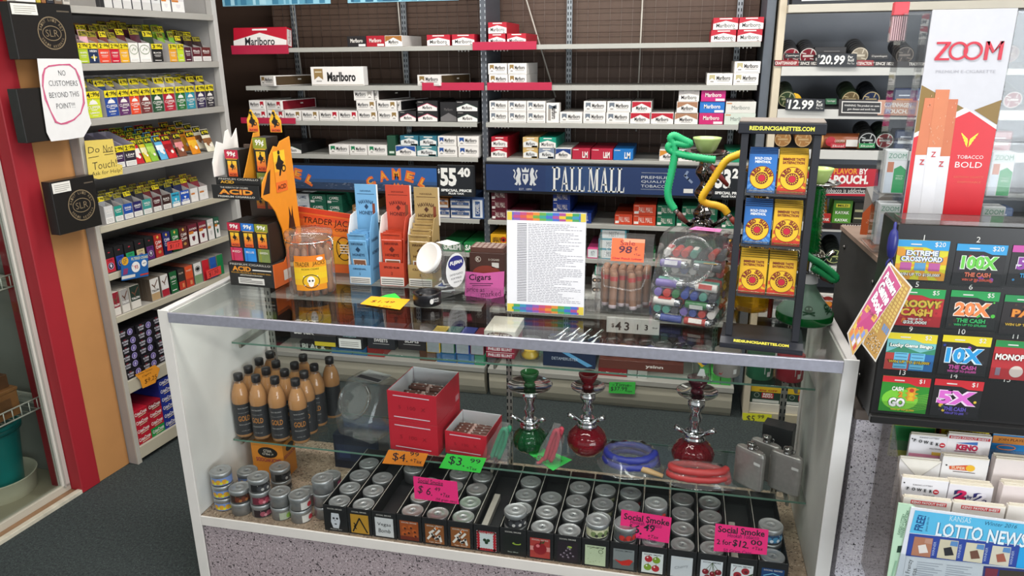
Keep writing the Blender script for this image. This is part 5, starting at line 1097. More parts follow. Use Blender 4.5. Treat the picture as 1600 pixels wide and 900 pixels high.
# brown carton of cigars and its pink sign
x0,x1=.770,.880;t=thing('cigar_carton','brown open carton of cigar boxes behind the pink handwritten card','carton',(x0,.40,Z0))
b=MB();w=x1-x0;b.box(0,w,0,.07,0,.105,'#4a2f28','card',.001);b.text(F0,w*.25,.085,'K',.011,'#cfc4b8',bold=.03);b.ring(F0,w*.25,.085,.009,.0015,'#cfc4b8');b.text(F0,w*.7,.085,'5 CIGARS',.006,'#cfc4b8',.034,bold=.02);b.rect(F0,w*.64,.06,w*.84,.076,'#dedad4',.0006);b.disc(F0,w*.5,.04,w*.42,'#8a3a2c',.0006,ry=.026);b.build('carton_body',t)
for i in range(6):
 b=MB();b.box(0,w-.006,0,.0095,0,.016,'#5c3b32','card',.0006);G=Frame((0,0,.016),(1,0,0),(0,1,0))
 for k in range(6):b.rect(G,.006+.016*k,.002,.016+.016*k,.005,'#d9cdc0',.0003)
 tag(b.build('cigar_pack',loc=(x0+.003,.4015+.0112*i,Z0+.1055)),f'slim brown cigar pack in the open brown carton, {ORD[i + 1]} from the front','pack','packs in the brown open carton')
def card(name,px,y,col,draw,lab,cat='price card',tilt=0.0,t=.0006,group=None):
 """handwritten paper card facing the shopper at distance y"""
 P=[oy(a,e,y)for a,e in px];xm=sum(p[0]for p in P)/len(P);zm=min(p[1]for p in P);Q=[(p[0]-xm,p[1]-zm)for p in P]
 ar=sum(Q[i][0]*Q[(i+1)%len(Q)][1]-Q[(i+1)%len(Q)][0]*Q[i][1]for i in range(len(Q)));Q=Q if ar>0 else Q[::-1]
 b=MB();b.prism(Q,-t,0,col,'paper',F0);L=lambda a,e:(oy(a,e,y)[0]-xm,oy(a,e,y)[1]-zm)
 for st,p0,p1,hp,c,kw in draw:
  a,e=L(*p0),L(*p1)
  if st=='_':b.stroke(F0,[a,e],.0016,c);continue
  h=abs(L(p0[0],p0[1]-hp)[1]-a[1]);b.text(F0,(a[0]+e[0])/2,(a[1]+e[1])/2,st,h,c,math.hypot(e[0]-a[0],e[1]-a[1]),rot=math.degrees(math.atan2(e[1]-a[1],e[0]-a[0])),off=.0006,mat='paper',**kw)
 return tag(b.build(name,loc=(xm,y,zm)),lab,cat,group)
IK='#2a2430';HW=dict(bold=.0,shear=.12)
card('price_card',[(727,424),(755,427),(788,424),(787,463),(766,467),(726,462)],.392,'#e870b8',[('Cigars',(733,434.5),(767,434),12,IK,dict(bold=.01,shear=.1)),('_',(734,443),(770,443),1,IK,0),('_',(738,446),(767,446),1,IK,0),('price as',(729,453),(757,454),9,IK,HW),('marked',(751,460),(783,458),9,IK,HW)],'pink handwritten card on the front of the brown cigar carton')
def flat_card(px,z,col,lines,lab,cat='price card',name='price_card'):
 P=[at_z(a,e,z)for a,e in px];c=sum(P,Vector())/len(P);Q=[((p-c).x,(p-c).y)for p in P]
 ar=sum(Q[i][0]*Q[(i+1)%len(Q)][1]-Q[(i+1)%len(Q)][0]*Q[i][1]for i in range(len(Q)));Q=Q if ar>0 else Q[::-1]
 G=Frame((0,0,0),(1,0,0),(0,1,0));b=MB();b.prism(Q,0,.0006,col,'paper',G);L=lambda a,e:((at_z(a,e,z)-c).x,(at_z(a,e,z)-c).y)
 for st,p0,p1,hm in lines:
  a,e=L(*p0),L(*p1);b.text(G,(a[0]+e[0])/2,(a[1]+e[1])/2,st,hm,'#4a2a14',math.hypot(e[0]-a[0],e[1]-a[1]),shear=.1,rot=math.degrees(math.atan2(e[1]-a[1],e[0]-a[0])),off=.001,mat='paper')
 return tag(b.build(name,loc=(c.x,c.y,z)),lab,cat)
flat_card([(563,475),(580,463),(641,468),(625,484)],CH+.0022,'#eba21e',[('$1.49',(580,471),(616,473),.022),('+ tax',(590,478),(612,479.5),.01)],'orange handwritten price card lying on the counter glass')
flat_card([(588,466),(603,461),(617,458.5),(626,466),(612,469)],CH+.0006,'#35c23f',[],'green paper card under the orange price card on the counter')
# acrylic stand with a printed list
x0,z1=oy(791,334,.165);x1,_=oy(918,334,.165);xb0,_=oy(789,497,.165);w=x1-x0;h=z1-Z0+.004
t=thing('list_stand','clear acrylic stand holding a rainbow-bordered printed list on the counter','stand',(x0-.003,.165,Z0+.0037),math.radians(1.5));t.rotation_euler=(math.radians(-3),0,math.radians(1.5))
b=MB();b.box(0,w,0,.003,0,h,'#f2f5f4','clear',.0006);b.box(0,w,.003,.07,0,.003,'#f2f5f4','clear',.0006);b.build('acrylic_holder',t)
b=MB();F=FR(y=-.0012);b.box(.002,w-.002,-.0012,-.0004,.003,h-.003,'#e4e3e6','paper',.0002)
RB=['#d9b83a','#4a9a5a','#3f8fb0','#5a6ab0','#8a5aa8','#b8507a','#cf5a4a','#d98a3a','#6aa04a','#3a9a8a','#4a6ac0','#a8508a']
for s,(v0,v1)in enumerate(((.004,.026),(h-.026,h-.004))):
 for i in range(24):b.rect(F,.003+(w-.006)*i/24,v0,.003+(w-.006)*(i+1)/24,v1,RB[(i//2+s*3)%12],.0003);b.rect(F,.003+(w-.006)*i/24,v0+.006,.003+(w-.006)*(i+1)/24,v0+.014,RB[(i//2+s*3+1)%12],.0005)
 b.rect(F,.003,v0,.016,v1,'#d9c24a',.0006);b.rect(F,w-.016,v0,w-.003,v1,'#d9c24a',.0006)
random.seed(9);v=h-.036
while v>.034:
 x=.03;L=random.uniform(.10,.185);b.rect(F,x,v,x+.026,v+.0016,'#5c5a62',.0004);x+=.03
 while x<.03+L:q=random.uniform(.004,.014);b.rect(F,x,v,min(x+q,w-.012),v+.0013,'#8d8b94',.0004);x+=q+.0022
 v-=.0046
b.build('printed_sheet',t)
# clear bin of punch lighters
bw,bh=.150,.205;t=thing('acrylic_bin','clear acrylic bin of wrapped cigar lighters with an orange sale card','bin',(1.252,.285,Z0),math.radians(-2));F=Frame((0,0,0),(0,1,0),(0,0,1))
pr=[(-.055,0),(.055,0),(.062,.01),(.062,.18),(.05,.20),(.03,bh),(.0,bh),(-.012,.195),(-.058,.06),(-.062,.04),(-.062,.01)]
b=MB();b.prism(pr,-bw/2,bw/2,'#f0f1f0','clear',F);b.build('bin_body',t)
b=MB();a,e=Vector((0,-.059,.07)),Vector((0,-.022,.175));b.tube(smooth_path([a+Vector((-.05,-.004,.006)),a+Vector((.05,-.004,.006)),e+Vector((.05,-.004,-.004)),e+Vector((-.05,-.004,-.004)),a+Vector((-.05,-.004,.006))],3),.0022,'#f2f4f4','clear',6)
b.build('opening_rim',t)
S=Frame((-.036,-.044,.143),(1,0,0),(0,.33,.945));S=Frame(S.o+S.n*.006,S.u,S.v);b=MB();b.slab(S,0,0,.088,.062,.0006,'#f0714a','paper',.0001);b.rect(S,.03,.052,.088,.062,'#f29a78',.0009);b.text(S,.043,.05,'Sale',.013,'#8a1f2a',.04,bold=0,off=.0011);b.text(S,.038,.032,'98',.02,'#4a1c34',.036,bold=.02,shear=.1,off=.0011);b.text(S,.066,.036,'¢',.015,'#4a1c34',off=.0011);b.text(S,.07,.02,'+Tax',.006,'#4a1c34',off=.0011);b.text(S,.044,.007,'Cigar Punch Lighter',.007,'#b01830',.08,bold=.03,off=.0011);o=b.build('sale_card',t);o['label']='orange sale card'
def tube_lighter():
 b=MB();b.lathe([(.0100,0),(.0108,.002),(.0108,.088),(.0095,.095),(.006,.098)],'#8a6248','wood',12);b.lathe([(.0110,.072),(.0111,.084)],'#a52a26','card',12);b.lathe([(.0085,-.004),(.0109,-.002),(.0109,.006)],'#c9b9bc','pouch',12);return b.build('cigar_lighter')
Mb=Matrix.LocRotScale(t.location,t.rotation_euler,None);k=0
for row,(y,z,tl,xs)in enumerate(((-.044,.012,72,(-.03,.03)),(-.020,.012,82,(-.054,-.032,-.008,.016,.040)),(.003,.013,85,(-.06,-.036,-.012,.012,.036,.06)),(.026,.013,87,(-.06,-.036,-.012,.012,.036,.06)),(.048,.013,89,(-.06,-.036,-.012,.012,.036,.06)))):
 for x in xs:
  k+=1;an=math.radians(90-tl);place('tubelighter',tube_lighter,Mb@Vector((x*.95,y,z)),0,'brown wrapped cigar lighter standing in the clear acrylic bin','lighter','cigar lighters in the acrylic bin',rot=(-an*.6,(.06-.03*((k*7)%5))*(row==0),random.uniform(-.2,.2)))
# big jar of lighters
t=slant_jar(.178,.185,.232,.062);tag(t,'large clear slant-mouthed jar full of assorted lighters','jar');JL=Vector((1.433,.235,Z0));JR=math.radians(-14);t.location=JL;t.rotation_euler=(0,0,JR)
def lighter(c,lab):
 o=None;b=MB();b.lathe([(.0095,0),(.0105,.002),(.0105,.055)],c,'plastic',14);b.rect(Frame((0,-.0106,0),(1,0,0),(0,0,1)),-.006,.012,.006,.046,lab,.0006);o=b.build('lighter')
 b=MB();b.lathe([(.0103,.0552),(.0103,.069),(.009,.070)],'#b9bbbf','chrome',14);b.build('hood',o);b=MB();b.box(-.004,.004,-.0095,-.001,.0702,.0745,'#1f1f22','plastic',.001);b.build('button',o);return o
LC=[('#2a6a3a','#cfd2cc','green'),('#23252c','#d6d4d0','black'),('#2b3f8a','#dedcd6','blue'),('#b03028','#e0d9d0','red'),('#e0641e','#2a1a14','orange'),('#6a5a9a','#dad6e0','purple'),('#cfcac4','#b03028','white'),('#4a8a7a','#e0ded6','teal'),('#3a3a40','#c9a23a','charcoal')]
MJ=Matrix.LocRotScale(JL,Matrix.Rotation(JR,3,'Z').to_euler(),None);random.seed(21)
for layer in range(8):
 zl=.0145+layer*.0225;yf=-.080+max(0,(zl-.085))*.70;alt=layer%2
 lim=(.08,.070)
 if not alt:
  y=yf+.006
  while y<lim[1]:
   for x0 in(-.081,.002):
    c=random.choice(LC);fl=random.random()<.5;R3=Matrix.Rotation(math.pi/2 if not fl else-math.pi/2,3,'Y');R3=Matrix.Rotation(random.uniform(-.05,.05),3,'Z')@R3@Matrix.Rotation(random.uniform(0,6),3,'Z')
    place(('lighter',c[2]),lambda:lighter(c[0],c[1]),MJ@Vector((x0 if not fl else x0+.0755,y,zl)),0,f'{c[2]} pocket lighter lying among the others inside the big jar','lighter',f'{c[2]} lighters in the big jar',rot=(Matrix.Rotation(JR,3,'Z')@R3).to_euler())
   y+=.0235
 else:
  x=-.072
  while x<.078:
   for y0 in((yf+.003,yf+.08)if yf<-.06 else(max(yf+.003,-.002),)):
    if y0+.075>lim[1]+.008:continue
    c=random.choice(LC);R3=Matrix.Rotation(random.uniform(-.05,.05),3,'Z')@Matrix.Rotation(-math.pi/2,3,'X')@Matrix.Rotation(random.uniform(0,6),3,'Z')
    place(('lighter',c[2]),lambda:lighter(c[0],c[1]),MJ@Vector((x,y0,zl)),0,f'{c[2]} pocket lighter lying among the others inside the big jar','lighter',f'{c[2]} lighters in the big jar',rot=(Matrix.Rotation(JR,3,'Z')@R3).to_euler())
   x+=.0235
P=MJ@Vector((.02,.03,.2358));b=MB();b.prism([(-.04,-.02),(.04,-.012),(.035,.022),(-.035,.02)],0,.0008,'#ea86bf','paper',Frame((0,0,0),(1,0,0),(0,1,0)));b.text(Frame((0,0,.0008),(1,0,0),(0,1,0)),0,0,'Lighters',.012,'#8a3068',.05,off=.0004)
tag(b.build('price_card',loc=P,rz=-.35),'pink card lying on top of the big lighter jar','price card')
# black wire rack of red sun packs
RA=math.radians(-6);t=thing('cigarette_rack','black two column counter rack of sun emblem cigarette packs','rack',(1.600,.075,Z0),RA);BKN='#23252c'
b=MB();b.prism([(-.058,0),(.075,0),(.075,.018),(-.038,.022),(-.058,.012)],-.094,.094,BKN,'plastic',Frame((0,0,0),(0,1,0),(0,0,1)));G=Frame((0,-.058,.0115),(1,0,0),(0,.02,.0105));b.text(G,0,.011,'REDSUNCIGARETTES.COM',.0085,'#e0d64a',.125,bold=.04,off=.0008);b.build('base',t)
for x in(-.076,.076):
 b=MB();b.box(x-.008,x+.008,-.030,-.020,.0222,.505,BKN,'paint',.001);b.build('post',t)
 b=MB();b.box(x-.006,x+.006,.045,.055,.0190,.505,BKN,'paint',.001);b.build('post',t)
b=MB();b.box(-.092,.092,-.034,.062,.5052,.53,BKN,'plastic',.002);b.box(-.090,.090,-.030,.060,.5301,.534,'#8a8078','paint',.001);b.text(FR(y=-.034),0,.518,'REDSUNCIGARETTES.COM',.0095,'#e0dc5a',.135,bold=.04);b.build('header',t)
MR=Matrix.LocRotScale(t.location,t.rotation_euler,None)
def sun_pack(kind):
 w,h,d=.063,.090,.0085;b=MB();blue=kind=='blue';c='#2f6fb8' if blue else '#dfae28'
 b.box(-w/2,w/2,0,d,0,h,'#2a3350' if blue else '#8a7a30','pouch',.001);b.rect(F0,-w*.48,.001,w*.48,h-.001,c,.0003);cx,cy=0,h*.40
 r2='#5b93d0' if blue else '#cf5a2a'
 for i in range(10):
  a0,a1=math.pi+math.pi*i/10,math.pi+math.pi*(i+.5)/10;q=lambda a:(max(-w*.47,min(w*.47,cx+.06*math.cos(a))),max(.002,min(h*.72 if not blue else h*.72,cy+.06*math.sin(a))))
  b.shape(F0,[(cx,cy),q(a0),q(a1)],r2,.0005)
 if not blue:b.rect(F0,-w*.48,.001,w*.48,h*.16,'#c83a26',.0007)
 b.disc(F0,cx,cy,.0262,'#e3b92c',.0009,n=28);b.ring(F0,cx,cy,.0262,.0012,'#7a1f22',.0011);b.disc(F0,cx,cy-.001,.0135,'#6a1a22',.0012,n=20);b.disc(F0,cx,cy-.001,.0075,'#c02038',.0016,n=16)
 for i in range(14):a=2*math.pi*i/14;b.shape(F0,[(cx+.0085*math.cos(a-.18),cy-.001+.0085*math.sin(a-.18)),(cx+.0085*math.cos(a+.18),cy-.001+.0085*math.sin(a+.18)),(cx+.0125*math.cos(a),cy-.001+.0125*math.sin(a))],'#e3b92c',.0014)
 for i,ch in enumerate('RED SUN'):
  a=math.radians(158-i*136/6);b.text(F0,cx+.0200*math.cos(a),cy+.0200*math.sin(a),ch,.0095,'#7a1a1e',.0075,bold=.05,rot=math.degrees(a)-90,off=.0016)
 for i,(s1,wd)in enumerate((('BOLD COLD',.036),('MENTHOL',.034))if blue else(('IMMENSE TASTE',.046),('SATISFACTION',.046))):b.text(F0,0,h*(.88-.085*i),s1,.006,'#e6ecf2' if blue else '#7a2a1c',wd,bold=.04,off=.0009)
 b.text(F0,0,.006,'REDSUNCIGARETTES.COM',.003,'#e6ecf2' if blue else '#f0c030',.05,bold=.03,off=.001);return b.build('sun_pack')
for r,(z,kk)in enumerate(((.370,'by'),(.250,'by'),(.128,'yy'))):
 b=MB();b.box(-.0665,.0665,-.028,.060,z-.004,z-.0005,'#5a5c60','paint',.0006);b.box(-.0665,.0665,-.030,-.028,z-.004,z+.010,'#9a9c9e','clear',.0004);b.build('pack_shelf',t)
 for cidx,k in enumerate(kk):
  kind='blue' if k=='b' else 'yellow'
  for d in range(5):
   col='left' if cidx==0 else 'right'
   place(('sun',kind),lambda:sun_pack(kind),MR@Vector((-.0325+.065*cidx,-.022+.0125*d,z+.0006+.0022*d)),0,f'{kind} sun emblem pack, {col} column, {["top", "middle", "lowest"][r]} shelf of black rack, {ORD[d + 1]} from front','pack',f'{kind} packs, {["top", "middle", "lowest"][r]} shelf of the black rack',rot=(math.radians(-5),0,RA))
# ------------------------------------------------------------------ inside the display counter
ZD,ZL,ZU=DECK+.0004,SHL+.0004,SHU+.0004
# --- tobacco tins and their black trays on the deck
TR,TH=.0325,.042
def tin(lab_c,art,lab2):
 b=MB();b.lathe([(.028,0),(TR*.955,.001),(TR*.955,.030)],'#a4a6a8','brushed',28);o=b.build('tobacco_tin')
 b=MB();b.lathe([(TR*.985,.029),(TR,.0295),(TR,.0395),(TR*.97,.041),(TR*.93,TH),(TR*.88,.0408),(TR*.42,.0408),(TR*.36,TH),(TR*.30,.0404),(.001,.0400)],'#b0b2b3','brushed',32)
 b.box(-.0035,.0035,-.0012,.0012,.0405,.0435,'#8d8f92','brushed',.0004);b.build('lid',o)
 if lab_c:
  b=MB();n=30;R=TR*.962;A=lambda i:2*math.pi*i/n+math.radians(200)
  for i in range(n-8):
   for j in range(3):b.poly([(R*math.cos(A(i)),R*math.sin(A(i)),.003+.008*j),(R*math.cos(A(i+1)),R*math.sin(A(i+1)),.003+.008*j),(R*math.cos(A(i+1)),R*math.sin(A(i+1)),.011+.008*j),(R*math.cos(A(i)),R*math.sin(A(i)),.011+.008*j)],lab_c,'card')
  R2=R+.0003
  class TF:
   def p(s,u,v,o=0.0):a=math.radians(-75)+u/R;return((R2+o)*math.cos(a),(R2+o)*math.sin(a),v)
  q=TF()
  for k in range(3):b.disc(q,-.018+.018*k,.014,.0085,art,.0003,n=10);b.disc(q,-.010+.018*k,.010,.005,lab2,.0005,n=8)
  b.rect(q,-.024,.0225,.012,.0255,lab2,.0003);b.build('label',o)
 return o
TK={'plain':(None,'',''),'citrus':('#7b93c9','#d8a02c','#d9d23a'),'brown':('#3a241c','#6a2f1c','#a86a3a'),'black':('#1e1c1e','#3a3a3e','#b9b6b2'),'floral':('#2a1c20','#9a4a5a','#c98a92'),'rosy':('#6a2434','#b04a5a','#d98a94'),'green':('#a9b09a','#8ab04a','#5a7a3a'),'strawberry':('#d6d2cc','#c2303a','#d9484a'),'pink':('#d2628c','#e8a8c0','#b93a6a'),'cream':('#cfceaa','#7a8a5a','#3a3a34'),'chili':('#54565a','#c2322a','#8a2420'),'blue':('#24456a','#4a8ab0','#cfd8e0')}
def put_tin(k,x,y,z,lab,grp,rz=0.0):return place(('tin',k),lambda:tin(*TK[k]),(x,y,z),rz,lab,'tin',grp)
for i,(x,y,ks,wd)in enumerate(((.048,.062,('citrus','citrus','citrus'),'front left corner stack'),(.085,.142,('citrus','citrus'),'stack behind the left corner stack'),(.115,.050,('plain','brown'),'second front stack from left'),(.182,.054,('floral','rosy','black'),'third front stack from left'),
(.175,.185,('black','black'),'rear stack beside the orange box'),(.249,.054,('green','plain'),'fourth front stack from left'),(.315,.052,('strawberry','strawberry'),'fifth front stack from left'),(.3785,.085,('pink','pink','plain'),'tall stack beside the first black tray'),(.360,.170,('pink','pink'),'rear pink stack near the first black tray'),(.292,.135,('plain',),'rear position behind the strawberry tins'))):
 for j,k in enumerate(ks):put_tin(k,x,y,ZD+j*(TH+.0021),f'{k if k != "plain" else "unlabelled silver"} tobacco tin, {["bottom", "second", "third"][j]} of the {wd}','loose tobacco tins',rz=.3*i)
b_=.405
PITCH=.0768
def art_face(b,w,h,kind):
 F=F0;u0,u1,v0,v1=w*.12,w*.88,h*.06,h*.78;cx,cy=w/2,h*.42
 bg={'mask':'#151416','bolt':'#b98a2a','vegas':'#cfd0d0','bee':'#9a4a1c','splash':'#8a5228','straw':'#c9d2d2','lime':'#171a17','apple':'#a83a34','grape':'#241a22','pale':'#b9c6a4','chili':'#7e8484','apples':'#d4d8d6','cherryw':'#c2c6ca','cherries':'#ccd0d4','rasp':'#d0d4d6','ocean':'#143a6a'}[kind]
 b.rect(F,u0,v0,u1,v1,bg,.0004);b.text(F,cx,h*.88 if kind in('mask','bolt','vegas','lime','grape')else v1-h*.06,'SOCIAL SMOKE',h*.05,'#cfcac2' if kind not in('pale','apples','cherries','rasp','chili')else '#33363a',w*.62,bold=.01,off=.0008)
 D=lambda u,v,r,c,ry=None,o=.0007,n=14:b.disc(F,cx+u*w,cy+v*h,r*w,c,o,ry=(ry or r)*w,n=n)
 S=lambda pts,t,c,o=.0008:b.stroke(F,[(cx+a*w,cy+e*h)for a,e in pts],t*w,c,o)
 if kind=='mask':b.shape(F,[(cx-.2*w,cy-.05*h),(cx-.12*w,cy-.28*h),(cx+.12*w,cy-.28*h),(cx+.2*w,cy+.0*h),(cx+.16*w,cy+.3*h),(cx-.16*w,cy+.3*h)],'#c9ccd2',.0006);D(-.07,.1,.05,'#2a2a30');D(.08,.1,.05,'#2a2a30');D(0,-.12,.06,'#3a3a40',.03);D(-.02,.02,.03,'#85888e');b.text(F,cx,h*.1,'Absolute Zero',h*.05,'#c9c6c2',w*.5,off=.001)
 elif kind=='bolt':S([(-.3,-.3),(0,.22),(.3,-.3)],.06,'#1c1a16');S([(-.24,.02),(-.16,-.08),(-.24,-.1),(-.16,-.2)],.05,'#1c1a16')
 elif kind=='vegas':b.text(F,cx,cy+h*.1,'Vegas',h*.16,'#26262a',w*.56,off=.001,shear=.1);b.text(F,cx,cy-h*.13,'Bomb',h*.15,'#26262a',w*.5,off=.001,shear=.1)
 elif kind=='bee':
  for u,v in((-.2,.1),(.05,.14),(.2,.0),(-.05,-.06),(.22,-.16),(-.22,-.12)):D(u,v,.09,'#b85a22');D(u+.03,v-.03,.05,'#4a1f10',o=.001)
  b.rect(F,u0,v0,u1,v0+h*.14,'#6a2412',.0006)
 elif kind=='splash':
  for pts in([(-.28,-.2),(-.1,.0),(.05,-.2),(.2,-.05),(.25,-.25)],[(-.2,.02),(.0,.16),(.12,.3)],[(.05,.0),(.2,.16)]):S(pts,.09,'#ddd6cc')
  D(-.05,-.1,.07,'#2a1a12',o=.001);D(.12,-.16,.05,'#2a1a12',o=.001);D(.1,.24,.06,'#c8692a',o=.001);b.text(F,cx,h*.11,'Tiger Blend',h*.045,'#efe8dc',w*.5,off=.0012)
 elif kind=='straw':
  for q in range(7):
   for sd in(-1,1):D(sd*.32,-.3+.1*q,.065,'#b3202c',.07);D(-.3+.1*q,sd*.32,.06,'#a81c28',.06)
  for a in range(3):D(.08*math.cos(a*2.1+.5),.06*math.sin(a*2.1+.5),.07,'#1f3a22')
 elif kind=='lime':D(.14,.05,.17,'#8fa838',.06);D(.16,.08,.12,'#171a17',.05,.0009);b.text(F,cx,h*.14,'Baja Blue',h*.05,'#b9c0b4',w*.4,off=.001)
 elif kind=='apple':D(0,-.02,.26,'#8a1620');D(-.08,.08,.07,'#d9767a',o=.001);S([(0,.14),(.04,.26)],.04,'#3a2416');b.shape(F,[(cx+.02*w,cy+.2*h),(cx+.2*w,cy+.3*h),(cx+.14*w,cy+.18*h)],'#3a4a24',.001);b.rect(F,u0,cy-.1*h,u1,cy+.06*h,'#cf8a84',.0005)
 elif kind=='grape':
  for a,e in((-.24,-.14),(-.12,-.06),(0,-.12),(.12,-.04),(.22,-.14),(-.04,.04),(.1,.1),(-.16,-.2),(.04,-.2),(.02,.14)):D(a,e,.05,'#5a4a58');D(a-.01,e+.01,.02,'#b9b0b6',o=.001)
  D(.08,.18,.09,'#9ab04a',.05)
 elif kind=='pale':S([(-.2,.24),(-.05,.3),(.1,.26)],.03,'#8a9470');b.ring(F,cx+.2*w,cy+.16*h,.09*w,.02*w,'#4a5a3a',.0008,n=14);S([(.25,.26),(.3,.3)],.03,'#4a5a3a');[D(random.uniform(-.3,.3),random.uniform(-.3,.1),.018,'#97a381')for _ in range(9)]
 elif kind=='chili':b.shape(F,[(cx-.34*w,cy-.02*h),(cx-.1*w,cy-.08*h),(cx+.2*w,cy+.02*h),(cx+.35*w,cy-.02*h),(cx+.22*w,cy-.2*h),(cx-.05*w,cy-.22*h)],'#bf2a22',.0008);b.rect(F,u0,v0,u1,cy-.06*h,'#5a6060',.0005)
 elif kind=='apples':
  for a,e,c in((-.14,.14,'#b02430'),(.14,.12,'#7a9a2c'),(-.16,-.16,'#7a9a2c'),(.12,-.18,'#b02430')):D(a,e,.14,c);D(a-.04,e+.05,.03,'#f0e8e0',o=.001);S([(a,e+.08),(a+.02,e+.15)],.02,'#4a3018')
 elif kind=='cherryw':b.text(F,cx,cy,'Cherry',h*.12,'#8a8d92',w*.5,shear=.2,rot=20,off=.001)
 elif kind=='cherries':
  for a,e in((-.2,-.04),(.06,-.1),(.24,-.02),(-.12,-.24),(.16,-.26)):D(a,e,.12,'#7a1522');D(a-.03,e+.03,.03,'#c97a84',o=.001);S([(a,e+.06),(.02,.3)],.018,'#5a6a4a')
 elif kind=='rasp':
  for a,e in((.12,.14),(-.14,-.02),(.22,-.14),(-.05,-.22)):D(a,e,.14,'#9a2430');D(a+.02,e-.02,.06,'#5a1420',o=.001)
  b.shape(F,[(cx+.2*w,cy),(cx+.38*w,cy+.1*h),(cx+.34*w,cy-.2*h)],'#3a4a34',.0009);S([(-.3,.1),(-.2,.26)],.02,'#7a2434')
 elif kind=='ocean':D(0,-.1,.3,'#1f6aa0',.22);D(0,-.1,.2,'#57b0cc',.12,.001);D(.04,-.14,.1,'#0f2a3a',.06,.0013);S([(-.3,.1),(0,.2),(.3,.12)],.03,'#7ac0dc')
def tray(kind,extra):
 w,h,d=.0740,.088,.33;b=MB();K='#1a191b'
 b.box(0,w,0,.002,0,h,K,'card',.0004);b.box(0,.002,.0021,d,0,h,K,'card',.0004);b.box(w-.002,w,.0021,d,0,h,K,'card',.0004);b.box(.0021,w-.0021,d-.002,d,0,h,K,'card',.0004);b.box(.0021,w-.0021,.0021,d-.0021,.0395,.0410,'#222124','card',.0003)
 b.rect(Frame((0,0,h),(1,0,0),(0,1,0)),.0,.004,.0018,d,'#b9b4aa',.0003)
 if extra:b.box(.012,.03,.03,.2,.0412,.06,'#b0aaa0','card',.0006)
 art_face(b,w,h,kind);return b.build('tin_tray')
TL=[('mask',[0,1,2,3],'','white mask'),('bolt',[0,1,2],'','gold and black arrow'),('vegas',[3],'','white handwritten card'),('bee',[0,1,2],'','orange honeycomb'),('splash',[0,2,3],'','brown and white splash'),('splash',[0,1,2,3],'','second brown and white splash'),('straw',[],'x','strawberry bordered'),('lime',[0,1,2,3],'black','black with lime slice'),('apple',[0,1,2],'','red apple'),
('grape',[0,1,2,3],'','dark grape'),('pale',[0,1,2,3],'cream','pale green'),('chili',[0,1,2,3],'chili','grey with red chili'),('apples',[0,2],'b','four apples'),('cherryw',[0,1,2,3],'','plain white'),('cherries',[0,1,2,3],'','dark cherries'),('rasp',[],'x','raspberry'),('ocean',[0,1],'blue','blue ocean')]
random.seed(4)
for i,(kind,idx,ex,nm)in enumerate(TL):
 x=.412+i*PITCH;o=tray(kind,ex=='x');o.location=(x,.012,ZD);tag(o,f'black cardboard tin tray with {nm} front','tray','black tin trays')
 for q in idx:
  lk='plain' if kind not in('chili','cherries','ocean','pale')else{'chili':'chili','cherries':'rosy','ocean':'blue','pale':'cream'}[kind]
  put_tin(lk,x+.037,.012+.035+.0735*q,ZD+.0414,f'silver lidded tin in the {nm} tray, {ORD[q + 1]} from the front','tins in the black trays',rz=.2*((i*3+q)%5))
 if ex in TK:put_tin(ex,x+.037,.012+.036+(.0735 if ex=='blue' else 0),ZD+.0414+TH+.0022,f'{ex} labelled tin stacked on top of a tin in the {nm} tray','tins stacked above the trays',rz=.1)
 if ex=='b':put_tin('chili',x+.037,.012+.15,ZD+.0414+TH+.0022,f'red labelled tin stacked at the back of the {nm} tray','tins stacked above the trays')
# --- pink cards standing on the tins
PK='#f02f7c'
card('price_card',[(645.5,744),(714,753),(717,788),(648,779)],.055,PK,[('Social Smoke',(653,750),(692,755.5),7,IK,HW),('_',(653,754),(692,759),1,IK,0),('$ 6.',(653,764),(676,770),14,IK,HW),('49',(679,763.5),(688,765),6,IK,HW),('+Tax',(688,772),(703,775),6,IK,HW),('(50 gram cans)',(681,780),(714,784.5),5,IK,HW)],'pink card reading 6.49 leaning on the tins at the left of the trays')
card('price_card',[(971,796),(1049.5,809),(1045,849),(968,836)],.035,PK,[('Social Smoke',(975,806),(1046,817),10,IK,dict(bold=.02)),('Hookah Tobacco',(985,815),(1034,822.5),6,'#5a2050',HW),('$',(983,822),(988,823),8,IK,HW),('6.',(990,825),(1004,829),14,IK,dict(bold=.02)),('49',(1006,823),(1023,827),11,IK,dict(bold=.015)),('+Tax',(1012,837),(1029,840),5,IK,HW),('50 Gram Cans',(988,839),(1024,845),5,'#5a2050',HW)],'pink card reading 6.49 in front of the middle tin trays')
card('price_card',[(1118,818),(1201,828),(1198,867),(1115,861)],.022,PK,[('Social Smoke',(1122,826),(1195,834),10,IK,dict(bold=.02)),('Hookah Tobacco',(1137,836),(1186,840.5),6,'#5a2050',HW),('2 for',(1120,846),(1143,848),8,IK,dict(bold=.01)),('$12.',(1145,848),(1170,853),12,IK,dict(bold=.02)),('00',(1173,847),(1191,849),8,IK,dict(bold=.015)),('+Tax',(1175,856),(1192,858),5,IK,HW),('50 Gram Cans',(1130,859),(1174,864),5,'#5a2050',HW)],'pink card reading 2 for 12.00 in front of the right tin trays')
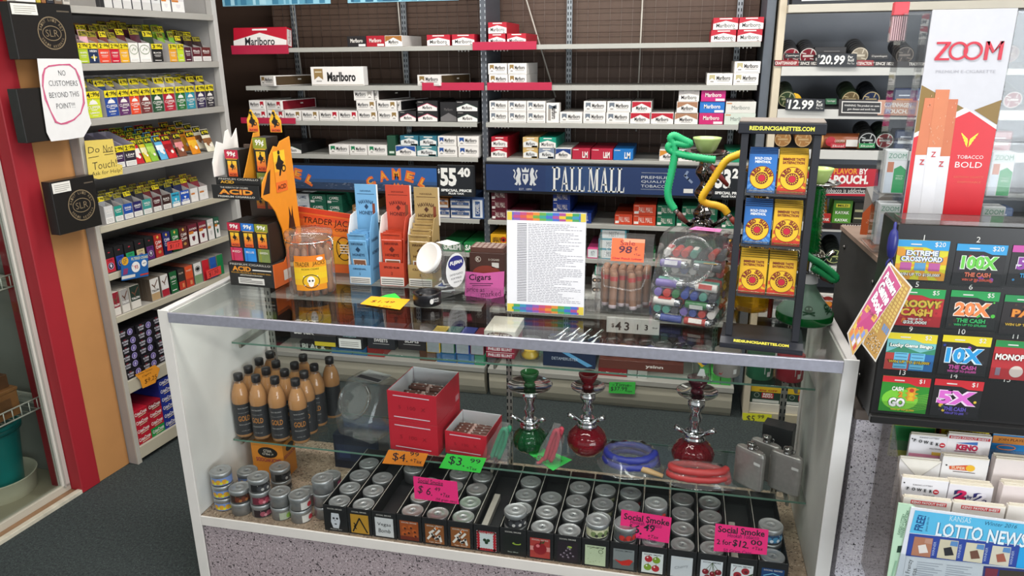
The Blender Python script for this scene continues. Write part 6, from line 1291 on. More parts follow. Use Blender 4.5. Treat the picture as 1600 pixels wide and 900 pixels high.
# --- boxes behind the tins
b=MB();b.box(0,.115,0,.08,0,.13,'#dd8a2a','card',.001);b.disc(F0,.06,.098,.036,'#1c1712',ry=.02);b.text(F0,.06,.104,'WILD',.010,'#e0d8c8',.03,rot=180,off=.0009);b.text(F0,.06,.092,"n' MILD",.008,'#e0d8c8',.04,rot=180,off=.0009);b.text(F0,.06,.070,'BACKWOODS',.015,'#9a2a4a',.09,rot=180,bold=.02);S=Frame((.115,0,0),(0,1,0),(0,0,1));b.text(S,.04,.08,'BACKWOODS',.012,'#9a2a4a',.07,rot=180,bold=.02);b.disc(S,.045,.105,.025,'#1c1712',ry=.014)
tag(b.build('cigar_carton',loc=(.045,.235,ZD)),'orange upside-down carton behind the loose tins at the left of the deck','carton')
b=MB();b.box(0,.165,0,.09,0,.125,'#1c2338','card',.001);b.rect(F0,.01,.03,.155,.09,'#24304f',.0004);b.rect(F0,.02,.04,.06,.07,'#30406a',.0006)
tag(b.build('carton',loc=(.285,.348,ZD)),'dark navy carton on the deck under the empty clear jar','carton')
# --- bottles on the lower shelf
def bottle():
 o=bpy.data.objects.new('drink_bottle',None);COL.objects.link(o)
 b=MB();b.lathe([(.020,.001),(.027,.004),(.0285,.012),(.0285,.126),(.0295,.134),(.0288,.148),(.0240,.170),(.0165,.188),(.0128,.197),(.0125,.207)],'#f0e6d8','clear',28);b.build('bottle_body',o)
 b=MB();b.lathe([(.019,.003),(.026,.006),(.0275,.012),(.0275,.126),(.0285,.134),(.0278,.147),(.0232,.168),(.0158,.186),(.0130,.191)],'#d29a5c','liquid',24);b.build('drink',o)
 b=MB();n=28;R=.0289
 for i in range(n):
  a0,a1=2*math.pi*i/n,2*math.pi*(i+1)/n;b.poly([(R*math.cos(a0),R*math.sin(a0),.016),(R*math.cos(a1),R*math.sin(a1),.016),(R*math.cos(a1),R*math.sin(a1),.124),(R*math.cos(a0),R*math.sin(a0),.124)],'#2b2b2d','card')
 class BF:
  def p(s,u,v,o=0.0):a=math.radians(-62)+u/R;return((R+.0002+o)*math.cos(a),(R+.0002+o)*math.sin(a),v)
 q=BF()
 for wd,u,v,hh,ww,c in(('GOLD',0,.074,.018,.038,'#c98434'),('BLACK TEA DRINK',0,.110,.004,.034,'#b9b6b2'),('NATURALLY BREWED',0,.094,.003,.036,'#8f8d8a'),('PREMIUM DRINK BLEND',0,.052,.004,.038,'#a9a6a2'),('16.9 FL OZ',0,.030,.003,.026,'#a9a6a2')):
  vs,fs,nw=text_mesh(wd,.0,0.0);b.add([q.p(u-ww/2+a/nw*ww,v-hh/2+e*hh)for a,e in vs],fs,c,'card')
 for k in range(9):b.rect(q,.050,.040+.006*k,.050+(.02 if k%3 else.026),.0415+.006*k,'#8f8d8a',.0)
 b.build('label',o)
 b=MB();b.lathe([(.0140,.200),(.0146,.201),(.0146,.219),(.0135,.2215),(.001,.2220)],'#1f1d1e','plastic',28);b.build('cap',o);return o
CAPS=[(368,589),(395,594),(423,598),(458,599),(387,577),(413,581),(440,585),(473,586),(404,565),(430,569),(457,573),(490,574),(421,554),(473,559),(514,563)]
ROWN=[4,4,4,2,1];nm=[]
for r,m in enumerate(ROWN):nm+=[(['front','second','third','rear'][r]if r<4 else 'right-hand',j)for j in range(m)]
placed=[]
for(px,py),(rn,j)in zip(CAPS,nm):
 p=at_z(px,py-5,ZL+.222);x,y=max(p.x,.031),min(max(p.y,.236),.425)
 for _ in range(20):
  for(a,e)in placed:
   d=math.hypot(x-a,y-e)
   if d<.0592:x+=(x-a)/max(d,1e-4)*(.0594-d);y+=(y-e)/max(d,1e-4)*(.0594-d)
 placed.append((x,y));lab=f'bottle of amber drink with black cap, {ORD[j + 1]} from left in the {rn} row' if rn!='right-hand' else 'bottle of amber drink with black cap standing apart right of the group'
 place('bottle',bottle,(x,y,ZL),random.uniform(-.5,.4)if rn!='right-hand' else 2.2,lab,'bottle','bottles of amber drink')
# --- empty jar, red boxes
t=slant_jar(.150,.165,.185,.058,None,'#e2e6e4');tag(t,'empty clear slant-mouthed jar on the lower glass shelf beside the bottles','jar');t.location=(.425,.345,ZL);t.rotation_euler=(0,0,math.radians(-18))
b=MB();b.rect(Frame((0,.035,.185),(1,0,0),(0,1,0)),-.05,-.035,.05,.035,'#a9a8a6',.0006);b.rect(Frame((0,.035,.185),(1,0,0),(0,1,0)),-.045,-.03,.045,-.01,'#2a2a2c',.0009);b.text(Frame((0,.035,.185),(1,0,0),(0,1,0)),0,.012,'SUPERIOR',.014,'#77757a',.07,off=.0009);b.build('top_label',t)
def red_box(w,d,h,lid,lab,loc,rz):
 t=thing('carton_box',lab,'box',loc,rz);b=MB();c='#b81f30'
 b.box(0,w,0,.002,0,h,c,'card',.0005);b.box(0,.002,.0021,d,0,h*(1.0),c,'card',.0005);b.box(w-.002,w,.0021,d,0,h,c,'card',.0005);b.box(0.0021,w-.0021,d-.002,d,0,h,'#d6d8dc','card',.0005);b.box(.0021,w-.0021,.0021,d-.0021,0,.002,'#d6d8dc','card',.0004)
 if not lid:b.box(.0005,w-.0005,.0005,d-.0005,h-.002,h,c,'card',.0005)
 for v in(h*.84,h*.12):b.rect(F0,w*.12,v,w*.86,v+.003,'#d9c9d2',.0005)
 b.text(F0,w*.5,h*.48,'5   100   X',h*.12,'#8a1624',w*.55);S=Frame((w,0,0),(0,1,0),(0,0,1));b.rect(S,d*.8,h*.1,d*.95,h*.3,'#c9848a',.0005);b.build('box_body',t)
 if lid:
  b=MB()
  for x0_,x1_ in((.0022,.003),(w-.003,w-.0022)):b.box(x0_,x1_,.004,d-.004,h*.3,h-.001,'#dfe0e2','card',.0002)
  b.box(.004,w-.004,d-.003,d-.0022,h*.3,h+.0,'#dcdde0','card',.0002);b.build('white_lining',t)
 return t
RB_=math.radians(-5)
red_box(.165,.19,.104,False,'lower closed red carton box under the open red box on the lower shelf',(.535,.250,ZL),RB_)
red_box(.165,.19,.100,True,'upper open red carton box of wrapped cigars stacked on another red box',(.535,.250,ZL+.1046),RB_)
red_box(.138,.15,.078,True,'smaller single open red carton box of wrapped cigars beside the stacked pair',(.714,.262,ZL),RB_)
def wrapped(L):
 b=MB();b.tube([(x*L/6,0,0)for x in range(7)],[.006,.0085,.0088,.0088,.0088,.0085,.004],'#6a4238','pouch',8);b.tube([(L*.42,0,0),(L*.5,0,0)],.0091,'#c9a9a0','paper',8)
 for k in range(4):b.box(L*(.12+.2*k),L*(.16+.2*k),-.002,.002,.0086,.0092,'#e0dcd8','pouch',.0001)
 return b.build('wrapped_cigar')
for bx_,by_,bz_,L,ny,nz,nm_ in((.535,.250,ZL+.1046,.148,9,3,'upper red box'),(.714,.262,ZL,.122,7,3,'single red box')):
 M=Matrix.LocRotScale(Vector((bx_,by_,bz_)),Matrix.Rotation(RB_,3,'Z').to_euler(),None)
 for a in range(ny):
  for e in range(nz):
   if e==nz-1 and a in(1,6):continue
   place(('wc',L),lambda:wrapped(L),M@Vector((.008,.0135+.0182*a,.0115+.0184*e)),RB_,f'clear wrapped brown cigar lying in the {nm_}','cigar',f'cigars in the {nm_}')
card('price_card',[(607,703),(669,709),(661,729),(597,724)],.199,'#ec8a2a',[('$4.',(613,713),(637,717),14,IK,HW),('99',(641,708.5),(655,710.5),6,IK,HW),('+Tax',(641,718.5),(659,722),6,IK,HW)],'orange card reading 4.99 hung on the lower shelf edge')
card('price_card',[(698,709),(760,716),(750,739),(686,731)],.199,'#3fd04a',[('$3.',(701,718),(726,724),15,IK,HW),('99',(735,719.5),(751,721.5),7,IK,HW),('+Tax',(729,730.5),(745,733),5,IK,HW)],'green card reading 3.99 hung on the lower shelf edge')
flat_card([(823,707),(849,701),(894,718.5),(864,735.5)],ZL+.0008,'#43cf5c',[('52.',(838,713),(856,722),.022),('+tax',(866,715),(880,721),.012)],'green handwritten card lying under the red hose on the lower shelf')
card('price_card',[(952,597),(993,597),(992,616),(951,614)],YB-.03,'#46c84e',[('-Time-',(957,600.5),(987,602),5,IK,HW),('$37.99',(954,607.5),(980,608),7,IK,HW),('+tax',(977,611),(988,611.5),3,IK,HW)],'green card reading 37.99 on the base deck edge of the back shelving')
# --- small hookahs on the lower shelf, hoses, flasks
def hookah(s,gc,base,bs,lobes,tr,bowl_c,lab,loc,metal='#c9cacc',mat='chrome',cup='coloured_glass',ports=True,rz=0.0,amp=.05):
 """base, collar, stem, tray and bowl turned on one axis; s = full height"""
 t=thing('hookah',lab,'hookah',loc,rz);P=lambda q,k=1:[(r*s*k,h*s)for r,h in q]
 b=MB();b.lathe(P(base,bs),gc,'coloured_glass',48,lobes=lobes,amp=amp);b.build('glass_base',t);top=base[-1][1]
 b=MB();b.lathe(P([(.10,top-.03),(.12,top-.02),(.12,top+.02),(.105,top+.03),(.115,top+.04),(.10,top+.07),(.075,top+.09)]),metal,mat,28);b.build('collar',t)
 b=MB();z0=top+.09;H=.80-z0;b.lathe(P([(.06,z0),(.045,z0+.1*H),(.065,z0+.25*H),(.07,z0+.35*H),(.045,z0+.5*H),(.085,z0+.7*H),(.09,z0+.8*H),(.05,z0+.95*H),(.03,z0+H)]),metal,mat,28)
 b.build('stem',t)
 if ports:
  for a in(-35,215):
   c,q=math.cos(math.radians(a)),math.sin(math.radians(a));b=MB();b.tube([(.07*s*c,.07*s*q,(top+.05)*s),(.17*s*c,.17*s*q,(top+.12)*s),(.24*s*c,.24*s*q,(top+.17)*s)],[.022*s,.024*s,.030*s],metal,mat,12);b.build('hose_port',t)
 b=MB();b.lathe(P([(.02,.80),(.8*tr,.81),(.98*tr,.835),(tr,.845),(.95*tr,.842),(.73*tr,.82),(.02,.812)]),'#b9b6b0',mat,36);b.build('ash_tray',t)
 b=MB();b.lathe(P([(.03,.812),(.07,.83),(.06,.86),(.05,.875),(.075,.90),(.105,.97),(.11,1.0),(.095,1.0),(.07,.93),(.001,.91)]),bowl_c,'coloured_glass' if cup else 'plastic',28);b.build('bowl',t);return t
PUMP=[(.12,0),(.21,.01),(.26,.06),(.27,.13),(.24,.20),(.16,.26),(.11,.29),(.10,.31)]
BALL=[(.12,0),(.24,.03),(.33,.11),(.35,.18),(.31,.26),(.2,.33),(.14,.35),(.11,.37)]
hookah(.262,'#0d6a34',PUMP,.74,12,.27,'#3a8a4a','small chrome hookah with green ribbed glass base on the lower shelf',(.968,.345,ZL))
hookah(.270,'#9a1226',BALL,.66,14,.195,'#a3182a','middle chrome hookah with round red crackled base on the lower shelf',(1.148,.352,ZL),amp=.012)
hookah(.285,'#9a1024',PUMP,.8,12,.215,'#7a1a34','right chrome hookah with red ribbed base behind the coiled red hose',(1.47,.355,ZL))
def coil(lab,x,y,z,rx,ry,c,turns,handle=None,r=.0105):
 t=thing('hookah_hose',lab,'hose',(x,y,z));b=MB();P=[]
 for i in range(int(turns*36)+1):a=2*math.pi*i/36;k=1-.05*i/36;P.append((rx*k*math.cos(a),ry*k*math.sin(a),r*1.12+2*r*1.04*i/36))
 b.tube(P,r,c,'rubber',8,.14,1);b.build('tube',t)
 b=MB();n=26;V=[(0,0,2*r*turns+.022)]
 for k,zz in((.6,2*r*turns+.020),(1.02,2*r*turns+.012),(1.2,.006),(1.32,.0012)):
  for i in range(n):a=2*math.pi*i/n;q=k*(1+.05*math.sin(i*5.3));V.append((rx*q*math.cos(a),ry*q*math.sin(a),zz+(.003*math.sin(i*2.7)if k>.61 and k<1.25 else 0)))
 fs=[(0,1+i,1+(i+1)%n)for i in range(n)]
 for j in range(3):fs+=[(1+j*n+i,1+(j+1)*n+i,1+(j+1)*n+(i+1)%n,1+j*n+(i+1)%n)for i in range(n)]
 b.add(V,fs,'#f4f4f4','film',True);b.build('plastic_bag',t)
 if handle:b=MB();b.tube([(-rx*.3,-ry*.6,r*3.4),(rx*.5,-ry*.9,r*2.6),(rx*1.25,-ry*1.05,r*1.6)],[.008,.010,.006],handle,'wood',10);b.build('mouthpiece',t)
 return t
coil('coiled blue hookah hose with wooden mouthpiece in a clear bag on the lower shelf',1.288,.300,ZL,.078,.062,'#26308a',2,'#b9986a')
coil('coiled red hookah hose in a clear bag in front of the right hookah',1.485,.248,ZL,.084,.032,'#b83a3a',2)
def bag(lab,loc,c,w,h,tip):
 t=thing('hookah_hose',lab,'hose',loc);b=MB()
 for k in range(3):b.tube(smooth_path([(-w*.3+.012*k,.006*k,h*.12),(-w*.1+.01*k,.006*k,h*.5),(w*.15+.01*k,.006*k,h*.9),(w*.3,.008*k,h*.86),(w*.22-.01*k,.006*k,h*.5),(-w*.02,.006*k,h*.1)],6),.006,c,'rubber',8,.1,1)
 b.build('tube',t);b=MB();b.tube(smooth_path([(-w*.34,0,h*.16),(-w*.5,-.004,h*.06),(-w*.62,-.008,.008)],5),[.006-.0002*i for i in range(11)],tip,'wood',8);b.build('mouthpiece',t)
 b=MB();F=FR(y=-.012);b.prism([(-w*.7,.001),(w*.4,.001),(w*.5,h*.6),(w*.36,h),(w*.05,h*1.02),(-w*.45,h*.5)],-.036,0,'#f4f4f4','film',F);b.build('plastic_bag',t);return t
bag('green hookah hose in a clear bag leaning on the small green hookah',(.893,.24,ZL),'#1f8a62',.08,.125,'#7a1a2a')
bag('red hookah hose in a clear bag leaning beside the round red hookah',(1.052,.255,ZL),'#b8384a',.07,.13,'#b83a44')
def flask():
 b=MB();n=24;P=[]
 for i in range(n):a=2*math.pi*i/n;ca,sa=math.cos(a),math.sin(a);P.append((.046*math.copysign(abs(ca)**.45,ca),.012*math.copysign(abs(sa)**.6,sa)-.010*(1-(abs(ca)**.45)**2)*0))
 V=[]
 for k,z in((.9,0),(1,.004),(1,.108),(.94,.116),(.80,.119)):V+=[(x*k,y*k,z)for x,y in P]
 fs=[tuple(range(n))[::-1],tuple(range(4*n,5*n))]+[(j*n+i,j*n+(i+1)%n,(j+1)*n+(i+1)%n,(j+1)*n+i)for j in range(4)for i in range(n)]
 b.add(V,fs,'#b9b6b2','brushed',False);o=b.build('hip_flask')
 b=MB();b.lathe([(.011,.1195),(.011,.124),(.009,.126),(.0095,.128),(.0125,.129),(.0125,.138),(.010,.140),(.001,.1405)],'#a9a7a4','chrome',20);b.build('screw_cap',o);b=MB();b.tube([(.011,0,.122),(.020,0,.124),(.022,0,.134),(.012,0,.1345)],.0018,'#a9a7a4','chrome',6);b.build('hinge',o)
 b=MB();b.box(.02,.040,-.0130,-.0122,.082,.090,'#d9d8d6','paper',.0001);b.build('price_sticker',o);return o
for i,(x,y,a,pos)in enumerate(((1.625,.262,-38,'leftmost of the three'),(1.672,.312,-34,'middle of the three'),(1.722,.255,-30,'rightmost of the three'))):place('flask',flask,(x,y,ZL),math.radians(a),f'brushed steel hip flask on the lower shelf, {pos}','flask','steel hip flasks')
b=MB();b.box(0,.085,0,.05,0,.145,'#232224','card',.001);tag(b.build('flask_box',loc=(1.665,.372,ZL),rz=math.radians(-20)),'black box standing behind the steel hip flasks','box')
# --- goods on the upper shelf
def pbox(x0,x1,y,d,h,c,lab,draw=None,cat='box',name='cigar_box',rz=0.0,z=ZU,mat='card'):
 b=MB();w=x1-x0;b.box(0,w,0,d,0,h,c,mat,.0008)
 if draw:draw(b,w,h,d)
 return tag(b.build(name,loc=(x0,y,z),rz=rz),lab,cat)
TOPF=lambda h:Frame((0,0,h),(1,0,0),(0,1,0))
pbox(.175,.275,.335,.10,.052,'#241f22','black cigar carton with white and red lettering at the left of the upper shelf',lambda b,w,h,d:(b.text(TOPF(h),w/2,.025,'BLACK',.022,'#dcd8d4',w*.8,bold=.05),b.text(F0,w/2,h/2,'BLACK',.02,'#dcd8d4',w*.7,bold=.05)),'carton','cigar_carton')
pbox(.285,.36,.285,.13,.036,'#1e1d1e','black carton with yellow front strip on the upper shelf',lambda b,w,h,d:b.rect(F0,.002,.002,w-.002,.016,'#c9b52c',.0005),'carton','cigar_carton')
pbox(.366,.452,.282,.14,.052,'#1c1b1c','black box with white warning label on the upper shelf',lambda b,w,h,d:(b.rect(F0,.006,.004,w-.006,.034,'#dedcd6',.0005),[b.rect(F0,.012,.01+.006*k,w-.014,.012+.006*k,'#8a8780',.0007)for k in range(3)],b.text(F0,w/2,.043,'SURGEON',.006,'#a9d0d4',w*.5)))
for x0,x1,y,wd,c in((.46,.55,.300,'SWEETS','#26262a'),(.556,.648,.312,'SLIMS','#241f20')):pbox(x0,x1,y,.12,.045,c,f'dark box lettered {wd.lower()} on the upper shelf',lambda b,w,h,d:(b.text(F0,w/2,h*.66,wd,.011,'#dcd8d4',w*.5,bold=.02),b.rect(F0,w*.2,h*.38,w*.8,h*.42,'#a9a6a2'),b.text(F0,w/2,h*.9,'BLACKSTONE',.005,'#b9b4ae',w*.4)))
for i,(c,cw)in enumerate((('#c9a83a','yellow'),('#1f5a3a','green'),('#2c3a8a','blue'),('#7a1f2e','maroon'))):pbox(.652+.046*i,.695+.046*i,.305+.003*i,.11,.048,c,f'{cw} topped box with silver label on the upper shelf',lambda b,w,h,d:b.rect(F0,.002,.002,w-.002,h*.72,'#b9c2c6',.0005,'brushed'))
for k in range(3):pbox(.842,.930,.303,.12,.019,'#8a1f34',f'maroon blunt carton in the stack on the upper shelf, {["bottom", "middle", "top"][k]}',lambda b,w,h,d:(b.text(F0,w/2,h/2,'PHILLIES BLUNT',h*.5,'#dccfcf',w*.84,bold=.03),b.rect(F0,0,h*.93,w,h,'#d9ccc8',.0005)),'carton','cigar_carton',z=ZU+.0194*k)
pbox(.838,.934,.30,.13,.03,'#d9d2c4','white carton with brown oval on top of the maroon blunt cartons',lambda b,w,h,d:(b.disc(F0,w/2,h/2,w*.42,'#5a3a30',ry=h*.36),b.text(F0,w/2,h/2,'PHILLIES',h*.34,'#e6dccf',w*.66,bold=.03,off=.0009)),'carton','cigar_carton',z=ZU+.0588)
t=thing('hookah_bowl','clear glass cup with yellow insert on the upper shelf above the green hookah','cup',(.975,.322,ZU));b=MB();b.lathe([(.022,0),(.030,.004),(.032,.06),(.033,.062)],'#e9efec','clear',24);b.build('glass_cup',t);b=MB();b.lathe([(.012,.003),(.024,.005),(.027,.014),(.018,.022),(.020,.03)],'#d9b01e','plastic',24);b.build('insert',t)
pbox(1.022,1.176,.276,.13,.052,'#15233f','navy box with pale blue ribbon on the upper shelf',lambda b,w,h,d:(b.text(F0,w*.42,h*.5,'DETAMERUSTER',.009,'#b9c2cc',w*.5),b.shape(F0,[(w*.35,h*.9),(w*.45,h*.95),(w*.95,h*.2),(w*.85,h*.1)],'#5a9ac4',.0006),b.shape(TOPF(h),[(w*.45,.02),(w*.6,.01),(w*.95,.06),(w*.8,.07)],'#5a9ac4',.0006)))
pbox(1.185,1.425,.292,.11,.028,'#5a2a1e','long brown box with white lettering on the upper shelf',lambda b,w,h,d:b.text(F0,w*.66,h*.5,'ysinn',.012,'#d9cfc4',.05,bold=.03))
for i in range(6):
 c=['#2a2626','#a8701f','#2a2626','#3a3a66','#2a2626','#1f1f22'][i];b=MB();b.lathe([(.010,0),(.016,.004),(.017,.014),(.011,.024),(.008,.03),(.010,.034)],c,'coloured_glass' if c=='#a8701f' else 'plastic',18)
 tag(b.build('glass_pipe',loc=(1.21+.040*i,.33,ZU+.0284)),f'small glass pipe on the long brown box, {ORD[i + 1]} from left','pipe','small pipes on the long brown box')
random.seed(13)
for i in range(10):
 b=MB();b.tube([(0,0,0),(.03,.01,.012),(.055,.018,.03)],[.004,.004,.0055],'#c9ccce','chrome',8);b.lathe([(.004,-.006),(.010,-.002),(.010,.006),(.005,.008)],'#3a3a3e','plastic',12)
 place('whistle',lambda:b.build('metal_pipe'),(1.035+.034*(i%5),.29+.05*(i//5),ZU+.0605),.2,'silver tipped metal pipe lying on the navy box','pipe','silver tipped pipes')if i%5<4 else None
for i in range(5):
 b=MB();b.tube([(-.028,0,.012),(-.01,.004,.02),(.01,-.002,.022),(.028,0,.014)],[.006,.016,.017,.007],['#2c2826','#352e2a'][i%2],'pouch',10)
 tag(b.build('foil_pouch',loc=(1.215+.05*i,.375,ZU+.0290),rz=.4-.2*(i%3)),f'crumpled dark foil pouch behind the small pipes, {ORD[i + 1]} from left','pouch','dark foil pouches on the upper shelf')
t=thing('cup','clear cup with yellow road sign print on the upper shelf','cup',(1.475,.31,ZU));b=MB();b.lathe([(.020,0),(.024,.002),(.028,.075),(.029,.076)],'#e2ece2','clear',24);b.build('cup_body',t);b=MB();F=Frame((0,-.0295,0),(1,0,0),(0,0,1));b.shape(F,[(-.018,.048),(0,.03),(.018,.048),(0,.066)],'#d9b01e',0);b.disc(F,.006,.05,.011,'#c0342a',.0004);b.disc(F,.006,.047,.009,'#2a3a7a',.0006);b.text(F,.006,.047,'420',.006,'#eceae4',.012,off=.0009);b.shape(F,[(-.012,.004),(.012,.004),(.006,.026),(-.004,.026)],'#d8d8d4',0);b.build('print',t)
for x,c,c2,cw,st in((1.545,'#9a938c','#b02a30','grey red-striped',True),(1.635,'#1f6a44','#cfd6d0','green',False),(1.715,'#a82030','#d6d0cc','red',False)):
 b=MB();R=.037;b.lathe([(R*.96,0),(R,.002),(R,.060),(R*.97,.062),(R*1.01,.063),(R*1.01,.072),(R*.9,.073),(.001,.073)],c,'plastic',28)
 class KF:
  def p(s,u,v,o=0.0):a=math.radians(-95)+u/R;return((R+.0004+o)*math.cos(a),(R+.0004+o)*math.sin(a),v)
 q=KF();(b.shape(q,[(-.02,.008),(-.012,.008),(.004,.056),(-.004,.056)],c2,0)if st else b.rect(q,.012,.02,.032,.05,c2,0));b.rect(q,.020,.012,.030,.026,'#e2dfda',.0003)
 tag(b.build('tobacco_can',loc=(x,.325,ZU)),f'{cw} tobacco can at the right end of the upper shelf','can')
b=MB();b.box(0,.245,-.004,.004,-.075,0,'#dcdcd6','plastic',.001);
for st,u,hh in(('$',.03,.022),('4',.055,.042),('3',.095,.042),('1',.145,.028),('3',.185,.028),('PLUS',.225,.008)):b.text(FR(y=-.004),u,-.04,st,hh,'#2a2a2c',bold=.02)
p=at_y(948,500,YB-.01);tag(b.build('price_rail',loc=(p.x,YB-.0105,SHELF_Z[7]-.002)),'white price rail reading 43 13 on the lowest open shelf of the back wall','price rail')
# ------------------------------------------------------------------ hookahs standing on the counter
def hookah2(s,rs,gc,base,lobes,bowl_c,lab,loc,metal,stem='twist',traymat='chrome',amp=.05,gmat='coloured_glass'):
 t=thing('hookah',lab,'hookah',loc);P=lambda q:[(r*s*rs,h*s)for r,h in q];top=base[-1][1]
 b=MB();b.lathe(P(base),gc,gmat,48,lobes=lobes,amp=amp);b.build('glass_base',t)
 b=MB();b.lathe(P([(.17,top-.02),(.19,top),(.17,top+.015),(.18,top+.03),(.15,top+.05),(.16,top+.06),(.11,top+.10)]),metal,'chrome',30);b.build('collar',t)
 b=MB();z0,z1=top+.10,.885
 if stem=='twist':
  n=30;b.lathe(P([(.075+.03*math.sin(i*.62)*(1 if i<26 else.3),z0+(z1-z0)*i/n)for i in range(n+1)]),metal,'chrome',24,lobes=4,amp=.10)
 else:
  n=34;b.lathe(P([(.085+.022*(i%2),z0+(z1-z0)*i/n)for i in range(n+1)]),stem,'coloured_glass',14,lobes=5,amp=.14)
 b.build('stem',t)
 for a in(-20,200):
  c,q=math.cos(math.radians(a)),math.sin(math.radians(a));b=MB();b.tube([(.14*s*rs*c,.14*s*rs*q,(top+.06)*s),(.3*s*rs*c,.3*s*rs*q,(top+.12)*s)],[.006,.007],metal,'chrome',10);b.build('hose_port',t)
 b=MB();b.lathe(P([(.04,.885),(.20,.890),(.26,.905),(.275,.915),(.265,.917),(.2,.900),(.04,.895)]),metal,traymat,40);b.build('ash_tray',t)
 b=MB();b.lathe(P([(.06,.895),(.08,.91),(.11,.925),(.165,.99),(.17,1.0),(.155,1.0),(.13,.96),(.001,.945)]),bowl_c,'plastic',30);b.build('bowl',t);return t
DISC=[(.22,0),(.36,.02),(.385,.05),(.36,.10),(.24,.16),(.13,.24),(.10,.33),(.10,.37)]
big=hookah2(.456,.5,'#2a7a4a',[(.12,0),(.23,.02),(.27,.12),(.25,.24),(.18,.34),(.15,.40)],10,'#a9bf7a','tall dark chrome hookah with green bowl behind the big lighter jar',(1.452,.432,Z0),'#6d6866')
def hose(t,pts,y,c,r,grip,gp,loc):
 P=[at_y(a,e,y)-Vector(loc)for a,e in pts];b=MB();b.tube(smooth_path(P,9),r,c,'rubber',10,.2,1);b.build('hose',t)
 g=[at_y(a,e,y)-Vector(loc)for a,e in gp];b=MB();b.tube([g[0],g[0]*.75+g[-1]*.25],.0062,'#a9a7a4','chrome',10);b.build('hose_ferrule',t);b=MB();b.tube([g[0]*.74+g[-1]*.26,g[0]*.5+g[-1]*.5,g[-1]],[.0062,.0078,.005],grip,'wood',10);b.build('mouthpiece',t)
P0=Vector((1.452,.432,Z0))
t=thing('hookah_hose','bright green ribbed hookah hose looped round the tall dark hookah','hose',P0)
hose(t,[(1118,250),(1100,248),(1076,244),(1054,238.5),(1045,232),(1047,226),(1058,224),(1070,226),(1078,224),(1066,218),(1054,212),(1048,216),(1053,228),(1053,250),(1048,275),(1043.5,298),(1046,314),(1054,327)],.318,'#22b070',.0090,'#5a2620',[(1054,327),(1062,336),(1073,348)],P0)
t=thing('hookah_hose','yellow ribbed hookah hose with brown grip beside the tall dark hookah','hose',P0)
hose(t,[(1166,238),(1150,243),(1136,250),(1124,265),(1110,288),(1098,306),(1098,314),(1107,318.5),(1120,321),(1131,326),(1137,334)],.314,'#dfae1c',.0088,'#7a2a1e',[(1137,334),(1145,344),(1155,356)],P0)
t=thing('hookah_hose','short dark red hose grip hanging under the plate of the tall hookah','hose',P0)
b=MB();g=[at_y(*q,.385)-P0 for q in((1111,259),(1124,275),(1137,290))];b.tube(g,[.006,.0075,.0055],'#7a2420','wood',10);b.build('mouthpiece',t);b=MB();b.tube([g[2],g[2]+Vector((.005,0,-.008))],.003,'#c9c7c2','chrome',8);b.build('hose_tip',t)
hookah2(.425,.48,'#c9a01c',[(.16,0),(.25,.01),(.29,.06),(.30,.14),(.27,.22),(.2,.28),(.15,.33)],8,'#d9b62c','yellow glass hookah standing behind the black pack rack',(1.595,.335,Z0),'#b98a2c',amp=.03)
t=hookah2(.405,.45,'#8fae9c',DISC,0,'#b5cf7a','frosted green disc based hookah at the right end of the counter',(1.722,.245,Z0),'#c4c2bd','#0f8a3e',amp=0,gmat='frosted')
b=MB();s=.405*.45;b.lathe([(.385*s+.0004,.012),(.392*s,.02),(.385*s+.0004,.032)],'#12803a','coloured_glass',48);b.build('green_rim',t)
b=MB();b.lathe([(.135*s,.112),(.115*s,.146)],'#d9dbdc','paper',24);b.build('paper_wrap',t);t.children[-1]['label']='white paper wrap'
for sg,u in((0,-70),(1,-15)):
 a=math.radians(u-20);R=.30*s+.003;b=MB();F=Frame((R*math.cos(a),R*math.sin(a),.052),(-math.sin(a),math.cos(a),0),(-.55*math.cos(a),-.55*math.sin(a),.83));b.disc(F,0,.004,.010,'#123a20',.001,n=14,ry=.009);b.stroke(F,[(-.014,-.012),(.014,-.004)],.003,'#123a20',.001);b.stroke(F,[(-.014,-.004),(.014,-.012)],.003,'#123a20',.0012);b.disc(F,-.004,.005,.0028,'#6a8a72',.0014,n=8);b.disc(F,.004,.005,.0028,'#6a8a72',.0014,n=8);b.build('skull_print',t)
P1=Vector((1.722,.245,Z0));t=thing('hookah_hose','dark green ribbed hose curled beside the frosted green hookah','hose',P1)
hose(t,[(1259,398),(1268,404),(1282,412),(1296,423),(1306,434),(1300,437),(1286,428),(1270,418)],.20,'#168a4e',.0085,'#4a2220',[(1276,428),(1288,436),(1302,442)],P1)
b=MB();b.lathe([(.030,0),(.036,.004),(.036,.05),(.030,.06),(.026,.06),(.024,.01),(.001,.008)],'#eef2f2','clear',32,lobes=16,amp=.05);tag(b.build('crystal_jar',loc=(1.685,.40,Z0)),'clear ribbed crystal jar on the counter behind the black pack rack','jar')
t=thing('vial','thin red vial with green cap on the counter behind the black pack rack','vial',(1.64,.27,Z0));b=MB();b.lathe([(.006,0),(.0065,.002),(.0065,.062)],'#7a2a1e','coloured_glass',14);b.build('tube',t);b=MB();b.lathe([(.007,.0622),(.007,.076),(.001,.077)],'#1f8a4a','plastic',14);b.build('cap',t)
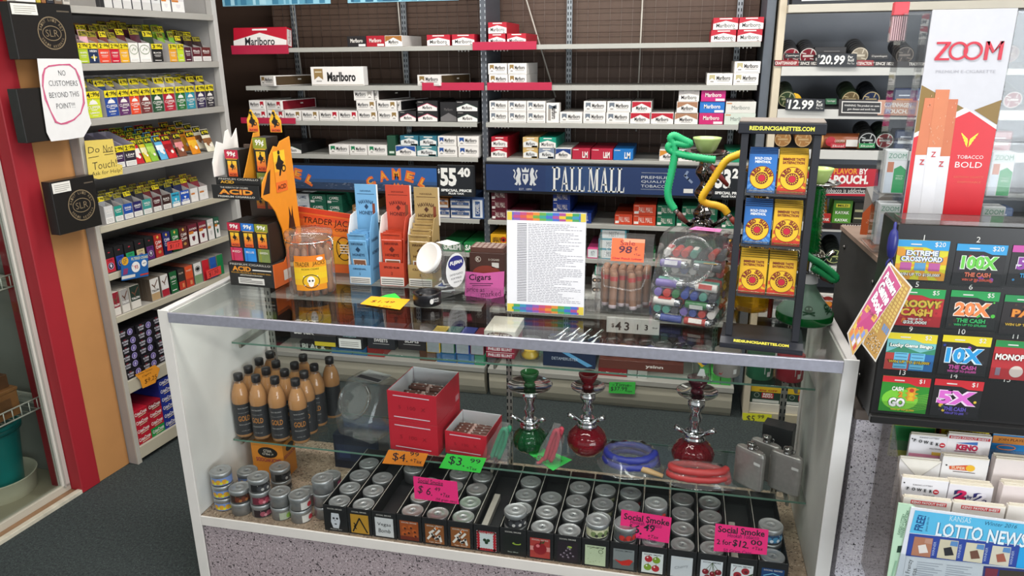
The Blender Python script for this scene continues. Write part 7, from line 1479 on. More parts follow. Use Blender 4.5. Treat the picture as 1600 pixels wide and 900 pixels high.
# ------------------------------------------------------------------ right rack: rolls of snuff tins, signs
def rx(px,py):return at_y(px,py,YB).x
def roll(c,c2,c3,L=.15,r=.034):
 b=MB();n=5;P=[]
 for k in range(n):z=L*k/n;P+=[(r*.97,z),(r,z+.002),(r,z+L/n*.82),(r*.97,z+L/n*.9)]
 b.lathe(P,c,'plastic',24,axis=(0,1,0));F=FR(y=0);b.disc(F,0,0,r*.95,c2,.0006,n=24);b.ring(F,0,0,r*.95,r*.1,c3,.001);b.rect(F,-r*.6,-r*.1,r*.6,r*.14,c3,.001)
 for k in range(8):a=k*.785;b.stroke(F,[(r*.4*math.cos(a),r*.4*math.sin(a)),(r*.8*math.cos(a+.3),r*.8*math.sin(a+.3))],r*.12,c3 if k%2 else c2,.0008)
 return b.build('tin_roll')
for i,(px,py,row,c,c2,c3,nm)in enumerate(((1224,76,0,'#211f20','#8a2430','#c9b9b4','black roll with red end'),(1254,76,0,'#242223','#7d2430','#d6cfc8','black roll with red and white end'),(1344,78,0,'#2b2a28','#9a8f7c','#d9d0bc','black roll with cream end'),(1415,78,0,'#232122','#4a4442','#8a8078','dark roll behind the acrylic stand'),
(1214,150,1,'#2f3a2c','#33452c','#a9a884','dark green roll at the left'),(1330,146,1,'#23301f','#6a5a3c','#b9a780','dark green roll with tan end'),(1362,148,1,'#1c1f24','#23304f','#b9a780','black roll with navy end'),(1200,212,2,'#9a6a3c','#a97a48','#c9a878','copper roll at the far left'),(1256,212,2,'#9a6a3c','#a97a48','#c9a878','copper roll in the middle'),
(1356,214,2,'#2a2b2c','#1f2022','#c4c6c4','black roll with white lettered end'),(1383,216,2,'#27332b','#8a2a30','#d0d2cc','black roll with red and white end'),(1278,390,4,'#20241f','#4a4436','#c9c4b0','black roll with brown end'),(1302,388,4,'#1f2421','#2c3a2c','#c9cf8a','black roll with green and yellow end'),(1240,390,4,'#1f2421','#4a3a36','#c9c4b0','black roll behind the pack rack'),
(1576,95,0,'#26262c','#5a3036','#a9988c','dark roll right of the white card'),(1582,160,1,'#2a2a32','#8a2430','#d0c4bc','red ended roll right of the white card'))):
 x=max(at_y(px,py,YB+.02).x,RX0+.064);sh=['top','second','third','fourth','fifth'][row]
 x+=.024*(i==1)+.008*(i==12)
 o=roll(c,c2,c3);o.rotation_euler=(math.radians(14),0,0);o.location=(x,YB+.022,RROWS[row]+.042);tag(o,f'{nm}, on the {sh} shelf of the right rack','tin roll','rolls of snuff tins')
b=MB();w=rx(1325,70)-rx(1275,70);b.box(0,w,0,.08,0,.075,'#201e1f','card',.001);b.rect(F0,w*.06,.006,w*.46,.034,'#c9c7c4',.0005);b.rect(F0,w*.5,.01,w*.95,.03,'#5a5554',.0005);b.rect(F0,w*.2,.048,w*.85,.05,'#8a8684',.0005);b.rect(F0,w*.3,.058,w*.8,.06,'#7a7674',.0005)
tag(b.build('snuff_box',loc=(rx(1275,70),YB+.02,RROWS[0]+.0008)),'black printed box on the top shelf of the right rack between the rolls','box')
for i in range(6):
 b=MB();b.lathe([(.030,0),(.032,.002),(.032,.016),(.030,.018)],['#1d1d1c','#d9a81e'][i==0]if i<1 else '#232321','plastic',20,axis=(0,1,0));b.lathe([(.0322,.004),(.0322,.012)],'#c9b42c' if i<2 else '#a9a89c','card',20,axis=(0,1,0))
 tag(b.build('snuff_tin',loc=(at_y(1242,140,YB+.02).x+.001*i,YB+.022+.019*i,RROWS[1]+.0345+.0125*i)),'yellow banded black snuff tin at the front of the tin file, second shelf, right rack','tin','tilted file of snuff tins')if i<1 else None
 if i>=1:tag(b.build('snuff_tin',loc=(at_y(1242,140,YB+.02).x,YB+.022+.019*i,RROWS[1]+.0335)),f'dark snuff tin, {ORD[i]} behind the yellow banded tin on the right rack','tin','tilted file of snuff tins')
b=MB();b.lathe([(.032,0),(.034,.003),(.034,.010),(.031,.012),(.031,.148),(.034,.150),(.034,.157),(.032,.16)],'#a9743c','plastic',24,axis=(1,0,0),cols=['#b9854a']*3+['#8a4a2c']+['#b9854a']*3);b.rect(Frame((0,-.0316,0),(1,0,0),(0,0,1)),.10,-.02,.145,.008,'#d0cec8',.0005);b.disc(Frame((0,-.0316,0),(1,0,0),(0,0,1)),.04,0,.02,'#a82430',.0005);b.text(Frame((0,-.0316,0),(1,0,0),(0,0,1)),.075,.002,'COOPER',.01,'#e0d6c8',.04,off=.0008)
tag(b.build('tin_roll',loc=(rx(1284,220),YB+.06,RROWS[2]+.0352)),'copper roll of tins lying sideways on the third shelf of the right rack','tin roll','rolls of snuff tins')
b=MB();w=.075;b.box(0,w,0,.1,0,.098,'#4f8a2c','card',.001);b.rect(F0,.01,.068,w-.01,.084,'#d6cf3a',.0005);b.text(F0,w/2,.076,'MILD',.009,'#2a3a1a',.04,bold=.02,off=.0008);b.text(F0,w/2,.046,'KAYAK',.013,'#e6e6dc',.055,bold=.03);b.text(F0,w/2,.014,'KAYAK',.012,'#e6e6dc',.052,bold=.03)
tag(b.build('snuff_box',loc=(rx(1301,340),YB+.01,RROWS[3]+.0008)),'green box with white lettering on the fourth shelf of the right rack','box')
for k in range(6):
 b=MB();b.lathe([(.029,0),(.031,.002),(.031,.014),(.029,.016)],'#b9742c','plastic',22);tag(b.build('snuff_tin',loc=(rx(1281,340)+.002*math.sin(k),YB+.04,RROWS[3]+.0008+.0165*k)),f'amber snuff tin in the stack beside the green box, {ORD[k + 1]} from bottom','tin','stack of amber tins')
b=MB();w=.052;b.box(0,w,-.003,0,0,.04,'#a82a24','card',.0005);b.text(FR(y=-.003),w/2,.014,'KAYAK',.012,'#e6dcd4',.044,bold=.03);tag(b.build('shelf_tag',loc=(rx(1276,345),YB-.008,RROWS[3]+.0052)),'red lettered shelf tag in front of the amber tins','shelf tag')
for k,(c,px)in enumerate((('#2a2a22',1334),('#33332a',1350),('#8a8468',1420))):
 b=MB();b.box(0,.04,0,.1,0,.09,c,'card',.001);b.rect(F0,.004,.05,.036,.06,'#b9b48a',.0005);b.rect(F0,.004,.02,.036,.026,'#b9b48a',.0005);tag(b.build('snuff_box',loc=(rx(px,340),YB+.014,RROWS[3]+.0008)),f'{["black", "dark olive", "khaki"][k]} striped box on the fourth shelf of the right rack','box')
for k,(px,row,c,c2,nm)in enumerate(((1398,1,'#1f2c52','#d98a3a','navy'),(1432,1,'#27406f','#b9c4d4','blue'),(1410,2,'#223356','#c9ccd0','dark blue'),(1560,2,'#8a2a2c','#d9cfc4','dark red'),(1585,3,'#5a6a8a','#c9d2dc','grey blue'))):
 b=MB();b.box(0,.085,0,.09,0,.085,c,'pouch',.006);b.rect(F0,.012,.03,.073,.045,c2,.0006,'pouch');b.rect(F0,.02,.055,.06,.06,'#c9ced8',.0006,'pouch');tag(b.build('tobacco_pouch',loc=(rx(px,150),YB+.02,RROWS[row]+.0008)),f'{nm} tobacco pouch pack on the {["top", "second", "third", "fourth"][row]} shelf of the right rack','pouch')
def rsign(name,px,y,col,fn,lab,t=.003,mat='card',cat='sign',group=None):
 P=[oy(a,e,y)for a,e in px];x0=min(p[0]for p in P);z0=min(p[1]for p in P);Q=[(p[0]-x0,p[1]-z0)for p in P]
 ar=sum(Q[i][0]*Q[(i+1)%len(Q)][1]-Q[(i+1)%len(Q)][0]*Q[i][1]for i in range(len(Q)));Q=Q if ar>0 else Q[::-1]
 b=MB();b.prism(Q,-t,0,col,mat,F0);L=lambda a,e:(oy(a,e,y)[0]-x0,oy(a,e,y)[1]-z0)
 if fn:fn(b,L)
 return tag(b.build(name,loc=(x0,y,z0)),lab,cat,group)
def T(b,L,st,p0,p1,hp,c,off=.0006,F=None,**k):
 a,e=L(*p0),L(*p1);h=abs(L(p0[0],p0[1]-hp)[1]-a[1]);b.text(F or F0,(a[0]+e[0])/2,(a[1]+e[1])/2,st,h,c,math.hypot(e[0]-a[0],e[1]-a[1]),rot=math.degrees(math.atan2(e[1]-a[1],e[0]-a[0])),off=off,**k)
def Q4(b,L,pts,c,off=.0004):
 P=[L(*p)for p in pts];ar=sum(P[i][0]*P[(i+1)%len(P)][1]-P[(i+1)%len(P)][0]*P[i][1]for i in range(len(P)));b.shape(F0,P if ar>0 else P[::-1],c,off)
YS=YB-.010
def f1(b,L):
 for i,(x0,x1)in enumerate(((1211,1248),(1334,1365),(1490,1530))):Q4(b,L,[(x0,94),(x1,94),(x1,103),(x0,103)],'#8a2028')
 T(b,L,'CRAFTSMANSHIP',(1211,98.6),(1245,98.6),5,'#dcd6ce',bold=.02);T(b,L,'* SINCE 1822',(1247,98.8),(1277,99),5,'#dcd6ce',bold=.02);T(b,L,'SATISFACTION',(1336,99),(1362,99.2),5,'#dcd6ce',bold=.02);T(b,L,'* SINCE 1822',(1364,99.2),(1396,99.4),5,'#dcd6ce',bold=.02);T(b,L,'TRADITION',(1420,100),(1446,100),5,'#dcd6ce',bold=.02)
rsign('shelf_strip',[(1209,94),(1600,98),(1600,107),(1209,103)],YS,'#241c1c',f1,'red and black lettered strip along the top shelf edge of the right rack',.0012,cat='shelf strip')
for px,st,lab in(([(1277,83),(1339,84),(1338,105),(1276,104)],'20.99','black price sign reading 20.99 on the top shelf edge of the right rack'),([(1228,153),(1289,155),(1288,174),(1227,172)],'12.99','black price sign reading 12.99 on the second shelf edge of the right rack')):
 def fn(b,L):x0,y0=px[0];T(b,L,'$',(x0+1.5,y0+5),(x0+4,y0+5),5,'#dcdad4');T(b,L,st,(x0+4,y0+10),(x0+43,y0+11),15,'#e4e2dc',bold=.03,shear=.08);T(b,L,'Per',(x0+48,y0+6),(x0+56,y0+6),4.5,'#dcdad4',bold=.02);T(b,L,'Roll',(x0+48,y0+11),(x0+57,y0+11),4.5,'#dcdad4',bold=.02);T(b,L,'Plus Tax',(x0+47,y0+16),(x0+58,y0+16.2),2.5,'#dcdad4')
 rsign('price_sign',px,YB-.02,'#1d2026',fn,lab)
def f3(b,L):
 Q4(b,L,[(1372,156),(1435,157),(1434,181),(1371,180)],'#b98a74');Q4(b,L,[(1315.5,158),(1377.5,159),(1376.5,177.5),(1314.5,176.5)],'#dcd8d2',.0006);Q4(b,L,[(1317,159.5),(1376,160.5),(1375,176),(1316,175)],'#161618',.0009)
 T(b,L,'WARNING: This product can cause',(1319,165),(1374,166),4,'#dedad4',.0012,bold=.01);T(b,L,'gum disease and tooth loss.',(1324,170.6),(1368,171.4),4,'#dedad4',.0012,bold=.01);T(b,L,'COPENHAGEN.',(1382,163.5),(1425,164.5),7,'#e6e2dc',.0012,bold=.02);T(b,L,'POUCH.',(1384,173.5),(1418,174.3),6.5,'#e6e2dc',.0012,bold=.02)
rsign('sign_strip',[(1311,155),(1436,157),(1435,183),(1310,181)],YS,'#2a2523',f3,'brown strip with black warning panel on the second shelf edge of the right rack')
for px,c,st in(([(1226,83),(1250,83),(1250,91),(1226,91)],'#1d1c1d','Copenhagen'),([(1360,84),(1388,84),(1388,92),(1360,92)],'#1d1c1d','Copenhagen'),([(1290,154),(1307,154),(1307,163),(1290,163)],'#1f5a34','Copenhagen'),([(1298,224),(1321,224),(1321,231),(1298,231)],'#b03038','Skoal'),([(1342,224),(1367,224),(1367,231),(1342,231)],'#23854a','Skoal')):
 rsign('shelf_tag',px,YB-.0095,c,lambda b,L:T(b,L,st,(px[0][0]+2,px[0][1]+4),(px[1][0]-2,px[1][1]+4),3.5,'#dcd8d0',shear=.2),f'small {"black" if c == "#1d1c1d" else "red" if c == "#b03038" else "green"} shelf tag at pixel column'.replace(' at pixel column',{1226:' under the two red ended rolls',1360:' right of the 20.99 price sign',1290:' right of the 12.99 price sign',1298:' below the copper roll',1342:' below the white lettered roll'}[px[0][0]]),.002,cat='shelf tag')
def f4(b,L):
 Q4(b,L,[(1205,262),(1372,264),(1371,307),(1204,304)],'#b51f30');T(b,L,'GRAB',(1274,267),(1300,267.2),9,'#e6e0da',bold=.04);T(b,L,'FLAVOR',(1303,267.4),(1340,267.8),9,'#e0962c',bold=.03);T(b,L,'BY',(1343,268),(1356,268.2),9,'#e6e0da',bold=.03);T(b,L,'THE POUCH.',(1271,280),(1357,281),14,'#eae4de',bold=.05)
 Q4(b,L,[(1210,291),(1356,292.5),(1356,303),(1210,301.5)],'#dcd8d4',.0006);Q4(b,L,[(1211,292),(1355,293.5),(1355,302),(1211,300.5)],'#161618',.0009);T(b,L,'WARNING: Smokeless tobacco is addictive.',(1218,296.5),(1353,298),6.5,'#e0dcd6',.0012)
rsign('sign_strip',[(1200,255),(1376,258),(1375,312),(1199,308)],YS-.01,'#1b1b1e',f4,'red pouch tobacco sign with white and orange lettering on the right rack')
rsign('sign_strip',[(1270,347),(1420,353),(1420,363),(1270,357)],YS,'#2c1a1a',lambda b,L:(T(b,L,'KAYAK',(1316,354),(1346,355.2),7,'#e0dad2',bold=.04),Q4(b,L,[(1274,349),(1300,350),(1300,356),(1274,355)],'#161618')),'dark lettered strip on the fourth shelf edge of the right rack',.002)
b=MB();w=.10;b.box(0,w,0,.02,0,.075,'#d9d4cc','card',.001);b.disc(F0,.03,.04,.034,'#8a2a24',ry=.034);b.disc(F0,.075,.036,.03,'#8a2a24');b.disc(F0,.075,.03,.02,'#d9862c',.0009,ry=.014);b.text(F0,.075,.045,'LONGHORN',.007,'#e8e2d8',.05,bold=.02,off=.0012);b.disc(F0,.03,.03,.02,'#d9862c',.0009,ry=.016)
tag(b.build('display_card',loc=(rx(1266,460),YB+.004,RROWS[4]-.20)),'white card with two red and orange discs on the right rack behind the frosted hookah','display card')
# boxes with yellow flaps at the foot of the rack, seen through the counter
for i,(p0,p1,lab)in enumerate(((1161,1222,'green and yellow tobacco box at the foot of the right rack, left one'),(1225,1290,'green and yellow tobacco box at the foot of the right rack, right one'))):
 a,e=max(rx(p0,630),RX0+.032),rx(p1,630);zt=oy(1190,604,YB+.02)[1];zb=.0805;b=MB();w=e-a-.002;h=min(zt-zb,.226);b.box(0,w,0,.2,0,h,'#1f3a2a','card',.001);b.rect(F0,0,h*.68,w,h,'#d9b41e',.0005);b.text(F0,w*.55,h*.78,'40¢ OFF',h*.12,'#a82a1e',w*.6,bold=.03,off=.0009);b.rect(F0,w*.36,h*.32,w*.74,h*.64,'#c2242e',.0009);b.text(F0,w*.55,h*.56,'RED',h*.12,'#e8e4dc',w*.3,bold=.05,off=.0013);b.text(F0,w*.55,h*.42,'MAN',h*.12,'#e8e4dc',w*.32,bold=.05,off=.0013);b.ring(F0,w*.2,h*.48,h*.14,h*.02,'#b9c4b4');b.rect(F0,.01,h*.04,w-.01,h*.22,'#cfd0c8',.0005)
 tag(b.build('tobacco_box',loc=(a,YB+.02,zb)),lab,'box')
b=MB();b.box(0,RX1-RX0-.06,0,.3,0,.04,'#cfcabd','paint',.001);tag(b.build('plinth_tray',loc=(RX0+.03,YB+.015,.0402)),'cream tray carrying the tobacco boxes at the foot of the right rack','tray')
rsign('price_card',[(1160,645),(1206,648),(1204,666),(1161,663)],YB-.012,'#dfe02c',lambda b,L:(T(b,L,'$5.',(1166,654),(1182,655),11,IK,shear=.1),T(b,L,'99',(1184,651),(1194,651.5),6,IK,shear=.1),T(b,L,'+Tax',(1185,661),(1196,661.8),3,IK)),'yellow card reading 5.99 below the tobacco boxes of the right rack',.0008,'paper','price card')
# ------------------------------------------------------------------ register counter with lottery dispenser, e-cigarette stand, play slips
b=MB();b.box(1.834,3.3,.047,.62,0,.80,'#aaa','laminate_pale',.001);o=b.build('register_counter');tag(o,'pale speckled laminate register counter right of the glass display','counter')
b=MB();b.box(1.828,3.32,.0465,.64,.8002,.826,'#6d625a','paint',.002);b.build('worktop',o)
t=thing('dispenser_stand','black laminate stand with brown top under the e-cigarette display','stand',(1.845,.056,.8266))
b=MB();F=Frame((0,0,0),(0,1,0),(0,0,1));b.prism([(0,0),(.47,0),(.47,.335),(0,.355)],0,.014,'#2b2b2a','paint',F);b.build('side_panel',t)
b=MB();b.prism([(0,0),(.47,0),(.47,.335),(0,.355)],.78,.794,'#2b2b2a','paint',F);b.build('side_panel',t)
b=MB();b.prism([(-.002,.3556),(.47,.3356),(.47,.3476),(-.002,.3676)],-.004,.80,'#8a7466','wood',F);b.build('top_board',t)
b=MB();b.box(.0145,.7795,.455,.469,0,.334,'#2b2b2a','paint');b.build('back_panel',t)
for y,z in((.06,.30),(.06,.18),(.06,.06),(.40,.30)):
 b=MB();b.lathe([(.006,0),(.007,.002),(.004,.005),(.001,.0055)],'#6a6866','metal',14,axis=(-1,0,0));b.build('bolt',t,loc=(-.0003,y,z))
# lottery ticket dispenser
LY=-.080;t=thing('lottery_dispenser','black lottery ticket dispenser with numbered windows on the register counter','dispenser',(1.826,LY,.866));LW_,LH_=.66,.445
b=MB();b.box(0,LW_,.004,.118,0,LH_,'#1c1b1b','plastic',.003);b.box(0,LW_,-.012,.004,-.004,.014,'#1e1d1d','plastic',.002);b.build('cabinet',t)
b=MB();b.box(.006,LW_,-.004,.06,LH_+.0005,LH_+.010,'#c9c2bc','clear',.001);b.build('top_plate',t)
def lp(px,py):p=at_y(px,py,LY);return p.x-1.826,p.z-.866
F4=FR(y=.004);b=MB()
for n_,px,py in((1,1445,372),(2,1530,375),(5,1434,445),(6,1518,449),(9,1424,515),(10,1504,519),(11,1588,526),(13,1411,583),(14,1492,588),(15,1575,594)):
 u,v=lp(px,py);b.text(F4,u,v,str(n_),.0115,'#e4e2dc',off=.0008)
b.build('numbers',t)
def ticket(px,band,bg,price,lines,lab,deco=None):
 P=[lp(*q)for q in px];u0,u1=min(P[0][0],P[3][0]),max(P[1][0],P[2][0]);u0=(P[0][0]+P[3][0])/2;u1=(P[1][0]+P[2][0])/2;v1=(P[0][1]+P[1][1])/2;v0=(P[3][1]+P[2][1])/2;w,h=u1-u0,v1-v0
 b=MB();b.box(0,w,-.0006,0,0,h,bg,'card',.0002);F=FR(y=-.0006);random.seed(int(w*1e5)+len(lab))
 if deco:deco(b,F,w,h)
 b.shape(F,[(0,h),(0,h*.83),(w*.55,h*.83),(w*.72,h*.76),(w,h*.76),(w,h)],band,.0007);b.text(F,w*.82,h*.90,'$'+price,h*.13,'#eceae4',off=.001);b.rect(F,w*.25,h*.88,w*.46,h*.91,'#dcdad6',.001)
 for st,v,hh,ww,c,oc in lines:
  if oc:b.text(F,w/2,h*v,st,h*hh*1.12,oc,w*ww*1.05,bold=.10,off=.0012)
  b.text(F,w/2-.0003,h*v+.0003,st,h*hh,c,w*ww,bold=.045,off=.0016)
 tag(b.build('lottery_ticket',loc=(1.826+u0,LY+.0036,.866+v0)),lab,'ticket','lottery tickets in the dispenser')
 c=MB();c.box(-.004,w+.004,-.006,-.0046,-.004,h*.3,'#f0f2f2','glass',.0004);c.build('window_pocket',t,loc=(u0,.0036,v0))
def rays(c1):
 def f(b,F,w,h):
  for i in range(16):
   a0,a1=i*.3927,i*.3927+.2;q=lambda a:(max(0,min(w,w/2+w*math.cos(a))),max(0,min(h*.8,h*.4+w*math.sin(a))));b.shape(F,[(w/2,h*.4),q(a0),q(a1)],c1,.0003)
  for k,c in enumerate(('#b95a9a','#5a9ac8','#b95a9a')):b.rect(F,w*(.1+.28*k),h*.24,w*(.32+.28*k),h*.44,c,.0006)
 return f
def confetti(cols,extra=None):
 def f(b,F,w,h):
  for i in range(16):b.disc(F,random.uniform(.06,.94)*w,random.uniform(.06,.76)*h,random.uniform(.02,.05)*w,random.choice(cols),.0003+.00002*i,n=8)
  if extra:extra(b,F,w,h)
 return f
ticket([(1405,374),(1485,378),(1476,440),(1396,436)],'#2f9ad4','#d9cf2a','20',[('EXTREME',.68,.13,.62,'#dfe8f0','#1f4a8a'),('CROSSWORD',.53,.13,.80,'#dfe8f0','#1f4a8a'),('WIN UP TO $150,000!',.13,.09,.8,'#e8e4dc','#4a2a2a')],'yellow crossword lottery ticket in window 1 of the dispenser',rays('#e09a2c'))
ticket([(1496,381),(1575,384),(1566,448),(1487,444)],'#2f9ad4','#1c1a1c','20',[('100X',.55,.32,.72,'#6ac84a','#e6f0e0'),('THE CASH',.25,.11,.52,'#e0765a',None),('WIN UP TO $200,000!',.12,.07,.6,'#d9604a',None)],'black 100X lottery ticket in window 2 of the dispenser',confetti(['#8a4aa8','#3a2a4a','#c2503a','#2a2a2e']))
ticket([(1583,383),(1662,387),(1652,449),(1574,446)],'#c24aa0','#1c1a1c','10',[('50X',.55,.32,.72,'#8a3a9a','#ece4f0'),('THE CASH',.25,.11,.52,'#3a9ad0',None)],'black and purple 50X lottery ticket in the window right of window 2',confetti(['#3a8ac0','#2a2a2e']))
ticket([(1397,450),(1478,453),(1470,513),(1390,508)],'#1f9a4e','#b5232c','5',[('GROOVY',.60,.2,.92,'#c9a83a','#6a7a2a'),('CA$H',.36,.22,.62,'#c9a83a','#8a2a1c'),('WIN UP TO',.19,.06,.3,'#e8e4dc',None),('$25,000!',.10,.1,.46,'#eceae4','#3a1a1a')],'red groovy lottery ticket in window 5 of the dispenser',confetti(['#c83a34','#d9762c','#9a1a24']))
ticket([(1487,454),(1563,457),(1554,517),(1478,513)],'#1f9a4e','#1b1b1b','5',[('20X',.52,.36,.74,'#e8864a','#f4e6da'),('THE CASH',.22,.11,.6,'#3ac06a',None),('WIN UP TO $75,000!',.10,.07,.68,'#3ac06a',None)],'black 20X lottery ticket in window 6 of the dispenser',confetti(['#4ab83a','#3a2a1c','#2a2a2a']))
ticket([(1570,461),(1648,465),(1640,527),(1562,522)],'#1c8a4a','#1e1718','5',[('PAC',.55,.2,.6,'#e08a2a','#6a2a1a'),('WIN UP TO $30,000',.25,.08,.8,'#d9b03a',None)],'dark arcade lottery ticket in the window right of window 6',confetti(['#4a2a1c','#2a2020']))
def bingo(b,F,w,h):
 b.rect(F,0,h*.46,w,h*.8,'#7ac0c4',.0003);b.shape(F,[(0,h*.46),(w*.3,h*.66),(w*.7,h*.5),(w,h*.62),(w,h*.46)],'#3a8a6a',.0005);b.rect(F,0,0,w*.5,h*.46,'#b8403a',.0004);b.rect(F,w*.5,0,w,h*.46,'#2a6aa8',.0004)
 for x in(.18,.52):b.rect(F,w*x,h*.04,w*(x+.29),h*.48,'#6ab8dc',.0008);[b.rect(F,w*(x+.02),h*(.08+.09*k),w*(x+.26),h*(.095+.09*k),'#2a5a7a',.001)for k in range(5)]
ticket([(1389,520),(1466,524),(1457,582),(1381,577)],'#e3d02a','#7ac0c4','2',[('Lucky Gems Bingo',.66,.12,.86,'#eef2ea','#2a5a4a'),('WIN UP TO $10,000!',.22,.09,.84,'#d9b83a','#3a2a1a')],'teal bingo lottery ticket in window 9 of the dispenser',bingo)
ticket([(1474,524),(1550,528),(1541,589),(1465,585)],'#e3cf1e','#1b1a1c','2',[('10X',.50,.38,.76,'#2a9ad8','#dff0fa'),('THE CASH',.20,.11,.58,'#d45aa8',None),('WIN UP TO $10,000!',.09,.07,.6,'#d45aa8',None)],'black 10X lottery ticket in window 10 of the dispenser',confetti(['#8a3ab0','#2a3a8a','#2a2a2e']))
ticket([(1556,532),(1634,536),(1625,598),(1547,592)],'#1f8a44','#b52a30','2',[('MONOPOLY',.58,.16,.9,'#eceae4','#7a141c')],'red board-game lottery ticket in window 11 of the dispenser',lambda b,F,w,h:(b.disc(F,w*.52,h*.22,w*.14,'#d9c9c0',.0005),b.rect(F,w*.1,h*.1,w*.2,h*.3,'#8a7a8a',.0005)))
def cash(b,F,w,h):
 b.disc(F,w*.42,h*.36,w*.38,'#7ac83a',.0003,ry=h*.3);[b.stroke(F,[(w*.55,h*(.02+.05*k)),(w,h*(.16+.05*k))],.0006,'#a8d85a',.0004)for k in range(9)]
 b.rect(F,w*.56,h*.34,w*.72,h*.72,'#d9962a',.0008);[b.disc(F,w*.64,h*(.40+.12*k),w*.05,c,.001)for k,c in enumerate(('#e0b82a','#e0b82a','#c23a24'))];[b.shape(F,[(w*.5,h*(.44+.12*k)),(w*.56,h*(.40+.12*k)),(w*.56,h*(.46+.12*k))],'#c9862a',.0007)for k in range(3)];[b.shape(F,[(w*.72,h*(.40+.12*k)),(w*.8,h*(.44+.12*k)),(w*.72,h*(.46+.12*k))],'#c9862a',.0007)for k in range(3)]
 b.text(F,w*.34,h*.66,'CASH',h*.12,'#eceae4',w*.24,bold=.04,off=.0012);b.text(F,w*.42,h*.51,'2',h*.16,'#e08a2a',bold=.06,off=.0014);b.text(F,w*.36,h*.28,'GO',h*.28,'#2a4a2a',w*.37,bold=.1,off=.0012);b.text(F,w*.36,h*.28,'GO',h*.26,'#eceae8',w*.35,bold=.06,off=.0016)
ticket([(1380,588),(1456,592),(1446,649),(1373,641)],'#c8242e','#2f8a2a','1',[('WIN UP TO $2,000!',.07,.06,.5,'#e0c03a',None)],'green traffic light lottery ticket in window 13 of the dispenser',cash)
ticket([(1461,593),(1538,597),(1529,655),(1453,650)],'#c8242e','#1b191b','1',[('5X',.52,.36,.78,'#d86ac8','#f0d8ec'),('THE CASH',.22,.11,.46,'#6a5ac0',None),('WIN UP TO $500',.10,.07,.4,'#6a5ac0',None)],'black 5X lottery ticket in window 14 of the dispenser',confetti(['#d9b83a','#3a2a4a','#2a4a4a']))
b=MB();b.lathe([(.001,-.036),(.007,-.030),(.010,-.012),(.010,.008),(.007,.022),(.003,.028),(.003,.040),(.001,.042)],'#2a2f7a','plastic',20);b.tube(smooth_path([(0,0,-.034),(-.006,-.001,-.046),(-.002,-.001,-.058),(.005,0,-.05),(.002,0,-.036)],4),.0022,'#2a2f7a','plastic',6);p=at_y(1395,378,LY-.0135);tag(b.build('hanger_clip',loc=(p.x,LY-.0135,p.z)),'dark blue plastic clip hung at the top left of the lottery dispenser','clip')
# puzzle booklet hung from the clip
t=thing('puzzle_booklet','magenta puzzle booklet hanging open from the blue clip on the dispenser','booklet',(0,0,0))
def leaf(name,px,y0,y1,col,fn):
 """leaf hung by its top corner: y0 at the first two corners, y1 at the far two"""
 A=[at_y(*px[0],y0),at_y(*px[1],y0),at_y(*px[2],y1),at_y(*px[3],y1)];u=(A[1]-A[0]+A[2]-A[3])/2;v=(A[0]-A[3]+A[1]-A[2])/2;w,h=u.length,v.length;v2=(v-u*v.dot(u)/u.length_squared)
 F=Frame(A[3],u,v2);n=F.n;b=MB();b.add([a for a in A]+[a-n*.0016 for a in A],[(0,3,2,1),(4,5,6,7),(0,1,5,4),(1,2,6,5),(2,3,7,6),(3,0,4,7)],col,'card')
 W=lambda a,e:A[3]*(1-a)*(1-e)+A[2]*a*(1-e)+A[0]*(1-a)*e+A[1]*a*e
 class LF:
  def p(s,a,e,o=0.0):return W(a,e)+n*o
 fn(b,LF());b.build(name,t)
def cover(b,q):
 q2=lambda a0,e0,a1,e1,c,o=.0005:b.rect(q,a0,e0,a1,e1,c,o)
 q2(.05,.015,.97,.985,'#b8286e');q2(.05,.015,.97,.34,'#c9a04a',.0007)
 for i in range(12):q2(.1+.2*(i%4),.04+.09*(i//4),.26+.2*(i%4),.11+.09*(i//4),['#d9762a','#7a8ac8','#d9cfe0','#c23a2a','#e0b83a'][i%5],.001)
 b.shape(q,[(.12,.38),(.9,.46),(.9,.54),(.12,.46)],'#d9a23a',.001)
 for st,e,hh,ww in(('Puzzlers',.88,.11,.80),('Game',.75,.135,.76),('Book',.60,.135,.76)):
  for c,bo,o in(('#4a1230',.08,.0009),('#eee8ea',.05,.0014)):
   vs,fs,nw=text_mesh(st,bo,.1);b.add([q.p(.52-ww/2+a/nw*ww,e-hh/2+d*hh,o)for a,d in vs],fs,c,'card')
 vs,fs,nw=text_mesh('9 FUN GAMES',.0,0);b.add([q.p(.2+a/nw*.6,.42+.06*a/nw+d*.035,.0014)for a,d in vs],fs,'#6a2a1a','card')
def inner(b,q):
 b.rect(q,.06,.02,.94,.98,'#b98a3a',.0005)
 for i in range(6):
  for j in range(11):b.rect(q,.1+.135*i,.46+.045*j,.2+.135*i,.49+.045*j,'#d9b85a',.0008)
 for i in range(4):
  for j in range(4):b.rect(q,.12+.1*i,.26+.045*j,.19+.1*i,.29+.045*j,'#e0c86a',.0008)
 for i in range(3):b.rect(q,.6+.11*i,.34,.69+.11*i,.42,'#6a8ab8',.0008)
 random.seed(2)
 for i in range(70):a,e=random.uniform(.12,.84),random.uniform(.05,.22);b.rect(q,a,e,a+.03,e+.012,random.choice(['#2a2a28','#e6e2d6']),.0008)
leaf('front_cover',[(1389,411),(1409,447),(1331,558),(1324,521)],-.118,-.150,'#d9d0cc',cover)
leaf('back_leaf',[(1391,409),(1426,449),(1368,566),(1347,538)],-.104,-.118,'#dcd6ca',inner)
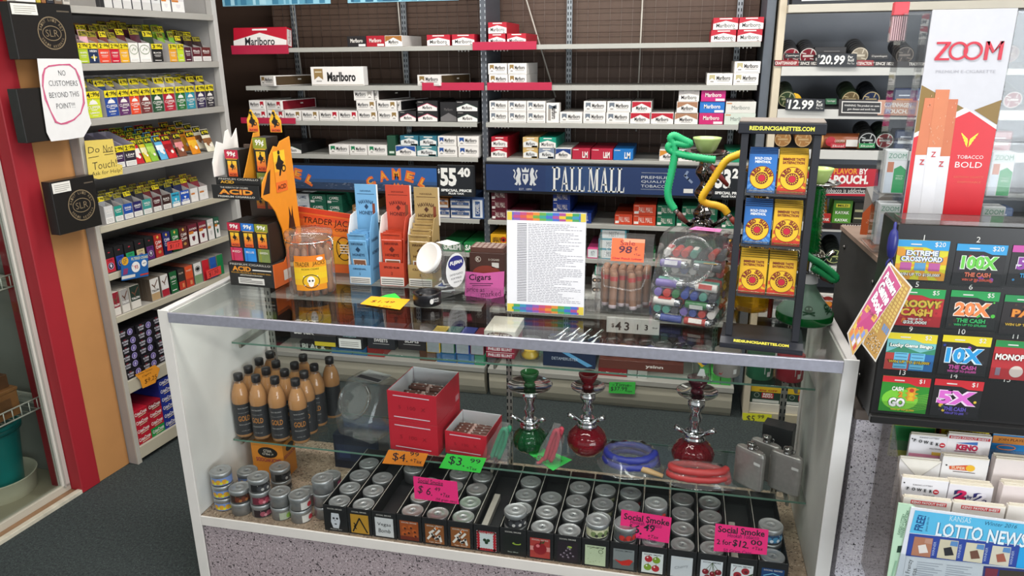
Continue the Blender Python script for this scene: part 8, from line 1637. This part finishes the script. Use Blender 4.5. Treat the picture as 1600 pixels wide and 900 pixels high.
# e-cigarette display
t=thing('ecigarette_stand','tall white and red e-cigarette card on a clear acrylic stand','stand',(1.835,.15,1.196));EY=.15
def el(px,py,y=EY):p=at_y(px,py,y);return p.x-1.835,p.z-1.196
x0,zt=el(1457,16);x1,_=el(1590,12);zt-=0;w=x1-x0-.004
b=MB();b.box(x0-.004,x0+w,-.016,-.0125,.035,zt,'#c9c9cf','card',.0008);F=Frame((x0-.004,-.016,0),(1,0,0),(0,0,1));W2=w+.004
def E(px,py):a,e=el(px,py,EY-.016);return a-x0+.004,e
def EQ(pts,c,off=.0006,mat='card'):
 P=[E(*q)for q in pts];P=[(max(.0005,min(W2-.0005,a)),e)for a,e in P];ar=sum(P[i][0]*P[(i+1)%len(P)][1]-P[(i+1)%len(P)][0]*P[i][1]for i in range(len(P)));b.shape(F,P if ar>0 else P[::-1],c,off,mat)
EQ([(1435,133),(1508,170),(1418,226)],'#86692a',.0005,'card');EQ([(1568,156),(1522,172),(1560,195)],'#86692a',.0005,'card')
EQ([(1428,208),(1508,168),(1562,196),(1530,362),(1400,362)],'#e2dfe0',.0007);EQ([(1424,215),(1515,174),(1558,202),(1530,362),(1404,362)],'#d3222e',.001)
EQ([(1445,153),(1465,153),(1452,362),(1412,362),(1430,240)],'#cf7850',.0012);EQ([(1462,140),(1484,140),(1470,240),(1448,240)],'#d07c52',.0016);EQ([(1478,155),(1497,155),(1484,245),(1466,245)],'#c87048',.0014)
EQ([(1430,242),(1450,242),(1434,362),(1413,362)],'#dcdce0',.0018);EQ([(1449,230),(1470,230),(1452,362),(1432,362)],'#e2e2e6',.0024);EQ([(1466,244),(1484,244),(1468,362),(1450,362)],'#dcdce0',.002)
for px,py in((1440,253),(1458,241),(1470,256)):u,v=E(px,py);b.text(F,u,v,'Z',.012,'#c22a34',.010,bold=.02,off=.0028)
random.seed(8)
for i in range(26):u,v=E(random.uniform(1448,1492),random.uniform(146,226));b.rect(F,u,v,u+.0012,v+.0035,'#e0a888',.0022)
u0,v0=E(1462,80);u1,v1=E(1566,81);hz=.038
# the wordmark: Z, two linked rings, M
wz=(u1-u0);P=lambda a,e:(u0+a*wz,v0+(e-.5)*hz)
for c,o,g in(('#c8223a',.0016,0),):
 for q in([(.0,.88),(.21,.88),(.21,1),(.0,1)],[(.15,.88),(.21,.88),(.06,.12),(.0,.12)],[(0,0),(.22,0),(.22,.12),(0,.12)],[(.74,0),(.79,0),(.79,1),(.74,1)],[(.74,1),(.79,1),(.885,.45),(.855,.36)],[(.855,.36),(.885,.45),(.96,1),(1.0,1)],[(.95,0),(1.0,0),(1.0,1),(.95,1)]):b.prism([P(*e)for e in q],0,.0025,c,'card',F)
 for cx in(.34,.56):
  m=32;V=[]
  for i in range(m):
   a=2*math.pi*i/m
   for r in(1.0,.74):
    uu,vv=P(cx,.5);V.append((uu+.145*wz*r*math.cos(a),vv+.5*hz*r*math.sin(a)))
  for z_ in(0,1):pass
  b.add([F.p(a,e,.0025+(.0002 if cx>.5 else 0))for a,e in V],[(2*i,2*((i+1)%m),2*((i+1)%m)+1,2*i+1)for i in range(m)],c)
a,e=E(1462,112),E(1555,113);b.text(F,(a[0]+e[0])/2,a[1],'PREMIUM E-CIGARETTE',.0065,'#a9a8b0',e[0]-a[0],bold=-.01,off=.001)
for s,p0,p1,hh in(('TOBACCO',(1495,245),(1536,246),.0075),('BOLD',(1492,257),(1534,258),.013)):a,e=E(*p0),E(*p1);b.text(F,(a[0]+e[0])/2,a[1],s,hh,'#ece6e4',e[0]-a[0],off=.0014)
u,v=E(1512,226)
for sg in(-1,1):
 for k in range(4):b.shape(F,[(u+sg*.001,v-.006+.004*k),(u+sg*(.006+.003*k),v+.002+.006*k),(u+sg*(.008+.003*k),v+.008+.006*k),(u+sg*.003,v+.001+.004*k)][::1 if sg>0 else-1],'#d9a03a',.0014,'gold')
for k in range(2):a,e=E(1490+6*k,276+8*k),E(1536-4*k,277+8*k);b.text(F,(a[0]+e[0])/2,a[1],'ELECTRONIC CIGARETTE' if k==0 else 'DISPOSABLE',.004,'#e06a4a',e[0]-a[0],off=.0014)
b.build('header_card',t)
xl0,xr1=el(1360,385)[0],.325
for z0,z1 in((.016,.135),(.138,.258),(.26,.53)):
 for xa,xb in((xl0,x0-.006),(x0+w+.002,xr1)):
  b=MB();C_='#eff1f1'
  b.box(xa,xb,-.012,-.0105,z0,z1,C_,'glass',.0004);b.box(xa,xb,.045,.0465,z0,z1,C_,'glass',.0004);b.box(xa,xa+.0015,-.0105,.045,z0,z1,C_,'glass',.0003);b.box(xb-.0015,xb,-.0105,.045,z0,z1,C_,'glass',.0003)
  b.box(xa,xb,-.012,.0465,z0-.002,z0,C_,'glass',.0003);b.box(xa,xb,-.0135,-.012,z1-.004,z1,'#f4f6f6','clear',.0002);b.build('acrylic_pocket',t)
b=MB();b.box(xl0,xr1,-.02,.10,.0,.0045,'#e6e8e8','clear',.001);b.box(x0,x0+w,.048,.052,.005,zt-.05,'#e6e8e8','clear',.0005);b.build('acrylic_back',t)
def zpack(light):
 b=MB();w,h=.046,.098;b.box(0,w,0,.02,0,h,'#e2e2e4','card',.001);g='#6ab85a' if light else '#1f9a56';b.shape(F0,[(w*.42,.002),(w*.97,.002),(w*.97,h*.56),(w*.7,h*.66),(w*.42,h*.58)],g,.0005);b.rect(F0,w*.06,h*.02,w*.38,h*.5,'#cfd6e0',.0006);b.rect(F0,w*.1,h*.5,w*.38,h*.74,'#c97a58' if not light else '#cfd6e0',.0006);b.rect(F0,w*.06,h*.78,w*.94,h*.98,'#d6dcd8',.0005);b.text(F0,w/2,h*.88,'ZOOM',h*.11,'#3a8a6a',w*.8,bold=-.005,off=.0008);b.text(F0,w*.7,h*.36,'BOLD',h*.05,'#dfe8dc',w*.3,off=.0008);b.text(F0,w*.7,h*.42,'TOBACCO',h*.03,'#dfe8dc',w*.34,off=.0008);return b.build('ecigarette_pack')
for i,(xa,z0,li,lab)in enumerate(((xl0+.006,.1385,0,'green e-cigarette pack in the upper left pocket of the acrylic stand'),(xl0+.006,.0165,1,'light green e-cigarette pack in the lower left pocket of the acrylic stand'),(x0+w+.006,.1385,0,'green e-cigarette pack in the upper right pocket of the acrylic stand'),(x0+w+.006,.0165,1,'light green e-cigarette pack in the lower right pocket of the acrylic stand'))):
 for d in range(2):place(('zp',li),lambda:zpack(li),(1.835+xa,EY-.008+.022*d,1.196+z0),0,lab if d==0 else lab.replace('pack in','pack behind, in').replace(' of the acrylic stand',', acrylic stand'),'pack','e-cigarette packs')
p=at_y(1383,66,.165);b=MB();b.box(0,.032,0,.022,0,.055,'#e0d3d4','clear',.001);b.box(.001,.031,.001,.021,.0552,.082,'#cf4a54','plastic',.001);[b.box(.002+.0042*k,.0045+.0042*k,.003,.018,.003,.053,'#d9b9be','plastic',.0004)for k in range(7)]
tag(b.build('tip_box',loc=(p.x+.004,EY-.0060,p.z)),'small clear box of tips with red lid clipped to the acrylic stand','box')
b=MB();h=.125;b.prism([(-.032,0),(.032,0),(.018,.045)],0,h,'#8a8078','card',Frame((0,0,0),(1,0,0),(0,1,0)));F=Frame((-.032,0,0),(1,0,0),(0,0,1));b.shape(F,[(0,0),(.064,0),(.02,h*.68),(0,h*.45)],'#d0602c',.0005);b.shape(F,[(.02,h*.68),(.0,h),(.064,h)],'#d9d6d2',.0005);b.shape(F,[(.02,h*.68),(.064,0),(.064,h)],'#8f8780',.0004);b.text(F,.024,h*.26,'ZOOM',.010,'#e0a888',.026,off=.001,rot=-18)
p=at_y(1347,366,.33);tag(b.build('promo_box',loc=(1.883,.33,1.192),rz=math.radians(-10)),'orange and grey faceted e-cigarette box on the brown stand top','box')
b=MB();b.box(0,.05,0,.03,0,.02,'#c8242c','card',.002);tag(b.build('red_packet',loc=(1.85,.072,1.1965)),'small red packet on the brown stand top beside the dispenser','packet')
# play slip rack below the dispenser
t=thing('slip_rack','clear smoky acrylic rack of lottery play slips below the dispenser','rack',(1.892,.045,.40));RW=.66
prof=[(0,0),(-.225,0),(-.232,.10),(-.225,.30),(-.06,.455),(0,.455)];F=Frame((0,0,0),(0,1,0),(0,0,1))
for x in(0,RW):b=MB();b.prism(prof[::-1],x,x+.003,'#c9bfb8','clear',F);b.build('acrylic_side',t)
b=MB();b.box(0.0032,RW-.0002,-.232,-.0005,-.004,0,'#cfc8c4','clear',.0005);b.box(.0032,RW-.0002,-.004,-.0005,.0005,.455,'#cfc8c4','clear',.0004);b.build('acrylic_base',t)
TIER=[(-.038,.33),(-.078,.29),(-.118,.24),(-.158,.19),(-.196,.13)]
for k,(y,z)in enumerate(TIER):
 b=MB();b.box(.0035,RW-.0005,y,y+.037,z-.003,z,'#dcd8d6','clear',.0003);b.box(.0035,RW-.0005,y,y+.0018,z+.0002,z+.045,'#e0dcda','clear',.0003);b.build('tier',t)
def slips(k,px,thick,col,fn,lab,lean=0,cat='play slips',name='play_slips',top='#ddd5c4'):
 y=.045+TIER[k][0]+.0025;z=.40+TIER[k][1]+.0006;(a0,zt0),(a1,zt1)=oy(*px[0],y),oy(*px[1],y);w=a1-a0;h0,h1=zt0-z,zt1-z;h=min(h0,h1)
 b=MB();b.box(0,w,0,thick,0,h,col,'paper',.0006)
 n=max(2,int(thick/.004))
 for i in range(n):b.box(.001*math.sin(i*1.7)+.001,w-.001+.001*math.cos(i*2.3),thick*i/n+.0004,thick*(i+.9)/n,h-.01,h+.0025*(1+math.sin(i*2.1)),top,'paper',.0002)
 F=FR(y=0);L=lambda a,e:(oy(a,e,y)[0]-a0,oy(a,e,y)[1]-z)
 if fn:fn(b,L,w,h)
 return tag(b.build(name,loc=(a0,y,z)),lab,cat,'play slips in the acrylic rack')
def power(p0,p1,pink=True):
 def f(b,L,w,h):
  (u0,v0),(u1,v1)=L(*p0),L(*p1);s=(u1-u0)/5.6
  for i,ch in enumerate('POWER'):u=u0+s*(i+.5);v=v0+(v1-v0)*(i/5);b.disc(F0,u,v,s*.46,'#c9c9cb',.0006,n=14);b.text(F0,u,v,ch,s*.6,'#2c2c30',bold=.05,off=.001)
  b.disc(F0,u1-s*.2,v1,s*.52,'#c2303c',.0006,n=16);b.rect(F0,u1-s*.5,v1-s*.08,u1+s*.1,v1+s*.12,'#ece6e4',.001);b.text(F0,(u0+u1)/2+s*.2,(v0+v1)/2+s*1.0,'KANSAS LOTTERY',s*.3,'#55535a',s*3.4,off=.0008);b.text(F0,u1-s*1.3,v1-s*.9,'MULTIPLIER',s*.26,'#55535a',s*2,off=.0008);b.disc(F0,w*.06,h*.92,.0018,'#1d1d20',.0008,n=8)
  if pink:b.rect(F0,.002,v1-s*5.0,w-.002,v1-s*2.2,'#dc8ea8',.0006);b.rect(F0,w*.64,v1-s*2.3,w*.9,v1-s*1.6,'#d9b04a',.0008)
 return f
slips(0,[(1396,655),(1464,663)],.006,'#bfcf4a',lambda b,L,w,h:b.rect(F0,.002,h*.2,w-.002,h*.88,'#2a8a4a',.0006),'yellow and green brochures at the back left of the slip rack',top='#c9cf6a')
slips(0,[(1471,667),(1547,674)],.006,'#b5302c',lambda b,L,w,h:(b.rect(F0,.001,h-.018,w-.001,h,'#d6c42a',.0006),b.text(F0,w/2,h-.009,'ALL GAMES BROCHURE',.008,'#6a3a14',w*.84,bold=.02,off=.001)),'red and yellow all games brochures at the back of the slip rack',top='#c9cf8a')
slips(0,[(1552,678),(1632,685)],.006,'#2a86c8',lambda b,L,w,h:(b.rect(F0,.001,h-.022,w-.001,h-.003,'#d98a34',.0006),b.text(F0,w*.42,h-.012,'JOIN PLAYERS',.008,'#6a3418',w*.6,off=.001),b.ring(F0,w*.3,h*.62,.02,.003,'#d98a6a',.001,ry=.007),b.text(F0,w*.4,h*.42,'RECEIVE 10% BONUS',.008,'#14507a',w*.74,off=.001)),'blue and orange players club brochures in the slip rack',top='#b9c9d4')
slips(1,[(1424,674),(1481,684)],.008,'#e0dfe2',power((1425,687),(1474,696)),'white ball-lettered play slips with pink band, second row of the slip rack')
slips(1,[(1482,678),(1551,681)],.008,'#e4e0e0',lambda b,L,w,h:(b.rect(F0,.003,h-.010,w-.003,h-.003,'#c8323c',.0006),b.text(F0,w/2,h-.0065,'KENO PAYOUT SHEET',.005,'#ece6e4',w*.86,bold=.02,off=.001),b.text(F0,w*.48,h-.030,'KENO',.015,'#b8244a',w*.5,bold=.06,off=.001),b.shape(F0,[(w*.2,h-.020),(w*.7,h-.014),(w*.7,h-.022)],'#3a6ab0',.001),b.rect(F0,w*.2,h-.041,w*.7,h-.039,'#8a2a5a',.001)),'white and red keno slips in the second row of the slip rack')
slips(2,[(1407,712),(1471,723)],.014,'#dcd9d6',lambda b,L,w,h:(b.shape(F0,[(w*.02,h),(w*.98,h),(w*.5,h*.66)],'#e6e2d8',.0006),b.stroke(F0,[(w*.02,h),(w*.5,h*.66),(w*.98,h)],.0012,'#b9b4ac',.001),b.rect(F0,w*.3,h*.4,w*.6,h*.44,'#8a4a54',.001)),'white envelope like slips at the left of the third row',top='#e2dccf')
slips(2,[(1474,713),(1547,718)],.018,'#e2e0de',lambda b,L,w,h:(b.shape(F0,[(w*.16,h-.022),(w*.56,h-.016),(w*.56,h-.030),(w*.18,h-.030)],'#d0562c',.0008),b.disc(F0,w*.62,h-.023,w*.1,'#e0b02c',.001,ry=.008),b.text(F0,w*.36,h-.0245,'SUPER',.007,'#e8d0b0',w*.3,bold=.02,off=.0012),b.rect(F0,w*.26,h-.035,w*.74,h-.0335,'#4a2a24',.001),b.disc(F0,w*.1,h*.86,.002,'#1d1d20',.0008,n=8)),'white slips with an orange and yellow emblem in the third row')
slips(2,[(1556,717),(1632,723)],.022,'#e0d6d2',None,'thick stack of cream slips at the right of the third row')
slips(3,[(1410,745),(1483,753)],.012,'#e0dfe2',power((1414,762),(1464,769),False),'white ball-lettered play slips in the fourth row of the slip rack')
slips(3,[(1484,755),(1553,763)],.026,'#dcd9de',lambda b,L,w,h:(b.text(F0,w*.28,h-.024,'2',.024,'#2a2a5a',w*.3,bold=.1,off=.0008),b.text(F0,w*.28,h-.024,'2',.023,'#c8245a',w*.28,bold=.05,shear=.2,off=.0014),b.text(F0,w*.5,h-.028,'by',.010,'#2a2a6a',bold=.03,off=.0014),b.text(F0,w*.73,h-.027,'2',.024,'#2a2a6a',w*.32,bold=.1,off=.0008),b.text(F0,w*.73,h-.027,'2',.023,'#e6e2ea',w*.28,bold=.05,shear=.2,off=.0014)),'thick stack of 2 by 2 play slips in the fourth row')
slips(3,[(1568,758),(1640,765)],.022,'#dfd3d0',None,'thick stack of pinkish slips at the right of the fourth row')
for k,(px,lab)in enumerate((([(1412,777),(1488,783)],'white payout sheets with red heading at the left of the front row'),([(1490,785),(1572,793)],'white payout sheets with red heading right of the first sheets in the front row'),([(1576,790),(1650,797)],'cream slips at the right end of the front row'))):
 slips(4,px,.012,'#e2dcd4',(lambda b,L,w,h:(b.rect(F0,w*.16,h-.013,w*.9,h-.004,'#cc3a40',.0006),b.text(F0,w*.53,h-.0085,'KENO PAYOUT SHEET',.006,'#ece4e0',w*.7,bold=.03,off=.001)))if k<2 else None,lab)
# free newspaper and claim forms in the front pocket
NY=.045-.2345
def np(b,L):
 q=lambda pts,c,o=.0005:Q4(b,L,pts,c,o)
 q([(1430,797),(1640,824),(1640,856),(1421,832)],'#58b4dc');q([(1421,833),(1640,857),(1640,892),(1415,868)],'#2f4696');q([(1594,851),(1640,856),(1640,893),(1587,887)],'#2a9ad8',.0008)
 T(b,L,'FREE!',(1434,829),(1441,805),11,'#1f4f86',bold=.03);T(b,L,'please take one',(1447,830),(1451,808),4,'#1f3f66');T(b,L,'KANSAS',(1484,809.5),(1517,813.5),8.5,'#bfdcea',bold=.0)
 for dx,c,o,bo in((1.2,'#2f6f98',.0008,.03),(0,'#dfe9ee',.0012,.02)):T(b,L,'LOTTO',(1463+dx,826+dx*.5),(1535+dx,835+dx*.5),22,c,o,bold=bo);T(b,L,'NEWS',(1543+dx,837+dx*.5),(1604+dx,845+dx*.5),22,c,o,bold=bo)
 T(b,L,'Winter 2016',(1539,817),(1589,823),6,'#1f4f6e',shear=.25)
 for i,(x,y,c1,c2)in enumerate(((1424,838,'#a8745c','#d9d2cc'),(1464,842,'#c4bda4','#2a2a2e'),(1505,847,'#c9c4ac','#6a4a3c'),(1546,852,'#c9c4b2','#9a5a4a'))):
  q([(x+5,y),(x+34,y+3),(x+29,y+33),(x-1,y+29)],c1,.0009);q([(x+10,y+14),(x+22,y+12),(x+26,y+25),(x+12,y+26)],c2,.0012);q([(x+22,y+3),(x+33,y+4),(x+32,y+12),(x+20,y+10)],'#5a86b8' if i else '#b58a78',.0011);T(b,L,'WINNER',(x+33,y+30),(x+37,y+8),3,'#aebcdc',.001)
 q([(1416,869),(1536,884),(1531,930),(1406,930)],'#dcdfe6',.0006);q([(1537,884),(1640,893),(1640,930),(1531,930)],'#3a3f7e',.0006);q([(1562,890),(1600,893),(1600,930),(1556,930)],'#4a4038',.0009);q([(1540,887),(1560,889),(1556,905),(1538,903)],'#8a3a4a',.0009)
 T(b,L,'Powerball Frenzy',(1413,930),(1423,874),7,'#2a3a5a');T(b,L,'Kansas',(1424,912),(1429,888),6,'#2a3a5a')
 for k in range(16):
  for m in range(2):x=1433+46*m-k*.55;y=877+3.3*k+5*m;q([(x,y),(x+40-6*(k%3),y+4.2),(x+40-6*(k%3),y+5.4),(x,y+1.2)],'#a9adb8',.0009)
rsign('newspaper',[(1424,793),(1640,822),(1640,960),(1392,935)],NY-.004,'#d6dae2',np,'blue headed free lottery newspaper in the front pocket of the slip rack',.004,'paper','newspaper')
def claim(b,L):T(b,L,'KANSAS LOTTERY',(1404,835),(1413,803),4,'#3f6a52');T(b,L,'WINNER CLAIM FORM',(1408,840),(1419,798),4,'#3f6a52');Q4(b,L,[(1403,853),(1410,852),(1408,863),(1401,863)],'#1f3a2c',.0008);Q4(b,L,[(1399,876),(1402,876),(1393,905),(1391,905)],'#8fb89a',.0008)
rsign('claim_form',[(1404,786),(1425,789),(1440,800),(1420,935),(1381,935)],NY-.0004,'#b4d4b8',claim,'pale green claim forms behind the newspaper in the slip rack',.003,'paper','forms')
b=MB();b.box(.0032,RW-.0005,-.2455,-.2435,0,.21,'#eef2f2','glass',.0004);t_=bpy.data.objects.get(t.name);b.build('front_pocket',t)
